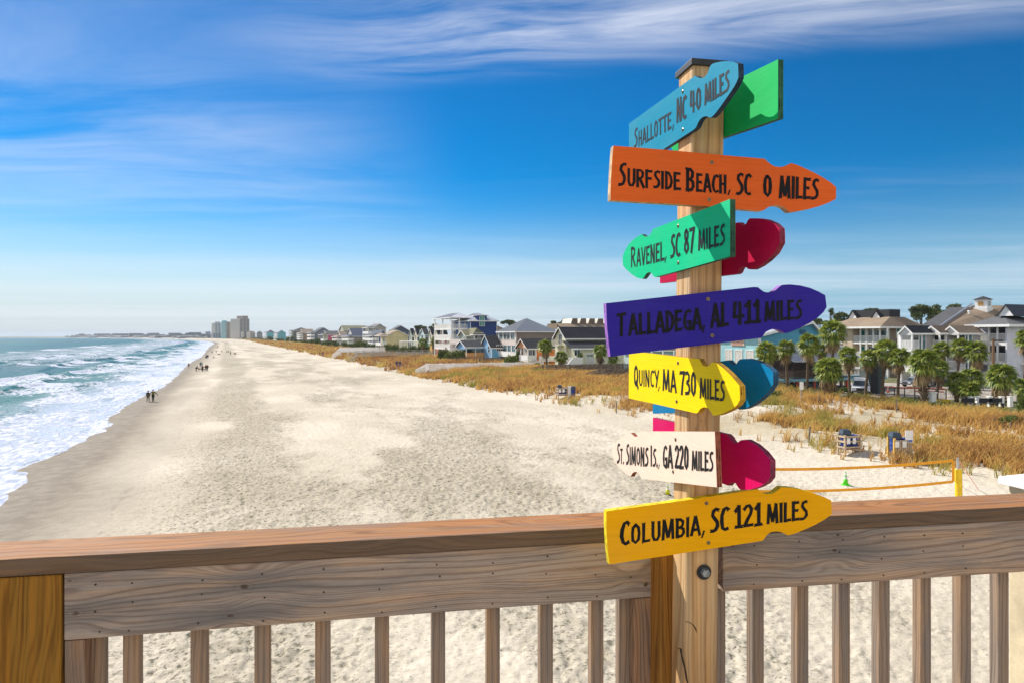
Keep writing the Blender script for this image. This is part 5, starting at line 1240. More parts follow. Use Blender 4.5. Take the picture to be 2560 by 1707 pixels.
mb = MB(); mb.add([(UP(700,-.4)[0],-.4,zA),(UP(990,-.4)[0],-.4,zA),(ut2,9,zT),(ut,9,zT),(UP(900, 11)[0],11,zA-.5),(ut2,11,zA-.5)], [(0,1,2,3),(0,3,4),(3,2,5,4)]); mb.build('roof', RGREY, h.root)
v0, v1 = UP(1000, -.5)[0], UP(1480, -.5)[0]; w0, Zw = UP(1425, 9.3); w1, _ = UP(1850, 9.3); zT2 = ZH(222, Zw)
mb = MB(); mb.add([(v0,-.5,zA+.15),(v1,-.5,zA-.45),(w1,9.3,zT2),(w0,9.3,zT2),(UP(1300, 13)[0],13,zA),(w1,13,zA)], [(0,1,2,3),(3,2,5,4),(0,3,4)]); mb.build('roof', RTAN, h.root)
mb = MB(); p, q = Vector((v0-.25,-.55,zA+.1)), Vector((w0-.25,9.3,zT2+.1)); mb.obox(p, q-p, (.22, 0, 0), (0, 0, .26)); mb.build('roof_edge', P((.30, .33, .40)), h.root)
mb = MB(); p, q = Vector((v1,-.6,zA-.55)), Vector((v1+2.4,-.6,zA+1.1)); mb.obox(p, q-p, (0, .12, 0), (0, 0, .3)); mb.build('roof_edge', WHITER, h.root)
for ax, ay in ((1380, 330), (1240, 420)):
    u_, Zk = UP(ax, 5); mb = MB(); mb.lathe([(.16, 0), (.16, .35), (.26, .36), (.2, .55)], 10); o = mb.build('roof_vent', WHITER, h.root); o.location = (u_, 5, ZH(ay, Zk))
u_, Zk = UP(1558, 7.5); z0_ = ZH(290, Zk); z1_ = ZH(150, Zk); zz_ = ZH(105, Zk); w_ = 1.0
mb = MB(); mb.box(-w_, w_, -w_, w_, -1.2, .5); mb.box(-w_*.86, w_*.86, -w_*.86, w_*.86, .5, z1_-z0_); cu = mb.build('cupola', WHITER, h.root); cu.location = (u_, 7.5, z0_); cu.rotation_euler.z = R(32)
mb = MB(); q = w_*1.12; zq = z1_-z0_; mb.add([(-q,-q,zq),(q,-q,zq),(q,q,zq),(-q,q,zq),(0,0,zz_-z0_)], [(0,1,4),(1,2,4),(2,3,4),(3,0,4),(3,2,1,0)]); mb.build('cupola_roof', RDARK, cu)
mb = MB(); mb.box(-.4, .4, -w_*.86-.05, -w_*.86-.01, .8, zq-.3); mb.build('louvre', P((.35, .40, .46)), cu)
mb = MB(); mb.box(-w_*.86-.05, -w_*.86-.01, -.4, .4, .8, zq-.3); mb.build('louvre', P((.62, .36, .12)), cu)

# ---- pale grey apartment at the right edge
h = House('apartment_block', 'pale lilac grey apartment block at the right edge, with white balconies and slate roof', 'building', P4x(1860), 97, P4x(1500), P4x(2300), Py(1300), Py(465))
LG = (.68, .69, .74); L = h.ds; xb, _ = h.u(P4x(2038))
h.walls(LG, LG, x0=1.9, x1=h.dc, y0=.25, y1=L+2); mb = MB(); mb.box(0, xb, 0, .22, 0, h.ze-.02); mb.build('side_wall', SDG(LG), h.root)
zt = h.z(Py(352)); ov = .9
mb = MB(); mb.v += [(-ov,-ov,h.ze),(h.dc,-ov,h.ze),(h.dc,L+1.5,h.ze),(-ov,L+1.5,h.ze),(3.6,2.6,zt),(h.dc,2.6,zt),(h.dc,L,zt),(3.6,L,zt)]; mb.f += [(0,1,5,4),(2,3,7,6),(3,0,4,7),(3,2,1,0),(4,5,6,7)]; mb.m += [0]*5; mb.build('roof', RGREY, h.root)
mb = MB(); mb.box(-ov-.06, -ov-.01, -ov, L+1.5, h.ze-.3, h.ze+.05); mb.box(-ov, h.dc, -ov-.06, -ov-.01, h.ze-.3, h.ze+.05); mb.build('fascia', WHITER, h.root)
y1, _ = h.v(P4x(1748), 2.6); ym, Zm = h.v(P4x(1848), 2.6); y0, _ = h.v(P4x(1952), 2.6); zg = EYE-(Py(222)-HY)/F*Zm-h.g; zg0 = EYE-(Py(355)-HY)/F*Zm-h.g
mb = MB(); mb.add([(2.6,y0,zg0),(2.6,y1,zg0),(2.6,ym,zg),(h.dc,y0,zg0),(h.dc,y1,zg0),(h.dc,ym,zg)], [(0,2,1),(3,4,5),(0,3,5,2),(1,2,5,4)]); mb.m[-2:] = [1, 1]; mb.build('gable', [WHITER, RSLATE], h.root)
mb = MB()
for yy in (y0, y1): mb.obox((2.35, ym, zg+.03), (h.dc-2.5, 0, 0), (0, (yy-ym)*1.06, (zg0-zg)*1.06), (0, 0, .15))
mb.build('upper_roof', RSLATE, h.root)
for yy in (690, 935, 1180):
    z_ = h.z(Py(yy)); h.balcony(z_, .02, 1.88, .23, L, 'of', rh=1.3, slab=.4); h.balcony(z_, xb+.02, h.dc, -1.2, .23, 'n', rh=1.3, slab=.4)
    h.win('o', h.v(P4x(1700), 1.9)[0], z_+.05, 1.1, 2.2, GLASS, x=1.9); h.win('o', h.v(P4x(1800), 1.9)[0], z_+.05, 1.1, 2.2, GLASS, x=1.9); h.win('n', xb+2, z_+.05, 2.2, 2.2, GLASS, y=.25)
h.posts([(.12, h.v(px, .12)[0]) for px in (P4x(1512), P4x(1630), P4x(1740))], 0, h.ze-.3, .2)
# ---- pale aqua cottage glimpsed between the boards
h = House('beach_cottage', 'pale aqua cottage with white porch glimpsed below the purple board', 'house', 1590, 128, 1560, 1700, 915, 878)
h.walls((.55, .66, .62), (.32, .52, .48)); h.roof('hip', h.ze+1.8, RBROWN); h.posts([(x, -1.5) for x in (0, 2.5, 5, 7.5)], 0, h.ze); h.balcony(h.zb+.3, -.5, 9, -1.6, -.02, 'n', rh=1.)
for u in (1.5, 4, 6.5): h.win('n', u, h.zb+.5, 1.2, 1.7)
# ================================================================== plants
def leafmat(name, c1, c2, rough=.6, trans=.0):
    m, t = newmat(name); a = t.attr('tint').outputs['Fac']; co = objco(t)
    c = t.mix(a, c1, c2)
    t.put(t.bsdf.inputs['Base Color'], c); t.bsdf.inputs['Roughness'].default_value = rough; t.bsdf.inputs['Specular IOR Level'].default_value = .25
    if trans:
        tr = t.n('ShaderNodeBsdfTranslucent'); t.put(tr.inputs['Color'], c); mx = t.n('ShaderNodeMixShader'); mx.inputs[0].default_value = trans
        out = m.node_tree.nodes['Material Output']; t.put(mx.inputs[1], t.bsdf.outputs[0]); t.put(mx.inputs[2], tr.outputs[0]); t.put(out.inputs['Surface'], mx.outputs[0])
    return m
NR = np.random.default_rng(11)
# ---- dune grass: one mass nobody could count
def dune_grass():
    def bare(x, y, c, s):
        m = np.zeros_like(x)
        for (c0, s0, rc, rs) in ((51.5, 38, 3.6, 11), (54, 46, 3.0, 6.5), (47.5, 50, 2.0, 4), (41.5, 46, 2.6, 6.5), (43.5, 54, 2.2, 6), (46, 33, 1.6, 4), (50.5, 29, 1.8, 4)):
            m = np.maximum(m, 1-smooth(.6, 1.25, np.sqrt(((c-c0)/rc)**2+((s-s0)/rs)**2)+.5*(fbm(x/1.6, y/1.6, 77, 2)-.5)))
        return m
    allV = []; allF = []; allT = []; base = 0
    for (smin, smax, n, hgt, wid, nb) in ((14, 75, 15000, .74, .028, 7), (75, 150, 13000, .9, .05, 6), (150, 330, 9000, 1.0, .10, 5), (330, 900, 6000, 1.2, .26, 4), (900, 2400, 2500, 1.6, .6, 4)):
        c = NR.uniform(34.5, 64.5, n*3); s = NR.uniform(smin, smax, n*3)
        x = CD[0]*c+SD[0]*s; y = CD[1]*c+SD[1]*s
        edge = 36.3-1.0*smooth(52, 62, s)+2.2*(fbm(s/7, s*0, 13, 3)-.5)*2
        cl = fbm(x/3.2, y/3.2, 15, 3); big = fbm(x/9, y/9, 16, 2)
        dens = smooth(-1.2, 3.2, c-edge)*(.10+.9*smooth(.36, .54, cl+.30*smooth(40, 47, c)+.2*(big-.5)))
        dens *= 1-.97*bare(x, y, c, s)
        dens *= np.where(s < 75, (.30+.70*smooth(38, 44, c))*(.12+.88*smooth(.44, .55, fbm(x/4.2+3, y/4.2, 25, 3))), 1)
        keep = NR.random(n*3) < dens
        x, y, c, s = x[keep][:n], y[keep][:n], c[keep][:n], s[keep][:n]
        z = gheight(x, y); k = len(x)
        x = np.repeat(x, nb); y = np.repeat(y, nb); z = np.repeat(z, nb); c = np.repeat(c, nb); m = len(x)
        spread = .16 if smin < 150 else .4
        a = NR.uniform(0, 2*np.pi, m); rr = spread*np.sqrt(NR.random(m)); bx = x+np.cos(a)*rr; by = y+np.sin(a)*rr
        hh = hgt*NR.uniform(.45, 1.15, m)*(.75+.5*np.repeat(NR.random(k), nb)); ln = NR.uniform(.15, .75, m)*hh; b = NR.uniform(0, 2*np.pi, m)
        lx = np.cos(b)*ln+.12*hh; ly = np.sin(b)*ln-.10*hh; o = NR.uniform(0, np.pi, m); wx = np.cos(o)*wid; wy = np.sin(o)*wid
        v = np.stack([np.stack([bx-wx, by-wy, z-.04], -1), np.stack([bx+wx, by+wy, z-.04], -1),
                      np.stack([bx+lx*.4+wx*.7, by+ly*.4+wy*.7, z+hh*.62], -1), np.stack([bx+lx*.4-wx*.7, by+ly*.4-wy*.7, z+hh*.62], -1),
                      np.stack([bx+lx, by+ly, z+hh*.98], -1), np.stack([bx+lx*1.03+wx*.2, by+ly*1.03+wy*.2, z+hh*.96], -1)], 1)
        f0 = np.arange(m)*6
        q = np.concatenate([np.stack([f0, f0+1, f0+2, f0+3], -1), np.stack([f0+3, f0+2, f0+5, f0+4], -1)])
        green = smooth(.56, .66, fbm(x/5, y/6, 19, 3))*.46+.24*smooth(57, 63, c)
        br = .17*np.clip(1-np.abs(.5-fbm(x/4, y/4, 23, 3))*6, 0, 1)
        tn = np.clip(np.where(smin >= 150, .07, .20)-br+green+NR.normal(0, .10, m), 0, 1)
        allV.append(v.reshape(-1, 3)); allF.append(q+base); allT.append(np.repeat(tn, 6)); base += m*6
    m, t = newmat('dune_grass'); a = t.attr('tint').outputs['Fac']
    c = t.ramp(a, [(0., (.31, .165, .07)), (.14, (.62, .37, .11)), (.28, (.64, .44, .14)), (.55, (.36, .31, .075)), (1., (.16, .19, .04))])
    t.put(t.bsdf.inputs['Base Color'], c); t.bsdf.inputs['Roughness'].default_value = .75; t.bsdf.inputs['Specular IOR Level'].default_value = .15
    tr = t.n('ShaderNodeBsdfTranslucent'); t.put(tr.inputs['Color'], c); mx = t.n('ShaderNodeMixShader'); mx.inputs[0].default_value = .35
    out = m.node_tree.nodes['Material Output']; t.put(mx.inputs[1], t.bsdf.outputs[0]); t.put(mx.inputs[2], tr.outputs[0]); t.put(out.inputs['Surface'], mx.outputs[0])
    o = np_mesh('dune_grass', np.concatenate(allV), np.concatenate(allF), m, {'tint': ('FLOAT', np.concatenate(allT))})
    tag(o, 'tall golden dune grass covering the dunes behind the beach', 'dune grass', kind='stuff')
dune_grass()

# ---- cabbage palms
PGREEN = leafmat('palm_green', (.06, .135, .012), (.38, .40, .07), .45, .3); PDEAD = leafmat('palm_dead', (.16, .105, .05), (.40, .29, .15), .8)
def trunkm(name, c1, c2, fr):
    m, t = newmat(name); co = objco(t); z = t.sep(co)[2]
    n = t.noise(co, 7, 4, .65); ring = t.math('FRACT', t.math('ADD', t.math('MULTIPLY', z, fr), t.math('MULTIPLY', n, .9)))
    t.put(t.bsdf.inputs['Base Color'], t.mix(t.math('MULTIPLY', ring, t.mapr(n, .2, .8)), c1, c2)); t.bsdf.inputs['Roughness'].default_value = .9
    t.put(t.bsdf.inputs['Normal'], t.bump(t.math('ADD', ring, n), .8, .03)); return m
PTR = trunkm('palm_trunk', (.085, .058, .036), (.24, .17, .11), 5.); BARK = trunkm('bark', (.06, .045, .03), (.19, .15, .10), 1.5)
def fan(V, Fs, T, org, az, el, L, r, dead):
    """one fan leaf: stalk and a half circle of narrow drooping leaflets"""
    d = Vector((math.cos(az)*math.cos(el), math.sin(az)*math.cos(el), math.sin(el))); side = Vector((-math.sin(az), math.cos(az), 0)); up = side.cross(d)*-1
    if up.z < 0: up = -up
    st = L*.45; tip = org+d*st+Vector((0, 0, -.05*L)); n = len(V); w = side*.025
    V += [org-w, org+w, tip+w, tip-w]; Fs.append((n, n+1, n+2, n+3)); T += [.2]*4
    k = 15
    for i in range(k):
        a = -1.75+3.5*i/(k-1)+r.uniform(-.06, .06)
        l = L*.62*(1-.16*abs(a)/1.6)*r.uniform(.85, 1.1)
        e = d*math.cos(a)+side*math.sin(a)
        fold = up*(-.15-.25*abs(math.sin(a)))*l
        droop = Vector((0, 0, -1))*l*(.34 if not dead else .75)*r.uniform(.7, 1.3)
        mid = tip+e*l*.55+fold*.35+droop*.12; end = tip+e*l+fold+droop
        wv = (e.cross(up)).normalized()*L*.048
        n = len(V); tn = r.random()
        V += [tip-wv*.3, tip+wv*.3, mid+wv, mid-wv, end]
        Fs.append((n, n+1, n+2, n+3)); Fs.append((n+3, n+2, n+4, n+4)); T += [tn]*5
def mesh_from(name, V, Fs, T, mat, parent):
    me = bpy.data.meshes.new(name); me.from_pydata([tuple(v) for v in V], [], [tuple(dict.fromkeys(f)) for f in Fs]); me.materials.append(mat)
    a = me.attributes.new('tint', 'FLOAT', 'POINT'); a.data.foreach_set('value', T)
    o = bpy.data.objects.new(name, me); COL.objects.link(o); o.parent = parent; return o
def palm_proto(seed, H, cr, ng, nd, tr=.15, boots=False, low=False):
    r = random.Random(seed); root = thing('cabbage_palm', (0, 0, -50), 'x x x x', 'palm tree', 'cabbage palms')
    lean = (r.uniform(-.25, .25), r.uniform(-.25, .25)); mb = MB()
    pts = [(lean[0]*(i/6)**1.6*1.2, lean[1]*(i/6)**1.6*1.2, H*i/6) for i in range(7)]
    mb.tube(pts, [tr*1.35, tr*1.1, tr, tr, tr*1.02, tr*1.1, tr*1.15], 10)
    if boots:
        for i in range(90):
            a = r.uniform(0, 6.28); z = H*r.uniform(.05, 1); q = Vector((pts[0][0]+math.cos(a)*tr, math.sin(a)*tr, z)); o_ = Vector((math.cos(a), math.sin(a), .9))*.28
            mb.tube([q, q+o_], [.055, .02], 4)
    tk = mb.build('trunk', PTR, root, smooth=not boots)
    top = Vector(pts[-1]); V, Fs, T = [], [], []
    for i in range(ng):
        f = i/ng; el = math.radians(85-118*f**.85+r.uniform(-9, 9)); fan(V, Fs, T, top+Vector((0, 0, .1+.25*(1-f))), i*2.399+r.uniform(-.3, .3), el, cr*r.uniform(.85, 1.15), r, False)
    mesh_from('crown', V, Fs, T, PGREEN, root); V, Fs, T = [], [], []
    for i in range(nd): fan(V, Fs, T, top+Vector((0, 0, -.1-.5*r.random())), r.uniform(0, 6.28), math.radians(r.uniform(-75, -25)), cr*r.uniform(.6, .9), r, True)
    if nd: mesh_from('dead_fronds', V, Fs, T, PDEAD, root)
    root['H'] = H; root['cr'] = cr; return root
palms = [palm_proto(1, 4.6, 1.55, 34, 13), palm_proto(2, 4.2, 1.5, 30, 17), palm_proto(3, 3.4, 1.7, 34, 12, .26, True), palm_proto(4, 1.3, 1.9, 36, 12, .2)]
used = [False]*4
def palm(px, pyc, pyb, Z, wpx, kind, label, H=None):
    """palm with crown centre at (px, pyc), foot row pyb (its foot stands on the ground at depth Z), crown wpx wide"""
    x = kx(px)*Z; z0 = gz(x, Z)-.05; zc = EYE-(pyc-HY)/F*Z
    src = palms[kind]
    if used[kind]: o = copy_tree(src)
    else: o = src; used[kind] = True
    o['label'] = label
    sw = wpx/F*Z/2/(src['cr']*1.02); sh = max(.25, (zc-z0)/(src['H']+.1))
    o.location = (x, Z, z0); o.rotation_euler = (0, 0, rnd.uniform(0, 6.28)); o.scale = (sw, sw, sh)
    for ch in o.children:
        # trunk stretches to the height, leaves keep their shape
        if ch.name.split('.')[0] == 'trunk': ch.scale = (1/sw*1., 1/sw*1., 1)
        else:
            ch.scale = (1, 1, sw/sh); ch.location.z = (zc-z0)/sh-src['H']*sw/sh
    return o
def P3(x, y): return (P3x(x), Py(y))
def P4(x, y): return (P4x(x), Py(y))
def PP(f, cx, cy, by, w, Z, kind, label): palm(f(cx, cy)[0], f(cx, cy)[1], Py(by), Z, w*.19769, kind, label)
PP(P3, 640, 830, 1250, 330, 78, 0, 'cabbage palm nearest the signpost, against the turquoise restaurant corner')
PP(P3, 905, 780, 1260, 270, 80, 1, 'cabbage palm with brown skirt, second right of the signpost post')
PP(P3, 1150, 730, 1300, 330, 77, 1, 'shaggy cabbage palm before the restaurant metal porch roof')
PP(P3, 1475, 590, 1300, 390, 84, 0, 'tallest cabbage palm, its crown between restaurant roof and tan apartments')
PP(P3, 1330, 800, 1290, 200, 86, 1, 'small brownish palm crown just left of the tallest palm trunk')
PP(P3, 1420, 1050, 1350, 430, 73, 2, 'squat cabbage palm with thick trunk, before the restaurant parking')
PP(P3, 1690, 870, 1340, 290, 80, 0, 'cabbage palm beside the white truck')
PP(P3, 1890, 900, 1380, 260, 77, 1, 'cabbage palm just right of the white truck')
PP(P4, 280, 810, 1410, 340, 76, 1, 'cabbage palm before the tan apartments, at the orange traffic cone')
PP(P4, 475, 890, 1430, 300, 74, 0, 'cabbage palm left of the thick trunked palm at the parking lot')
PP(P4, 805, 950, 1480, 450, 70, 2, 'big cabbage palm with criss-cross boots on its thick trunk, at the parking fence')
PP(P4, 965, 1030, 1455, 270, 74, 1, 'slim cabbage palm close behind the big criss-cross trunk palm')
PP(P4, 1020, 800, 1300, 260, 92, 0, 'cabbage palm crown in front of the middle gabled balcony bay')
PP(P4, 1225, 770, 1200, 280, 90, 1, 'cabbage palm before the third gabled balcony bay')
PP(P4, 1500, 820, 1200, 340, 88, 0, 'wide cabbage palm at the corner of the lilac grey apartments')
PP(P4, 2075, 660, 1250, 300, 84, 0, 'cabbage palm cut by the right edge of the picture')
PP(P4, 1220, 1190, 1500, 330, 73, 3, 'low bushy palm at the white garden posts')
PP(P4, 1420, 1150, 1500, 340, 75, 3, 'low bushy palm left of the broad one at the garden posts')
PP(P4, 1420, 1300, 1500, 300, 71, 3, 'small low palm in front of its bushy neighbours')
PP(P4, 1790, 1130, 1540, 430, 70, 2, 'broad shaggy palm in front of the lilac grey apartments')
PP(P4, 2030, 1250, 1500, 280, 72, 3, 'low dark palm at the right edge by the white posts')
def PA(cx, cy, by, w, Z, kind, label): palm(A(cx), Ay(cy), Ay(by), Z, w*.2211, kind, label)
PA(1480, 490, 690, 200, 138, 0, 'cabbage palm in front of the orange cottage')
PA(1655, 600, 690, 175, 136, 3, 'short palm at the cream house stairs')
PA(2085, 540, 680, 200, 134, 2, 'cabbage palm left of the yellow board, before the cream house')
PA(2225, 620, 690, 150, 133, 3, 'low palm half hidden behind the lemon and purple boards')
PA(82, 440, 540, 125, 232, 2, 'dark round palm left of the blue house, before the terraced houses')
PA(212, 430, 540, 115, 230, 2, 'dark round palm next to the tall blue house')

# ---- shrubs and trees from many small leaf clumps
LEAFD = leafmat('shrub_leaves', (.025, .06, .010), (.16, .20, .035), .6, .15); LEAFP = leafmat('pine_leaves', (.022, .05, .012), (.14, .16, .03), .65, .1)
def clump_mesh(seed, blobs, n, size, name, mat, parent):
    g = np.random.default_rng(seed); V = []; T = []
    vol = np.array([b[3]*b[4]*b[5] for b in blobs])**.67; pk = g.choice(len(blobs), n, p=vol/vol.sum()); B = np.array(blobs)[pk]
    d = g.normal(size=(n, 3)); d /= np.linalg.norm(d, axis=1)[:, None]; rad = g.random(n)**.42
    lump = 1+.35*(vnoise(d[:, 0]*2.3+pk*3.1, d[:, 2]*2.3+d[:, 1]*1.7, seed)-.5)
    c = B[:, :3]+d*B[:, 3:]*(rad*lump)[:, None]
    a1 = g.normal(size=(n, 3)); a1 /= np.linalg.norm(a1, axis=1)[:, None]; a2 = np.cross(a1, g.normal(size=(n, 3))); a2 /= np.linalg.norm(a2, axis=1)[:, None]
    s = size*g.uniform(.6, 1.4, n)[:, None]
    v = np.stack([c-a1*s, c-a2*s*.55, c+a1*s, c+a2*s*.55], 1)
    t = np.clip(np.repeat(g.random(len(blobs)), 1)[pk]*.5+g.random(n)*.5, 0, 1)
    f = np.arange(n*4).reshape(n, 4)
    return np_mesh(name, v.reshape(-1, 3), f, mat, {'tint': ('FLOAT', np.repeat(t, 4))}, parent=parent)
def shrub_proto(seed):
    g = random.Random(seed); root = thing('beach_shrub', (0, 0, -50), 'x x x x', 'shrub', 'shrubs in front of the beach houses')
    bl = [(g.uniform(-.6, .6), g.uniform(-.4, .4), g.uniform(.25, .65), g.uniform(.3, .55), g.uniform(.3, .5), g.uniform(.22, .40)) for i in range(7)]
    clump_mesh(seed, bl, 900, .085, 'foliage', LEAFD, root)
    mb = MB()
    for i in range(4): mb.tube([(0, 0, -.1), (g.uniform(-.3, .3), g.uniform(-.2, .2), .35), (g.uniform(-.6, .6), g.uniform(-.4, .4), .6)], [.05, .035, .015], 5)
    mb.build('stem', BARK, root); return root
shr = [shrub_proto(s) for s in (3, 4, 5)]; su = [False]*3
def shrub(px, ytop, ybot, wpx, Z, label):
    i = rnd.randrange(3)
    if not su[0]: i = 0
    elif not su[1]: i = 1
    elif not su[2]: i = 2
    o = copy_tree(shr[i]) if su[i] else shr[i]; su[i] = True
    x = kx(px)*Z; zb = min(EYE-(ybot-HY)/F*Z, gz(x, Z)+.1); zt = EYE-(ytop-HY)/F*Z
    o.location = (x, Z, zb); o.scale = (wpx/F*Z/2/1.0, wpx/F*Z/2.2, max(.6, zt-zb)/.98); o.rotation_euler.z = rnd.choice((0, 3.14)); o['label'] = label
for cx, y0, y1, w, Z, lab in ((310, 490, 600, 165, 190, 'dark bush below the tall blue house porch'), (385, 520, 612, 175, 186, 'bright green bush in front of the tall blue house'), (455, 520, 605, 130, 184, 'green bush before the sage house deck'),
        (520, 505, 605, 140, 182, 'rounded bush left of the sky blue cottage'), (600, 455, 600, 110, 185, 'tall brownish bush at the sky blue cottage'), (1060, 555, 672, 190, 150, 'wide yellow green bush below the tall taupe house'),
        (1150, 500, 545, 60, 163, 'small bush at the orange cottage porch corner'), (1850, 520, 600, 75, 146, 'upright shrub beside the cream house garage door'), (1365, 655, 690, 80, 148, 'tiny shrub at the white boardwalk end'),
        (1420, 690, 730, 60, 140, 'tiny shrub at the wooden boardwalk stairs')):
    shrub(A(cx), Ay(y0), Ay(y1), w*.2211, Z, lab)
bs = [(1145, 330, 375, 70, 520, 'slate blue house corner'), (1190, 315, 385, 85, 490, 'white pink house porch'), (1260, 345, 400, 80, 440, 'pink house front'), (1300, 335, 402, 90, 420, 'pink house side'), (1355, 332, 405, 80, 400, 'small white porch house'),
      (1450, 345, 405, 80, 370, 'dark roofed grey house porch'), (1520, 365, 408, 80, 345, 'dark roofed grey house'), (1570, 335, 405, 85, 345, 'dark roofed grey house, its taller one'), (1640, 340, 408, 90, 330, 'tall cream house'), (1710, 370, 412, 90, 310, 'navy house porch'), (1780, 365, 415, 90, 300, 'navy house corner'),
      (1860, 365, 440, 90, 262, 'yellow house, left one'), (1930, 370, 445, 110, 255, 'yellow house, right one'), (2020, 390, 450, 90, 250, 'white pergola, left one'), (2090, 380, 448, 120, 246, 'white pergola, right one'), (2170, 360, 440, 90, 244, 'terraced houses, left one'),
      (2215, 380, 445, 90, 242, 'terraced houses, right one'), (1100, 340, 372, 60, 560, 'brown house balconies'), (1050, 335, 372, 80, 600, 'brown house, left one'), (985, 330, 358, 60, 660, 'charcoal house, right one'), (905, 305, 352, 45, 740, 'charcoal house, left one'),
      (950, 295, 350, 40, 720, 'charcoal house, the tall one'), (840, 320, 355, 90, 830, 'near turquoise house'), (740, 300, 345, 60, 930, 'far turquoise house, tall one'), (700, 325, 345, 70, 1000, 'far turquoise house, low one'), (620, 315, 335, 110, 1200, 'grey far house'), (520, 310, 330, 120, 1400, 'beige far house')]
for cx, y0, y1, w, Z, lab in bs: shrub(Bx(cx), By(y0), By(y1), w*.2636, Z, 'dark green bush in front of the '+lab)
shrub(P4x(2040), Py(1290), Py(1560), 190*.198, 60, 'dark green bush on the dune at the right edge'); shrub(2540, 1035, 1062, 75, 52, 'low dark bush on the dune under the right edge palms')
for px, y, w, lab in ((2262, 1002, 50, 'big criss-cross trunk palm'), (2350, 1012, 60, 'white pedestal'), (2105, 975, 45, 'squat palm'), (1945, 985, 50, 'restaurant stairs')):
    p = on_ground(px, y+8); shrub(px, y-10, y+8, w, p.y, 'small green dune shrub near the '+lab)

def tree(px, ytop, ycrown_bot, wpx, Z, label, seed, umb=True, thin=False):
    x = kx(px)*Z; z0 = 3.0; zt = EYE-(ytop-HY)/F*Z; zb = EYE-(ycrown_bot-HY)/F*Z; w = wpx/F*Z; g = random.Random(seed)
    root = thing('pine_tree', (x, Z, z0), label, 'tree', 'trees beyond the houses')
    H = zt-z0; hb = max(1.5, zb-z0); bl = []
    nb = 6 if thin else 11
    for i in range(nb):
        fx = g.uniform(-.42, .42)*w; fh = g.uniform(.1, .92)*(1-.35*abs(fx)/(.5*w))
        rw = w*g.uniform(.15, .27)*(.7 if thin else 1); bl.append((fx, g.uniform(-.25, .25)*w, hb+(H-hb)*fh, rw, rw, max(.35, (H-hb)*g.uniform(.14, .28))))
    clump_mesh(seed, bl, 700 if thin else 3200, w*.022+.10, 'crown', LEAFP, root)
    mb = MB(); tr = max(.12, H*.018); mb.tube([(0, 0, 0), (g.uniform(-.2, .2), 0, hb*.6), (g.uniform(-.3, .3), 0, hb+(H-hb)*.5)], [tr*1.3, tr, tr*.5], 7)
    tk = mb.build('trunk', BARK, root)
    for b in bl[:5]:
        mb = MB(); mb.tube([(0, 0, hb*.75), (b[0]*.5, b[1]*.5, (hb*.75+b[2])/2+.2), (b[0], b[1], b[2])], [tr*.5, tr*.35, tr*.15], 5); mb.build('limb', BARK, root)
tree(A(55), Ay(232), Ay(300), 150*.2211, 330, 'rounded tree behind the terraced houses, farther from the blue house', 41); tree(A(205), Ay(222), Ay(300), 160*.2211, 325, 'rounded tree behind the terraced houses, touching the blue house', 42)
tree(A(1058), Ay(175), Ay(250), 190*.2211, 300, 'flat topped tree between the blue house and the taupe house', 43); tree(A(1570), Ay(178), Ay(262), 150*.2211, 290, 'tree right of the taupe house roof', 44); tree(A(1690), Ay(165), Ay(255), 110*.2211, 288, 'darker tree left of the brown townhouse block', 45)
tree(P3x(1450), Py(265), Py(350), 135*.19769, 240, 'lone thin pine above the restaurant roof', 46, thin=True); tree(P3x(1310), Py(385), Py(460), 240*.19769, 230, 'low dark trees at the tip of the purple board', 47)
tree(P3x(1610), Py(300), Py(450), 240*.19769, 200, 'green tree left of the tan apartments', 48); tree(P3x(1900), Py(252), Py(330), 330*.19769, 190, 'tree showing above the tan apartments dark roof', 49); tree(P4x(150), Py(252), Py(330), 190*.19769, 188, 'small tree top behind the tan apartments right gable', 50)
tree(P4x(770), Py(222), Py(430), 280*.19769, 170, 'pine right of the tan apartments, before the grey roof', 51); tree(P4x(1040), Py(200), Py(420), 320*.19769, 172, 'tall pine behind the dark grey roof', 52); tree(P4x(1220), Py(203), Py(400), 260*.19769, 176, 'pine left of the cupola', 53); tree(P4x(1660), Py(226), Py(300), 160*.19769, 180, 'small tree top right of the cupola', 54)
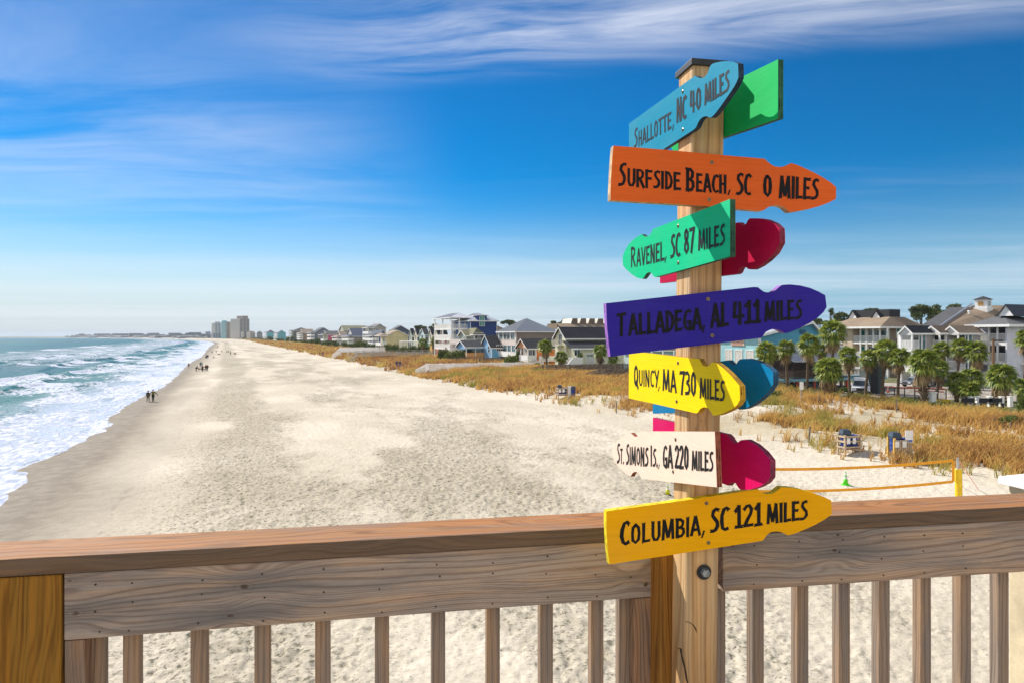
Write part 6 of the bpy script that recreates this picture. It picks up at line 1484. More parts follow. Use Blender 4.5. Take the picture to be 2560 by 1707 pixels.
# ================================================================== boardwalks, fences, small things on the beach
def V2(c, s, z=0): x, y = xy(c, s); return Vector((x, y, z))
def boardwalk(label, top, toe, end, mat, panels, rail_h=1.0, white=True, zdeck=None, postd=2.6, group='boardwalks over the dunes'):
    """top, toe, end: (px, py, depth) of stair head, stair foot and landward end"""
    pt, pf_, pe = at(*top), at(*toe), at(*end)
    root = thing('boardwalk', (pt.x, pt.y, gz(pt.x, pt.y)-.3), label, 'boardwalk', group); O = root.location.copy(); L = lambda p: Vector(p)-O
    zd = pt.z-rail_h; u = Vector((pe.x-pt.x, pe.y-pt.y, 0)); n = u.length; u /= n; v = Vector((-u.y, u.x, 0))
    A0 = Vector((pt.x, pt.y, zd)); mb = MB(); mb.obox(L(A0), u*n, v*1.7, (0, 0, -.22)); mb.build('deck', mat, root)
    k = max(2, int(n/postd))
    for side in (0, 1.65):
        for i in range(k+1):
            p = A0+u*(n*i/k)+v*side; mb = MB(); h0 = min(-.4, gz(p.x, p.y)-zd-.3); mb.obox(L(p+Vector((0, 0, h0)))-u*.09, u*.18, v*.18, (0, 0, rail_h+.12-h0)); mb.build('post', mat, root)
        if side == 1.65 and panels: pass
        mb = MB()
        for i in range(k):
            p = A0+u*(n*i/k+.09)+v*(side+.05); w = u*(n/k-.18)
            if panels:
                m_ = int((n/k-.18)/.15)
                for j in range(m_+1): mb.obox(L(p+w*(j/m_)-u*.05+Vector((0, 0, .1))), u*.10, v*.04, (0, 0, rail_h-.2))
                mb.obox(L(p+Vector((0, 0, rail_h-.1)))-v*.02, w, v*.08, (0, 0, .1)); mb.obox(L(p+Vector((0, 0, .04)))-v*.02, w, v*.08, (0, 0, .09))
            else:
                for z_ in (.22, .50, .78): mb.obox(L(p+Vector((0, 0, z_)))-v*.02, w, v*.06, (0, 0, .13))
                mb.obox(L(p+Vector((0, 0, rail_h-.02)))-v*.06, w, v*.16, (0, 0, .06))
        mb.build('railing', mat, root)
    # stairs
    d = Vector((pf_.x-pt.x, pf_.y-pt.y, 0)); zf = gz(pf_.x, pf_.y); ns = 7; st = MB()
    for i in range(ns):
        p = A0+d*((i+.2)/ns)+Vector((0, 0, (zf-zd)*((i+.5)/ns))); st.obox(L(p), d*(.9/ns), v*1.6, (0, 0, -.07))
    st.build('steps', mat, root)
    for side in (0, 1.65):
        mb = MB(); p, q = A0+v*side, Vector((pf_.x, pf_.y, zf))+v*side
        mb.obox(L(p+Vector((0, 0, rail_h-.08))), q-p, v*.08, (0, 0, .1)); mb.obox(L(p+Vector((0, 0, -.25))), q-p, v*.06, (0, 0, .25))
        for i in range(1, 3 if not panels else 16):
            f = i/(2. if not panels else 15); r_ = p+(q-p)*f; mb.obox(L(r_-Vector((0, 0, .2))), d.normalized()*.09, v*.07, (0, 0, rail_h+.15))
        mb.build('stair_rail', mat, root)
    return root
WBW = paint('white_boardwalk', (.84, .82, .79), .6, .06, 1.5, dirt=.15); BRW = paint('brown_boardwalk', (.19, .145, .105), .85, .3, 2.5); GREYW = paint('grey_boardwalk', (.42, .40, .36), .85, .15, 2)
boardwalk('long white picket boardwalk with stairs, in the middle of the dunes', (A(145), Ay(678), 139), (A(22), Ay(800), 137.5), (A(1440), Ay(680), 149), WBW, True, 1.25)
boardwalk('far white boardwalk with stairs, nearest the far houses', (Bx(1415), By(413), 243), (Bx(1338), By(490), 242), (Bx(1830), By(412), 250), WBW, True, 1.4)
boardwalk('grey and white boardwalk between the two white ones', (Bx(1562), By(445), 212), (Bx(1490), By(530), 211), (Bx(2335), By(448), 226), GREYW, False, 1.3)
boardwalk('brown wooden boardwalk with stairs, leftmost of the three wooden ones', (A(1480), Ay(692), 128), (A(1340), Ay(795), 126), (A(2360), Ay(690), 135), BRW, False)
boardwalk('brown wooden boardwalk with stairs, middle of the three wooden ones', (A(1795), Ay(692), 120.5), (A(1630), Ay(812), 119), (A(2400), Ay(688), 126), BRW, False)
boardwalk('brown wooden boardwalk with upright pickets, just left of the yellow board', (A(2140), Ay(742), 109), (A(1990), Ay(855), 108), (A(2520), Ay(745), 112), BRW, True)
boardwalk('dark wooden deck stairs below the sky blue cottage', (A(760), Ay(612), 165), (A(690), Ay(665), 163), (A(965), Ay(608), 168), BRW, False)
boardwalk('dark wooden walkway below the tall blue house', (A(450), Ay(608), 176), (A(380), Ay(655), 174), (A(770), Ay(610), 182), BRW, False)
# ---- parking lot and street behind the dunes
asph = paint('sunny_asphalt', (.36, .31, .27), .9, .12, .6, dirt=.2); a0 = 66.5
def sheet(name, pts, z, m):
    me = bpy.data.meshes.new(name); me.from_pydata([(x, y, z) for x, y in pts], [], [tuple(range(len(pts)))]); me.materials.append(m)
    o = bpy.data.objects.new(name, me); COL.objects.link(o); return tag(o, kind='structure')
cor = [at(2040, HY, 80), at(2700, HY, 72), at(2800, HY, 97), at(1985, HY, 105)]
sheet('parking_lot', [(p.x, p.y) for p in cor], 3.015, asph)
def kerb(label, p, q, red=True):
    p, q = Vector(p), Vector(q); d = q-p; w = Vector((-d.y, d.x, 0)).normalized()*.2; mb = MB(); mb.obox(p, d, w, (0, 0, .14))
    o = mb.build('kerb', P((.42, .10, .06) if red else (.5, .48, .45), .8), None); o.data.transform(Matrix.Translation(-p)); o.location = p; tag(o, label, 'kerb', kind='structure')
pz = lambda px, Z: Vector((kx(px)*Z, Z, 3.02))
kerb('red painted kerb across the parking lot, farther one', pz(P4x(300), 93), pz(P4x(1080), 90)); kerb('red painted kerb across the parking lot, nearer one', pz(P4x(700), 86.5), pz(P4x(1060), 85))
# metal fence
f0, f1 = pz(P4x(310), 76.5), pz(P4x(1090), 74); fr = thing('metal_fence', f0-Vector((0, 0, .1)), 'thin dark metal fence in front of the parking lot', 'fence'); u = f1-f0; fm = P((.05, .048, .045), .6)
mb = MB(); n = 60
for i in range(n): mb.obox(u*(i/n)+Vector((0, 0, .2)), (.02, 0, 0), (0, .02, 0), (0, 0, 1.1))
mb.build('pickets', fm, fr)
for z_ in (.22, 1.28):
    mb = MB(); mb.obox((0, -.01, z_), u, (0, .04, 0), (0, 0, .05)); mb.build('rail', fm, fr)
for i in range(7):
    mb = MB(); mb.obox(u*(i/6)-Vector((.04, .03, .2)), (.08, 0, 0), (0, .08, 0), (0, 0, 1.6)); mb.build('post', fm, fr)
# pedestal and white garden posts with dark benches
def small(name, label, cat, p, parts, group=None, rz=0):
    r = thing(name, p, label, cat, group, rz)
    for nm, mbx, mt in parts: mbx.build(nm, mt, r)
    return r
q = pz(P4x(918), 72); mb = MB(); mb.box(-.26, .26, -.26, .26, -.2, 1.0); m2 = MB(); m2.box(-.33, .33, -.33, .33, 1.0, 1.14)
small('pedestal', 'white square pedestal at the parking lot fence', 'pedestal', q, [('body', mb, WHITER), ('cap', m2, WHITER)])
mb = MB(); mb.box(-.9, .9, -.1, .1, -.1, .22); small('parking_bumper', 'yellow bumper strip behind the white pedestal', 'bumper', pz(P4x(1030), 73), [('strip', mb, P((.70, .50, .02), .6))])
for i, (ax, lab) in enumerate(((1400, 'leftmost'), (1490, 'second from left'), (1640, 'middle'), (1790, 'second from right'), (1900, 'rightmost'))):
    mb = MB(); mb.box(-.17, .17, -.17, .17, -.3, .92); m2 = MB(); m2.box(-.21, .21, -.21, .21, .92, 1.0)
    small('garden_post', 'white garden post below the low palms, %s of the row' % lab, 'post', pz(P4x(ax), 68), [('shaft', mb, WHITER), ('cap', m2, WHITER)], 'white garden posts at the low palms')
for i, (ax, lab) in enumerate(((1380, 'left of all'), (1605, 'in the middle'), (1735, 'right of the middle one'))):
    mb = MB(); mb.box(-.62, .62, -.2, .2, .40, .47); m2 = MB(); m2.box(-.62, .62, .18, .23, .50, .95)
    pr = [('seat', mb, P((.02, .02, .022), .6)), ('backrest', m2, P((.02, .02, .022), .6))]
    for sx in (-.5, .5): m3 = MB(); m3.box(sx-.05, sx+.05, -.18, .18, -.3, .40); pr.append(('leg', m3, P((.02, .02, .022), .6)))
    small('bench', 'dark bench between the white garden posts, '+lab, 'bench', pz(P4x(ax), 66.5), pr, 'dark benches at the garden posts')
# lamp post
p = pz(P4x(1685), 82); mb = MB(); mb.tube([(0, 0, -.2), (0, 0, 11.4)], [.2, .14], 10); m2 = MB(); m2.box(0, .5, -.06, .06, 10.98, 11.08); m3 = MB(); m3.box(.12, 1.0, -.2, .2, 10.85, 11.15)
H_ = EYE-(Py(650)-HY)/F*82-3.02
r = thing('street_lamp', p, 'brown street lamp with flat dark head, before the lilac grey apartments', 'street lamp'); r.scale = (1, 1, H_/11.2)
mb.build('pole', P((.20, .115, .06), .7), r); m2.build('arm', P((.06, .05, .05), .6), r); m3.build('lamp_head', P((.05, .05, .05), .5), r)
# white notice board on post
p = on_ground(P3x(1075), Py(1300)); mb = MB(); mb.box(-.05, .05, -.05, .05, -.3, 2.5); m2 = MB(); m2.box(-.22, .22, -.09, -.051, 1.6, 2.48)
r = small('notice_board', 'white notice board on a post before the restaurant parking', 'sign', Vector((kx(P3x(1078))*70, 70, gz(kx(P3x(1078))*70, 70))), [('post', mb, P((.34, .26, .19), .8)), ('panel', m2, WHITER)], rz=R(15)); r.scale = (1, 1, .9)
# dark pillar / bin enclosure near truck
mb = MB(); mb.box(-1.0, 1.0, -.8, .8, -.1, 3.6); m2 = MB(); m2.box(-.45, .35, -.86, -.81, -.1, 5.6)
small('screen_enclosure', 'dark green screened enclosure right of the white truck', 'enclosure', pz(P3x(1965), 84), [('side_panel', mb, P((.05, .065, .06), .8)), ('dark_post', m2, P((.012, .012, .016), .6))])
# restaurant stairs
h = House('wooden_stair', 'brown wooden staircase up to the restaurant deck', 'stairs', P3x(745), 84, P3x(740), P3x(1010), Py(1280), Py(1130), ang=R(8))
for y in (0, 1.3):
    mb = MB(); mb.obox((0, y, h.ze), (h.dc, 0, -h.ze), (0, .1, 0), (0, 0, -.3)); mb.obox((0, y, h.ze+.95), (h.dc, 0, -h.ze), (0, .1, 0), (0, 0, -.12)); mb.build('stringer', BRW, h.root)
mb = MB()
for i in range(10): mb.box(h.dc*i/10, h.dc*(i+1)/10, .1, 1.3, h.ze*(1-(i+.5)/10)-.06, h.ze*(1-(i+.5)/10))
mb.build('steps', BRW, h.root)

# ---- cars
TYRE = P((.012, .012, .013), .85); CHROME = paint('hub', (.5, .5, .52), .35, .1, 20, metal=.8)
def car(label, p, rz, body, truck=False):
    r = thing('pickup_truck' if truck else 'parked_car', p, label, 'truck' if truck else 'car', rz=rz)
    L, Wd = (5.6, 2.0) if truck else (4.5, 1.8); hb = .95 if truck else .82; ht = 1.9 if truck else 1.45
    prof = [(-L/2, .40), (-L/2+.05, hb*.9), (-L/2+.25, hb), (-L*.22, hb+.06), (L/2-.1, hb+.05 if truck else hb), (L/2, .45)]
    mb = MB(); mb.prism([(x, -Wd/2, z) for x, z in prof], (0, Wd, 0)); mb.build('body', body, r, bevel=.07)
    cab = [(-L*.23, hb), (-L*.10, ht), (L*.14 if truck else L*.26, ht), (L*.18 if truck else L*.42, hb)]
    mb = MB(); mb.add([(x, s*(Wd/2-(.06 if z == hb else .22)), z) for s in (-1, 1) for x, z in cab], [(3,2,1,0),(4,5,6,7),(0,1,5,4),(1,2,6,5),(2,3,7,6)]); mb.build('cabin', body, r, bevel=.05)
    mb = MB(); a, b = cab[0], cab[1]
    mb.add([(a[0]-.03, -Wd/2+.16, a[1]+.06), (a[0]-.03, Wd/2-.16, a[1]+.06), (b[0]-.03, Wd/2-.28, b[1]-.08), (b[0]-.03, -Wd/2+.28, b[1]-.08)], [(0,1,2,3)]); mb.build('windscreen', GLASS, r)
    for s in (-1, 1):
        mb = MB(); y = lambda z: s*(Wd/2-.06-.16*(z-hb)/(ht-hb)+.012)
        q = [(cab[0][0]+.25, hb+.07), (cab[1][0]+.06, ht-.08), (cab[2][0]-.06, ht-.08), (cab[3][0]-.15, hb+.07)]; mb.add([(x, y(z), z) for x, z in q], [(0,1,2,3)]); mb.build('side_window', GLASS, r)
        for x in (-L*.30, L*.30):
            mb = MB(); mb.tube([(x, s*(Wd/2-.2), .34), (x, s*(Wd/2+.01), .34)], .34, 16); w_ = mb.build('wheel', TYRE, r); mb = MB(); mb.tube([(x, s*(Wd/2+.01), .34), (x, s*(Wd/2+.025), .34)], .2, 12); mb.build('rim', CHROME, w_)
        mb = MB(); mb.box(-L/2-.015, -L/2+.08, s*Wd*.36-.22, s*Wd*.36+.22, hb*.68, hb*.88); mb.build('headlight', P((.62, .64, .66), .2), r)
    mb = MB(); mb.box(-L/2-.02, -L/2+.06, -Wd*.23, Wd*.23, .50, hb*.85); mb.build('grille', P((.02, .02, .02), .5), r)
    mb = MB(); mb.box(-L/2-.06, -L/2+.05, -Wd/2+.08, Wd/2-.08, .36, .50); mb.build('bumper', P((.10, .10, .11), .5), r)
CARW = paint('white_car_paint', (.70, .72, .74), .25, .03, spec=.6); CARS = paint('silver_car_paint', (.12, .13, .15), .25, .05, spec=.6); CARK = paint('black_car_paint', (.015, .015, .018), .2, .05, spec=.6)
car('white pickup truck parked under the restaurant, behind palm trunks', pz(P3x(1835), 84), R(62), CARW, True)
car('dark grey car parked at the tan and grey apartments', pz(P4x(720), 95), R(20), CARS); car('black car beside the dark grey one in the parking lot', pz(P4x(915), 97), R(10), CARK)

# ---- dune posts
WPOST = paint('grey_post', (.20, .175, .145), .9, .25, 6)
pl = [(A(933), Ay(895), Ay(768), 'in the golden grass below the tall taupe house'), (A(1505), Ay(1048), Ay(922), 'at the grass edge left of the blue bins'), (Bx(1880), By(610), By(547), 'beside the far trash bins'),
      (1790+.3274*707, 950+.3274*470, 950+.3274*350, 'the thick one right of the signpost'), (1790+.3274*520, 950+.3274*130, 950+.3274*92, 'first from the blue board'), (1790+.3274*577, 950+.3274*140, 950+.3274*98, 'second from the blue board'),
      (1790+.3274*783, 950+.3274*185, 950+.3274*105, 'tall thin one before the squat palm'), (1790+.3274*835, 950+.3274*185, 950+.3274*135, 'short one right of the squat palm post'), (1790+.3274*1380, 950+.3274*245, 950+.3274*140, 'below the metal fence'),
      (1790+.3274*1716, 950+.3274*215, 950+.3274*140, 'below the white pedestal'), (1790+.3274*1836, 950+.3274*320, 950+.3274*245, 'above the bare sand strip'), (1790+.3274*2125, 950+.3274*345, 950+.3274*270, 'near the right edge low bush'),
      (1790+.3274*2250, 950+.3274*385, 950+.3274*320, 'rightmost of them'), (A(2265), Ay(1235), Ay(1095), 'left of the lemon board on the dune')]
for px, yb, yt, lab in pl:
    p = on_ground(px, yb); h = max(.5, min(2.2, (yb-yt)/F*p.y)); w = .075 if 'thick' in lab else .05
    mb = MB(); mb.tube([(0, 0, -.3), (.01, 0, h-.03), (.015, 0, h)], [w, w*.95, w*.6], 8); o = mb.build('dune_post', WPOST); o.location = p; o.rotation_euler = (R(rnd.uniform(-4, 4)), R(rnd.uniform(-4, 4)), 0)
    tag(o, 'weathered grey post in the dunes, '+lab, 'post', 'old fence posts in the dunes')

# ---- trash barrel racks
PINE = paint('pale_timber', (.50, .38, .25), .8, .15, 3); PINEY = paint('yellow_timber', (.62, .40, .10), .8, .15, 3); BLUE = paint('blue_barrel', (.012, .045, .24), .45, .1, 3); LID = paint('dark_bin_lid', (.035, .055, .085), .5, .1, 4)
def barrel(label, p, lid=False):
    r = thing('trash_barrel', p, label, 'barrel', 'blue trash barrels in the racks')
    mb = MB(); mb.lathe([(.27, 0), (.29, .03), (.285, .28), (.30, .30), (.285, .32), (.285, .56), (.30, .58), (.285, .60), (.29, .86), (.27, .88)], 18); mb.build('drum', BLUE, r, smooth=False)
    if lid: mb = MB(); mb.box(-.29, .29, -.29, .29, .885, 1.02); mb.add([(-.29,-.29,1.02),(.29,-.29,1.02),(.29,.29,1.02),(-.29,.29,1.02),(-.22,-.22,1.25),(.22,-.22,1.25),(.22,.22,1.25),(-.22,.22,1.25)], [(0,1,5,4),(1,2,6,5),(2,3,7,6),(3,0,4,7),(4,5,6,7)]); mb.build('lid', LID, r)
def rack(px, py, label, style, lab_b, rz=.3, s=1.0):
    p = on_ground(px, py); r = thing('barrel_rack', p, label, 'rack', 'timber trash barrel racks on the sand', rz)
    w, d = (.60, .30) if style == 0 else (.54, .30)
    for x in (-w, w):
        for y in (-d, d): mb = MB(); mb.box(x-.055, x+.055, y-.055, y+.055, -.3, 1.30); mb.build('leg', PINEY if (style == 1 and x < 0) else PINE, r)
    mb = MB(); mb.box(-w, w, -d, d, .30, .36); mb.build('shelf', PINE, r)
    if style == 0:
        for z_ in (.42, .80, 1.12):
            for y in (-d-.085, d+.06): mb = MB(); mb.box(-w-.1, w+.1, y, y+.025, z_, z_+.12); mb.build('slat', PINE, r)
            for x in (-w-.085, w+.06): mb = MB(); mb.box(x, x+.025, -d-.06, d+.06, z_, z_+.12); mb.build('slat', PINE, r)
    else:
        for i in range(8):
            x = -w+.1+i*(2*w-.2)/7; mb = MB(); mb.box(x-.045, x+.045, -d-.085, -d-.06, .10, 1.18); mb.build('slat', PINE, r)
        mb = MB(); mb.box(-w-.08, w+.08, -d-.12, -d-.09, .18, .30); mb.build('slat', PINE, r)
    for x in (-.42, .05):
        mb = MB(); y = -d-.11 if style == 0 else -d-.11; mb.box(x-.13, x+.13, y-.01, y, .72, 1.10); mb.build('notice', WHITER, r)
    M = Matrix.Rotation(rz, 4, 'Z')
    barrel('blue trash barrel with dark lid, '+lab_b, p+M @ Vector((-.31, 0, .365)), True); barrel('open blue trash barrel, '+lab_b, p+M @ Vector((.33, 0, .365)))
    return p
NX = lambda x: 1790+.3274*x
NY = lambda y: 950+.3274*y
rack(NX(1015), NY(560), 'pale timber rack with three slats holding blue barrels, near right dune', 0, 'in the slatted rack at the near right dune')
p = rack(NX(1400), NY(592), 'timber rack with upright slats and a yellow leg, near the volleyball net', 1, 'in the upright slatted rack near the volleyball net', .1)
q = on_ground(NX(1470), NY(600)); mb = MB(); mb.box(-.05, .05, -.05, .05, -.3, 1.75); m2 = MB(); m2.box(-.24, .24, -.085, -.051, 1.05, 1.78); m3 = MB(); m3.box(-.20, .20, -.09, -.086, 1.08, 1.2)
small('rule_sign', 'small white sign on a post beside the upright slatted barrel rack', 'sign', q, [('post', mb, PINE), ('panel', m2, WHITER), ('blue_stripe', m3, P((.05, .12, .40)))])
rack(A(1650), Ay(1058), 'far timber barrel rack at the grass tip, left of the yellow board', 0, 'in the far rack at the grass tip')
q = on_ground(A(1778), Ay(1040)); barrel('blue barrel standing in the grass right of the far timber rack', q, True); 
q = on_ground(A(1745), Ay(1042)); mb = MB(); mb.box(-.3, .3, -.05, 0, -.2, 1.3); small('notice_board', 'white notice panel standing beside the far timber rack', 'sign', q, [('panel', mb, WHITER)])
for bx_, by_, l in ((1942, 592, 'left one of the pair by the middle dune post'), (1972, 592, 'right one of the pair by the middle dune post'), (1212, 482, 'left one of the far pair at the grass edge'), (1240, 482, 'right one of the far pair at the grass edge')):
    barrel('blue barrel with dark lid, '+l, on_ground(Bx(bx_), By(by_)), True)

# ---- volleyball net
TAPE = paint('orange_tape', (.80, .34, .01), .6, .06, 4); PAD = paint('yellow_pad', (.82, .52, .01), .55, .06, 3); POLE = paint('grey_pole', (.45, .45, .44), .4, .1, 4); ROPE = paint('pink_rope', (.75, .22, .20), .7, .1, 9)
pr = Vector((kx(2396)*32, 32, 0)); pr.z = gz(pr.x, pr.y); plf = Vector((kx(1868)*30.5, 30.5, 0)); plf.z = gz(plf.x, plf.y)
vn = thing('volleyball_net', pr, 'beach volleyball net with orange tapes and yellow padded poles', 'volleyball net'); Lq = lambda p: Vector(p)-pr
ztop = EYE-(NY(592)-HY)/F*32; zpad = EYE-(NY(678)-HY)/F*32
for P0_, nm in ((pr, 'r'), (plf, 'l')):
    b = Lq((P0_.x, P0_.y, P0_.z)); mb = MB(); mb.tube([b-Vector((0, 0, .3)), Vector((b.x-.03, b.y, ztop-pr.z))], .05, 12); po_ = mb.build('pole', POLE, vn)
    mb = MB(); mb.tube([b+Vector((.02, 0, .0)), b+Vector((.0, 0, zpad-pr.z-.02)), b+Vector((0, 0, zpad-pr.z))], [.155, .15, .13], 14); mb.build('pad', PAD, po_)
tR, bR = at(2383, NY(612), 32), at(2383, NY(772), 32); tL, bL = at(1893, 1172, 30.6), at(1893, 1227, 30.6)
def sag(p, q, n=14, s=.10): return [p+(q-p)*(i/n)-Vector((0, 0, s*4*(i/n)*(1-i/n))) for i in range(n+1)]
def tape(name, pts, w=.125, th=.012):
    mb = MB(); f = (pts[-1]-pts[0]).normalized(); n_ = Vector((-f.y, f.x, 0)).normalized() if abs(f.z) < .9 else Vector((0, 1, 0)); up = Vector((0, 0, 1)) if abs(f.z) < .9 else Vector((1, 0, 0))
    vs = []; fs = []
    for p in pts:
        p = Lq(p); vs += [p-n_*th/2-up*w/2, p+n_*th/2-up*w/2, p+n_*th/2+up*w/2, p-n_*th/2+up*w/2]
    for i in range(len(pts)-1):
        for k in range(4): fs.append((4*i+k, 4*i+(k+1)%4, 4*i+4+(k+1)%4, 4*i+4+k))
    fs += [(3,2,1,0), tuple(4*(len(pts)-1)+k for k in range(4))]; mb.add(vs, fs); return mb.build(name, TAPE, vn)
st, sb_ = sag(tL, tR, 14, .13), sag(bL, bR, 14, .14); tape('top_tape', st); tape('bottom_tape', sb_); tape('side_tape', [bR, tR]); tape('side_tape', [bL, tL])
mb = MB()
for i in range(0, 15):
    for j in range(5):
        if i < 14:
            f = j/5; a = st[i]+(st[i+1]-st[i])*f; b = sb_[i]+(sb_[i+1]-sb_[i])*f; mb.tube([Lq(a), Lq(b)], .0011, 3, cap=False)
for j in range(1, 9): mb.tube([Lq(st[i]+(sb_[i]-st[i])*(j/9)) for i in range(15)], .0011, 3, cap=False)
mb.build('netting', P((.08, .07, .06), .8), vn, fix=False)
mb = MB(); a = Vector((pr.x-.03, pr.y, ztop-.05)); mb.tube([Lq(a), Lq(tR)], .008, 5); mb.tube([Lq(Vector((pr.x-.02, pr.y, bR.z+.05))), Lq(bR)], .008, 5); mb.build('lashing', P((.05, .05, .05)), vn)
e = on_ground(NX(2005), NY(835)); mb = MB(); mb.tube([Lq(a), Lq(e)], .014, 5); mb.tube([Lq(a+Vector((.02, 0, -.1))), Lq(e+Vector((-.5, .5, 0)))], .012, 5); mb.build('guy_rope', ROPE, vn)
# ---- cones
def cone(px, py, h, body, label, dark=(.03, .03, .03)):
    p = on_ground(px, py); r = thing('traffic_cone', p, label, 'traffic cone'); b = h*.26
    mb = MB(); mb.box(-b, b, -b, b, -.02, h*.05); mb.build('base', P(dark, .7), r, bevel=.01)
    mb = MB(); R_ = lambda z: h*.20*(1-z/h)+h*.045*(z/h); mb.lathe([(R_(h*f), h*f) for f in (.05, .3, .46)], 18); mb.build('cone_body', body, r, smooth=True)
    mb = MB(); mb.lathe([(R_(h*f), h*f) for f in (.62, .70)]+[(R_(h*.70), h*.70)], 18); mb.build('band', body, r)
    mb = MB(); mb.lathe([(R_(h*f), h*f) for f in (.92, 1.0)], 18); mb.build('tip', body, r)
    for f0, f1 in ((.46, .62), (.70, .92)):
        mb = MB(); mb.lathe([(R_(h*f0), h*f0), (R_(h*f1), h*f1)], 18); mb.build('reflective_collar', P((.75, .76, .72), .35), r)
GC = P((.10, .68, .015), .45); YC = P((.62, .60, .01), .45); OC = P((.75, .13, .02), .5)
cone(NX(990), NY(797), .73, GC, 'bright green traffic cone on the sand behind the volleyball net', (.10, .68, .015))
cone(1480+.3234*585, 1200+.3234*112, .64, YC, 'yellow green traffic cone on the sand just left of the signpost')
cone(P4x(355), Py(1318), .75, OC, 'orange traffic cone in the parking lot')
# ---- litter line of weed on the beach (flat wrack)
# ---- people and dogs
SKIN = P((.50, .30, .21), .6)
def person(px, ytop, ybot, label, coat, legs, hair, pose='walk', away=True, hood=False, facing=0., arms=.2, group='people walking on the beach'):
    p = on_ground(px, ybot); h = max(1.2, min(2.0, (ybot-ytop)/F*p.y)) if pose != 'bend' else 1.7
    r = thing('person', p, label, 'person', group, rz=facing); s = h/1.75; r.scale = (s, s, s)
    st = {'walk': .20, 'stand': .04, 'bend': .22}[pose]; lean = .75 if pose == 'bend' else .03
    J = {'pelvis': (0, 0, .93), 'waist': (0, .02+.1*lean, 1.08), 'chest': (0, .28*lean, 1.32-.10*lean), 'neck': (0, .45*lean, 1.50-.24*lean), 'head': (0, .50*lean+.02, 1.58-.26*lean), 'crown': (0, .55*lean+.01, 1.72-.30*lean)}
    E = [('pelvis', 'waist'), ('waist', 'chest'), ('chest', 'neck'), ('neck', 'head'), ('head', 'crown')]; RD = {'pelvis': .145, 'waist': .13, 'chest': .15, 'neck': .055, 'head': .095, 'crown': .075}
    for sd, sg in (('l', -1), ('r', 1)):
        f = st*sg
        J.update({'hip'+sd: (.09*sg, 0, .90), 'knee'+sd: (.10*sg, f*.6+.04, .49), 'ankle'+sd: (.10*sg, f-.03, .08+.03*(sg < 0)*(pose == 'walk')), 'toe'+sd: (.11*sg, f+.13, .045),
                  'sho'+sd: (.18*sg, .30*lean, 1.40-.16*lean), 'elb'+sd: ((.25+arms*.25)*sg, .30*lean-f*.5-.02, 1.13-.22*lean), 'wri'+sd: ((.25+arms*.45)*sg, .42*lean-f*.9+.06, .90-.18*lean), 'han'+sd: ((.25+arms*.5)*sg, .46*lean-f*.95+.08, .82-.16*lean)})
        E += [('pelvis', 'hip'+sd), ('hip'+sd, 'knee'+sd), ('knee'+sd, 'ankle'+sd), ('ankle'+sd, 'toe'+sd), ('chest', 'sho'+sd), ('sho'+sd, 'elb'+sd), ('elb'+sd, 'wri'+sd), ('wri'+sd, 'han'+sd)]
        RD.update({'hip'+sd: .095, 'knee'+sd: .062, 'ankle'+sd: .045, 'toe'+sd: .04, 'sho'+sd: .07, 'elb'+sd: .05, 'wri'+sd: .035, 'han'+sd: .035})
    def skin(name, keys, edges, grow, mat, parent):
        ks = [k for k in J if k in keys]; me = bpy.data.meshes.new(name); ix = {k: i for i, k in enumerate(ks)}
        me.from_pydata([J[k] for k in ks], [(ix[a], ix[b]) for a, b in edges if a in ix and b in ix], [])
        o = bpy.data.objects.new(name, me); COL.objects.link(o); o.parent = parent; me.materials.append(mat)
        md = o.modifiers.new('skin', 'SKIN'); md.use_smooth_shade = True
        for i, k in enumerate(ks): d_ = me.skin_vertices[0].data[i]; g = RD[k]*grow; d_.radius = (g, g); d_.use_root = (i == 0)
        sb = o.modifiers.new('sub', 'SUBSURF'); sb.levels = sb.render_levels = 1
        return o
    b = skin('body', list(J), E, 1., SKIN, r)
    up = [k for k in J if k in ('pelvis', 'waist', 'chest') or k[:3] in ('sho', 'elb', 'wri')]; skin('coat', up, E, 1.32, coat, r)
    lo = [k for k in J if k in ('pelvis',) or k[:-1] in ('hip', 'knee', 'ankle')]; skin('trousers', lo, E, 1.22, legs, r)
    for sd in 'lr':
        mb = MB(); a, t_ = Vector(J['ankle'+sd]), Vector(J['toe'+sd]); mb.ellipsoid((a+t_)/2-Vector((0, 0, .025)), (.055, .14, .05), 10, 6); mb.build('shoe', P((.03, .028, .03), .7), r, smooth=True)
    c = (Vector(J['head'])+Vector(J['crown']))/2; mb = MB(); mb.ellipsoid(c+Vector((0, -.02, .025)), (.108, .118, .125), 12, 8); mb.build('hood' if hood else 'hair', hair, r, smooth=True)
    mb = MB(); mb.ellipsoid(c+Vector((0, .112, -.01)), (.016, .024, .022), 6, 4); mb.build('nose', SKIN, r)
    return r
NAVY = P((.012, .014, .022), .8); OLIVE = P((.15, .115, .012), .8); BLACK = P((.014, .013, .013), .8); GREENC = P((.02, .16, .05), .7); LBLUE = P((.26, .36, .50), .7); GREYC = P((.13, .14, .14), .8); RUST = P((.22, .055, .02), .8); JEANS = P((.035, .05, .09), .85); TEALC = P((.02, .13, .17), .8); WINE = P((.12, .015, .025), .8); TANP = P((.26, .20, .13), .8); DHAIR = P((.03, .02, .014), .7); LHAIR = P((.30, .19, .09), .7); OLIVEP = P((.045, .05, .015), .8)
KX = lambda x: 340+.12755*x
KY = lambda y: 840+.12755*y
aw = CA
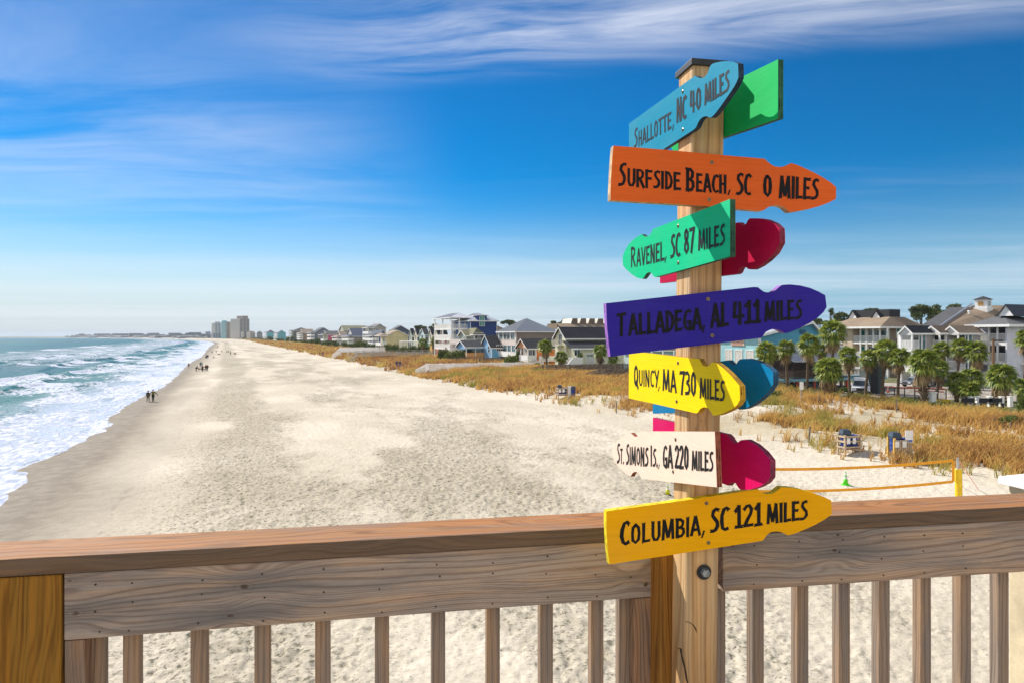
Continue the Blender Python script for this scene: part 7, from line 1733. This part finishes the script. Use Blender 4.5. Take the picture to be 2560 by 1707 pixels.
pp = [(236, 1062, 1282, 'person in dark navy coat walking away by the water, left of the olive coat', NAVY, OLIVEP, DHAIR, 'walk', .15), (335, 1042, 1282, 'person in olive coat with arms held out, nearest on the beach', OLIVE, BLACK, LHAIR, 'walk', .75),
      (1032, 520, 615, 'person in grey green wading at the edge of the foam', GREYC, BLACK, DHAIR, 'walk', .3), (1180, 583, 690, 'person in black bending forward beside the tan dog', BLACK, BLACK, DHAIR, 'bend', .1), (1262, 500, 600, 'person in green top behind the beach group', GREENC, JEANS, DHAIR, 'stand', .2),
      (1292, 500, 598, 'person in pale blue top behind the beach group', LBLUE, GREYC, DHAIR, 'stand', .2), (1303, 566, 690, 'person in black between the tan dog and the rust coat pair', BLACK, NAVY, DHAIR, 'stand', .2), (1368, 550, 680, 'person in dark rust coat, left of the close pair', RUST, BLACK, DHAIR, 'walk', .15),
      (1400, 552, 680, 'person in black coat, right of the close pair', BLACK, BLACK, LHAIR, 'walk', .2), (1384, 362, 442, 'dark clad person, left of the pair near the foam', NAVY, BLACK, DHAIR, 'stand', .2), (1408, 360, 440, 'dark clad person, right of the pair near the foam', BLACK, JEANS, DHAIR, 'walk', .2), (1366, 395, 442, 'small child crouched next to the dark pair near the foam', BLACK, BLACK, DHAIR, 'stand', .2),
      (1491, 283, 342, 'distant person in teal trousers, leftmost of the far row', BLACK, TEALC, DHAIR, 'walk', .2), (1573, 278, 328, 'distant person in brown, second of the far row', RUST, BLACK, DHAIR, 'walk', .3), (1683, 274, 326, 'distant person in blue grey, third of the far row', TEALC, GREYC, DHAIR, 'stand', .2), (1853, 298, 362, 'distant person in wine red, rightmost of the far row', WINE, BLACK, DHAIR, 'walk', .15),
      (1602, 172, 240, 'very distant tall person with arms raised out', BLACK, GREYC, DHAIR, 'walk', .5), (1568, 204, 238, 'very distant child left of the tall person', GREYC, BLACK, DHAIR, 'walk', .2), (1760, 122, 150, 'faintest distant person, left of the last two', TANP, GREYC, LHAIR, 'stand', .2), (1788, 122, 150, 'faintest distant person, right of the last two', TANP, TANP, LHAIR, 'stand', .2)]
for px, y0, y1, lab, c, l, hr, pose, arms in pp: person(KX(px), KY(y0), KY(y1), lab, c, l, hr, pose, arms=arms, facing=aw+R(rnd.uniform(-14, 14)) if pose != 'bend' else R(-100))
def dog(px, py, label, coat, rz, s=1.):
    p = on_ground(px, py); r = thing('dog', p, label, 'dog', 'dogs on the beach', rz); r.scale = (s, s, s)
    pts = {'rump': ((-.36, 0, .50), .125), 'belly': ((-.05, 0, .47), .12), 'chest': ((.28, 0, .48), .155), 'neck': ((.44, 0, .62), .09), 'head': ((.54, 0, .74), .085), 'muz': ((.70, 0, .70), .045), 'tail1': ((-.52, 0, .56), .035), 'tail2': ((-.70, 0, .68), .02)}
    ed = [('rump', 'belly'), ('belly', 'chest'), ('chest', 'neck'), ('neck', 'head'), ('head', 'muz'), ('rump', 'tail1'), ('tail1', 'tail2')]
    for sd, sg in (('l', 1), ('r', -1)):
        k = .05*sg
        pts.update({'sh'+sd: ((.28, .10*sg, .40), .07), 'el'+sd: ((.24+k, .11*sg, .28), .045), 'fw'+sd: ((.28+k*2, .11*sg, .12), .03), 'fp'+sd: ((.31+k*2, .11*sg, .03), .035), 'hp'+sd: ((-.34, .09*sg, .42), .08), 'kn'+sd: ((-.26-k, .10*sg, .30), .055), 'ho'+sd: ((-.42-k*2, .10*sg, .17), .032), 'hf'+sd: ((-.38-k*2, .10*sg, .03), .035)})
        ed += [('chest', 'sh'+sd), ('sh'+sd, 'el'+sd), ('el'+sd, 'fw'+sd), ('fw'+sd, 'fp'+sd), ('rump', 'hp'+sd), ('hp'+sd, 'kn'+sd), ('kn'+sd, 'ho'+sd), ('ho'+sd, 'hf'+sd)]
    ks = list(pts); me = bpy.data.meshes.new('body'); me.from_pydata([pts[k][0] for k in ks], [(ks.index(a), ks.index(b)) for a, b in ed], []); me.materials.append(coat)
    o = bpy.data.objects.new('body', me); COL.objects.link(o); o.parent = r; o.modifiers.new('skin', 'SKIN').use_smooth_shade = True
    for i, k in enumerate(ks): d_ = me.skin_vertices[0].data[i]; d_.radius = (pts[k][1],)*2; d_.use_root = (i == 1)
    sb = o.modifiers.new('sub', 'SUBSURF'); sb.levels = sb.render_levels = 1
    for sg in (1, -1): mb = MB(); mb.ellipsoid((.50, .06*sg, .80), (.02, .03, .055), 6, 4); mb.build('ear', coat, r)
dog(KX(1255), KY(682), 'tan dog standing beside the person in black', P((.34, .21, .08), .8), R(185), 1.3); dog(KX(1625), KY(375), 'black dog lying low in front of the far row', BLACK, R(20), 1.2); dog(KX(1944), KY(362), 'black dog at the right end of the far row', BLACK, R(160), 1.3); dog(KX(1795), KY(325), 'greenish grey dog between the blue grey and wine red persons', P((.06, .08, .06), .8), R(5), 1.4); dog(KX(1330), KY(680), 'small black dog at the feet of the close pair', BLACK, R(200), .9); dog(KX(1520), KY(432), 'pale dog on the sand right of the dark pair', P((.42, .40, .38), .8), R(90), 1.2)

# ---- sea air: one closed box of pale haze round the whole place
if HAZE:
    mb = MB(); mb.box(-15500, 15500, -15500, 16500, -9.5, 75); o = mb.build('haze', bpy.data.materials.new('haze_air')); tag(o, 'thin pale sea haze over the beach', 'haze', kind='stuff')
    m = o.data.materials[0]; m.use_nodes = True; nt = m.node_tree; nt.nodes.clear(); out = nt.nodes.new('ShaderNodeOutputMaterial'); pv = nt.nodes.new('ShaderNodeVolumePrincipled'); pv.inputs['Color'].default_value = (.82, .90, 1, 1); pv.inputs['Density'].default_value = HAZE; nt.links.new(pv.outputs[0], out.inputs['Volume'])
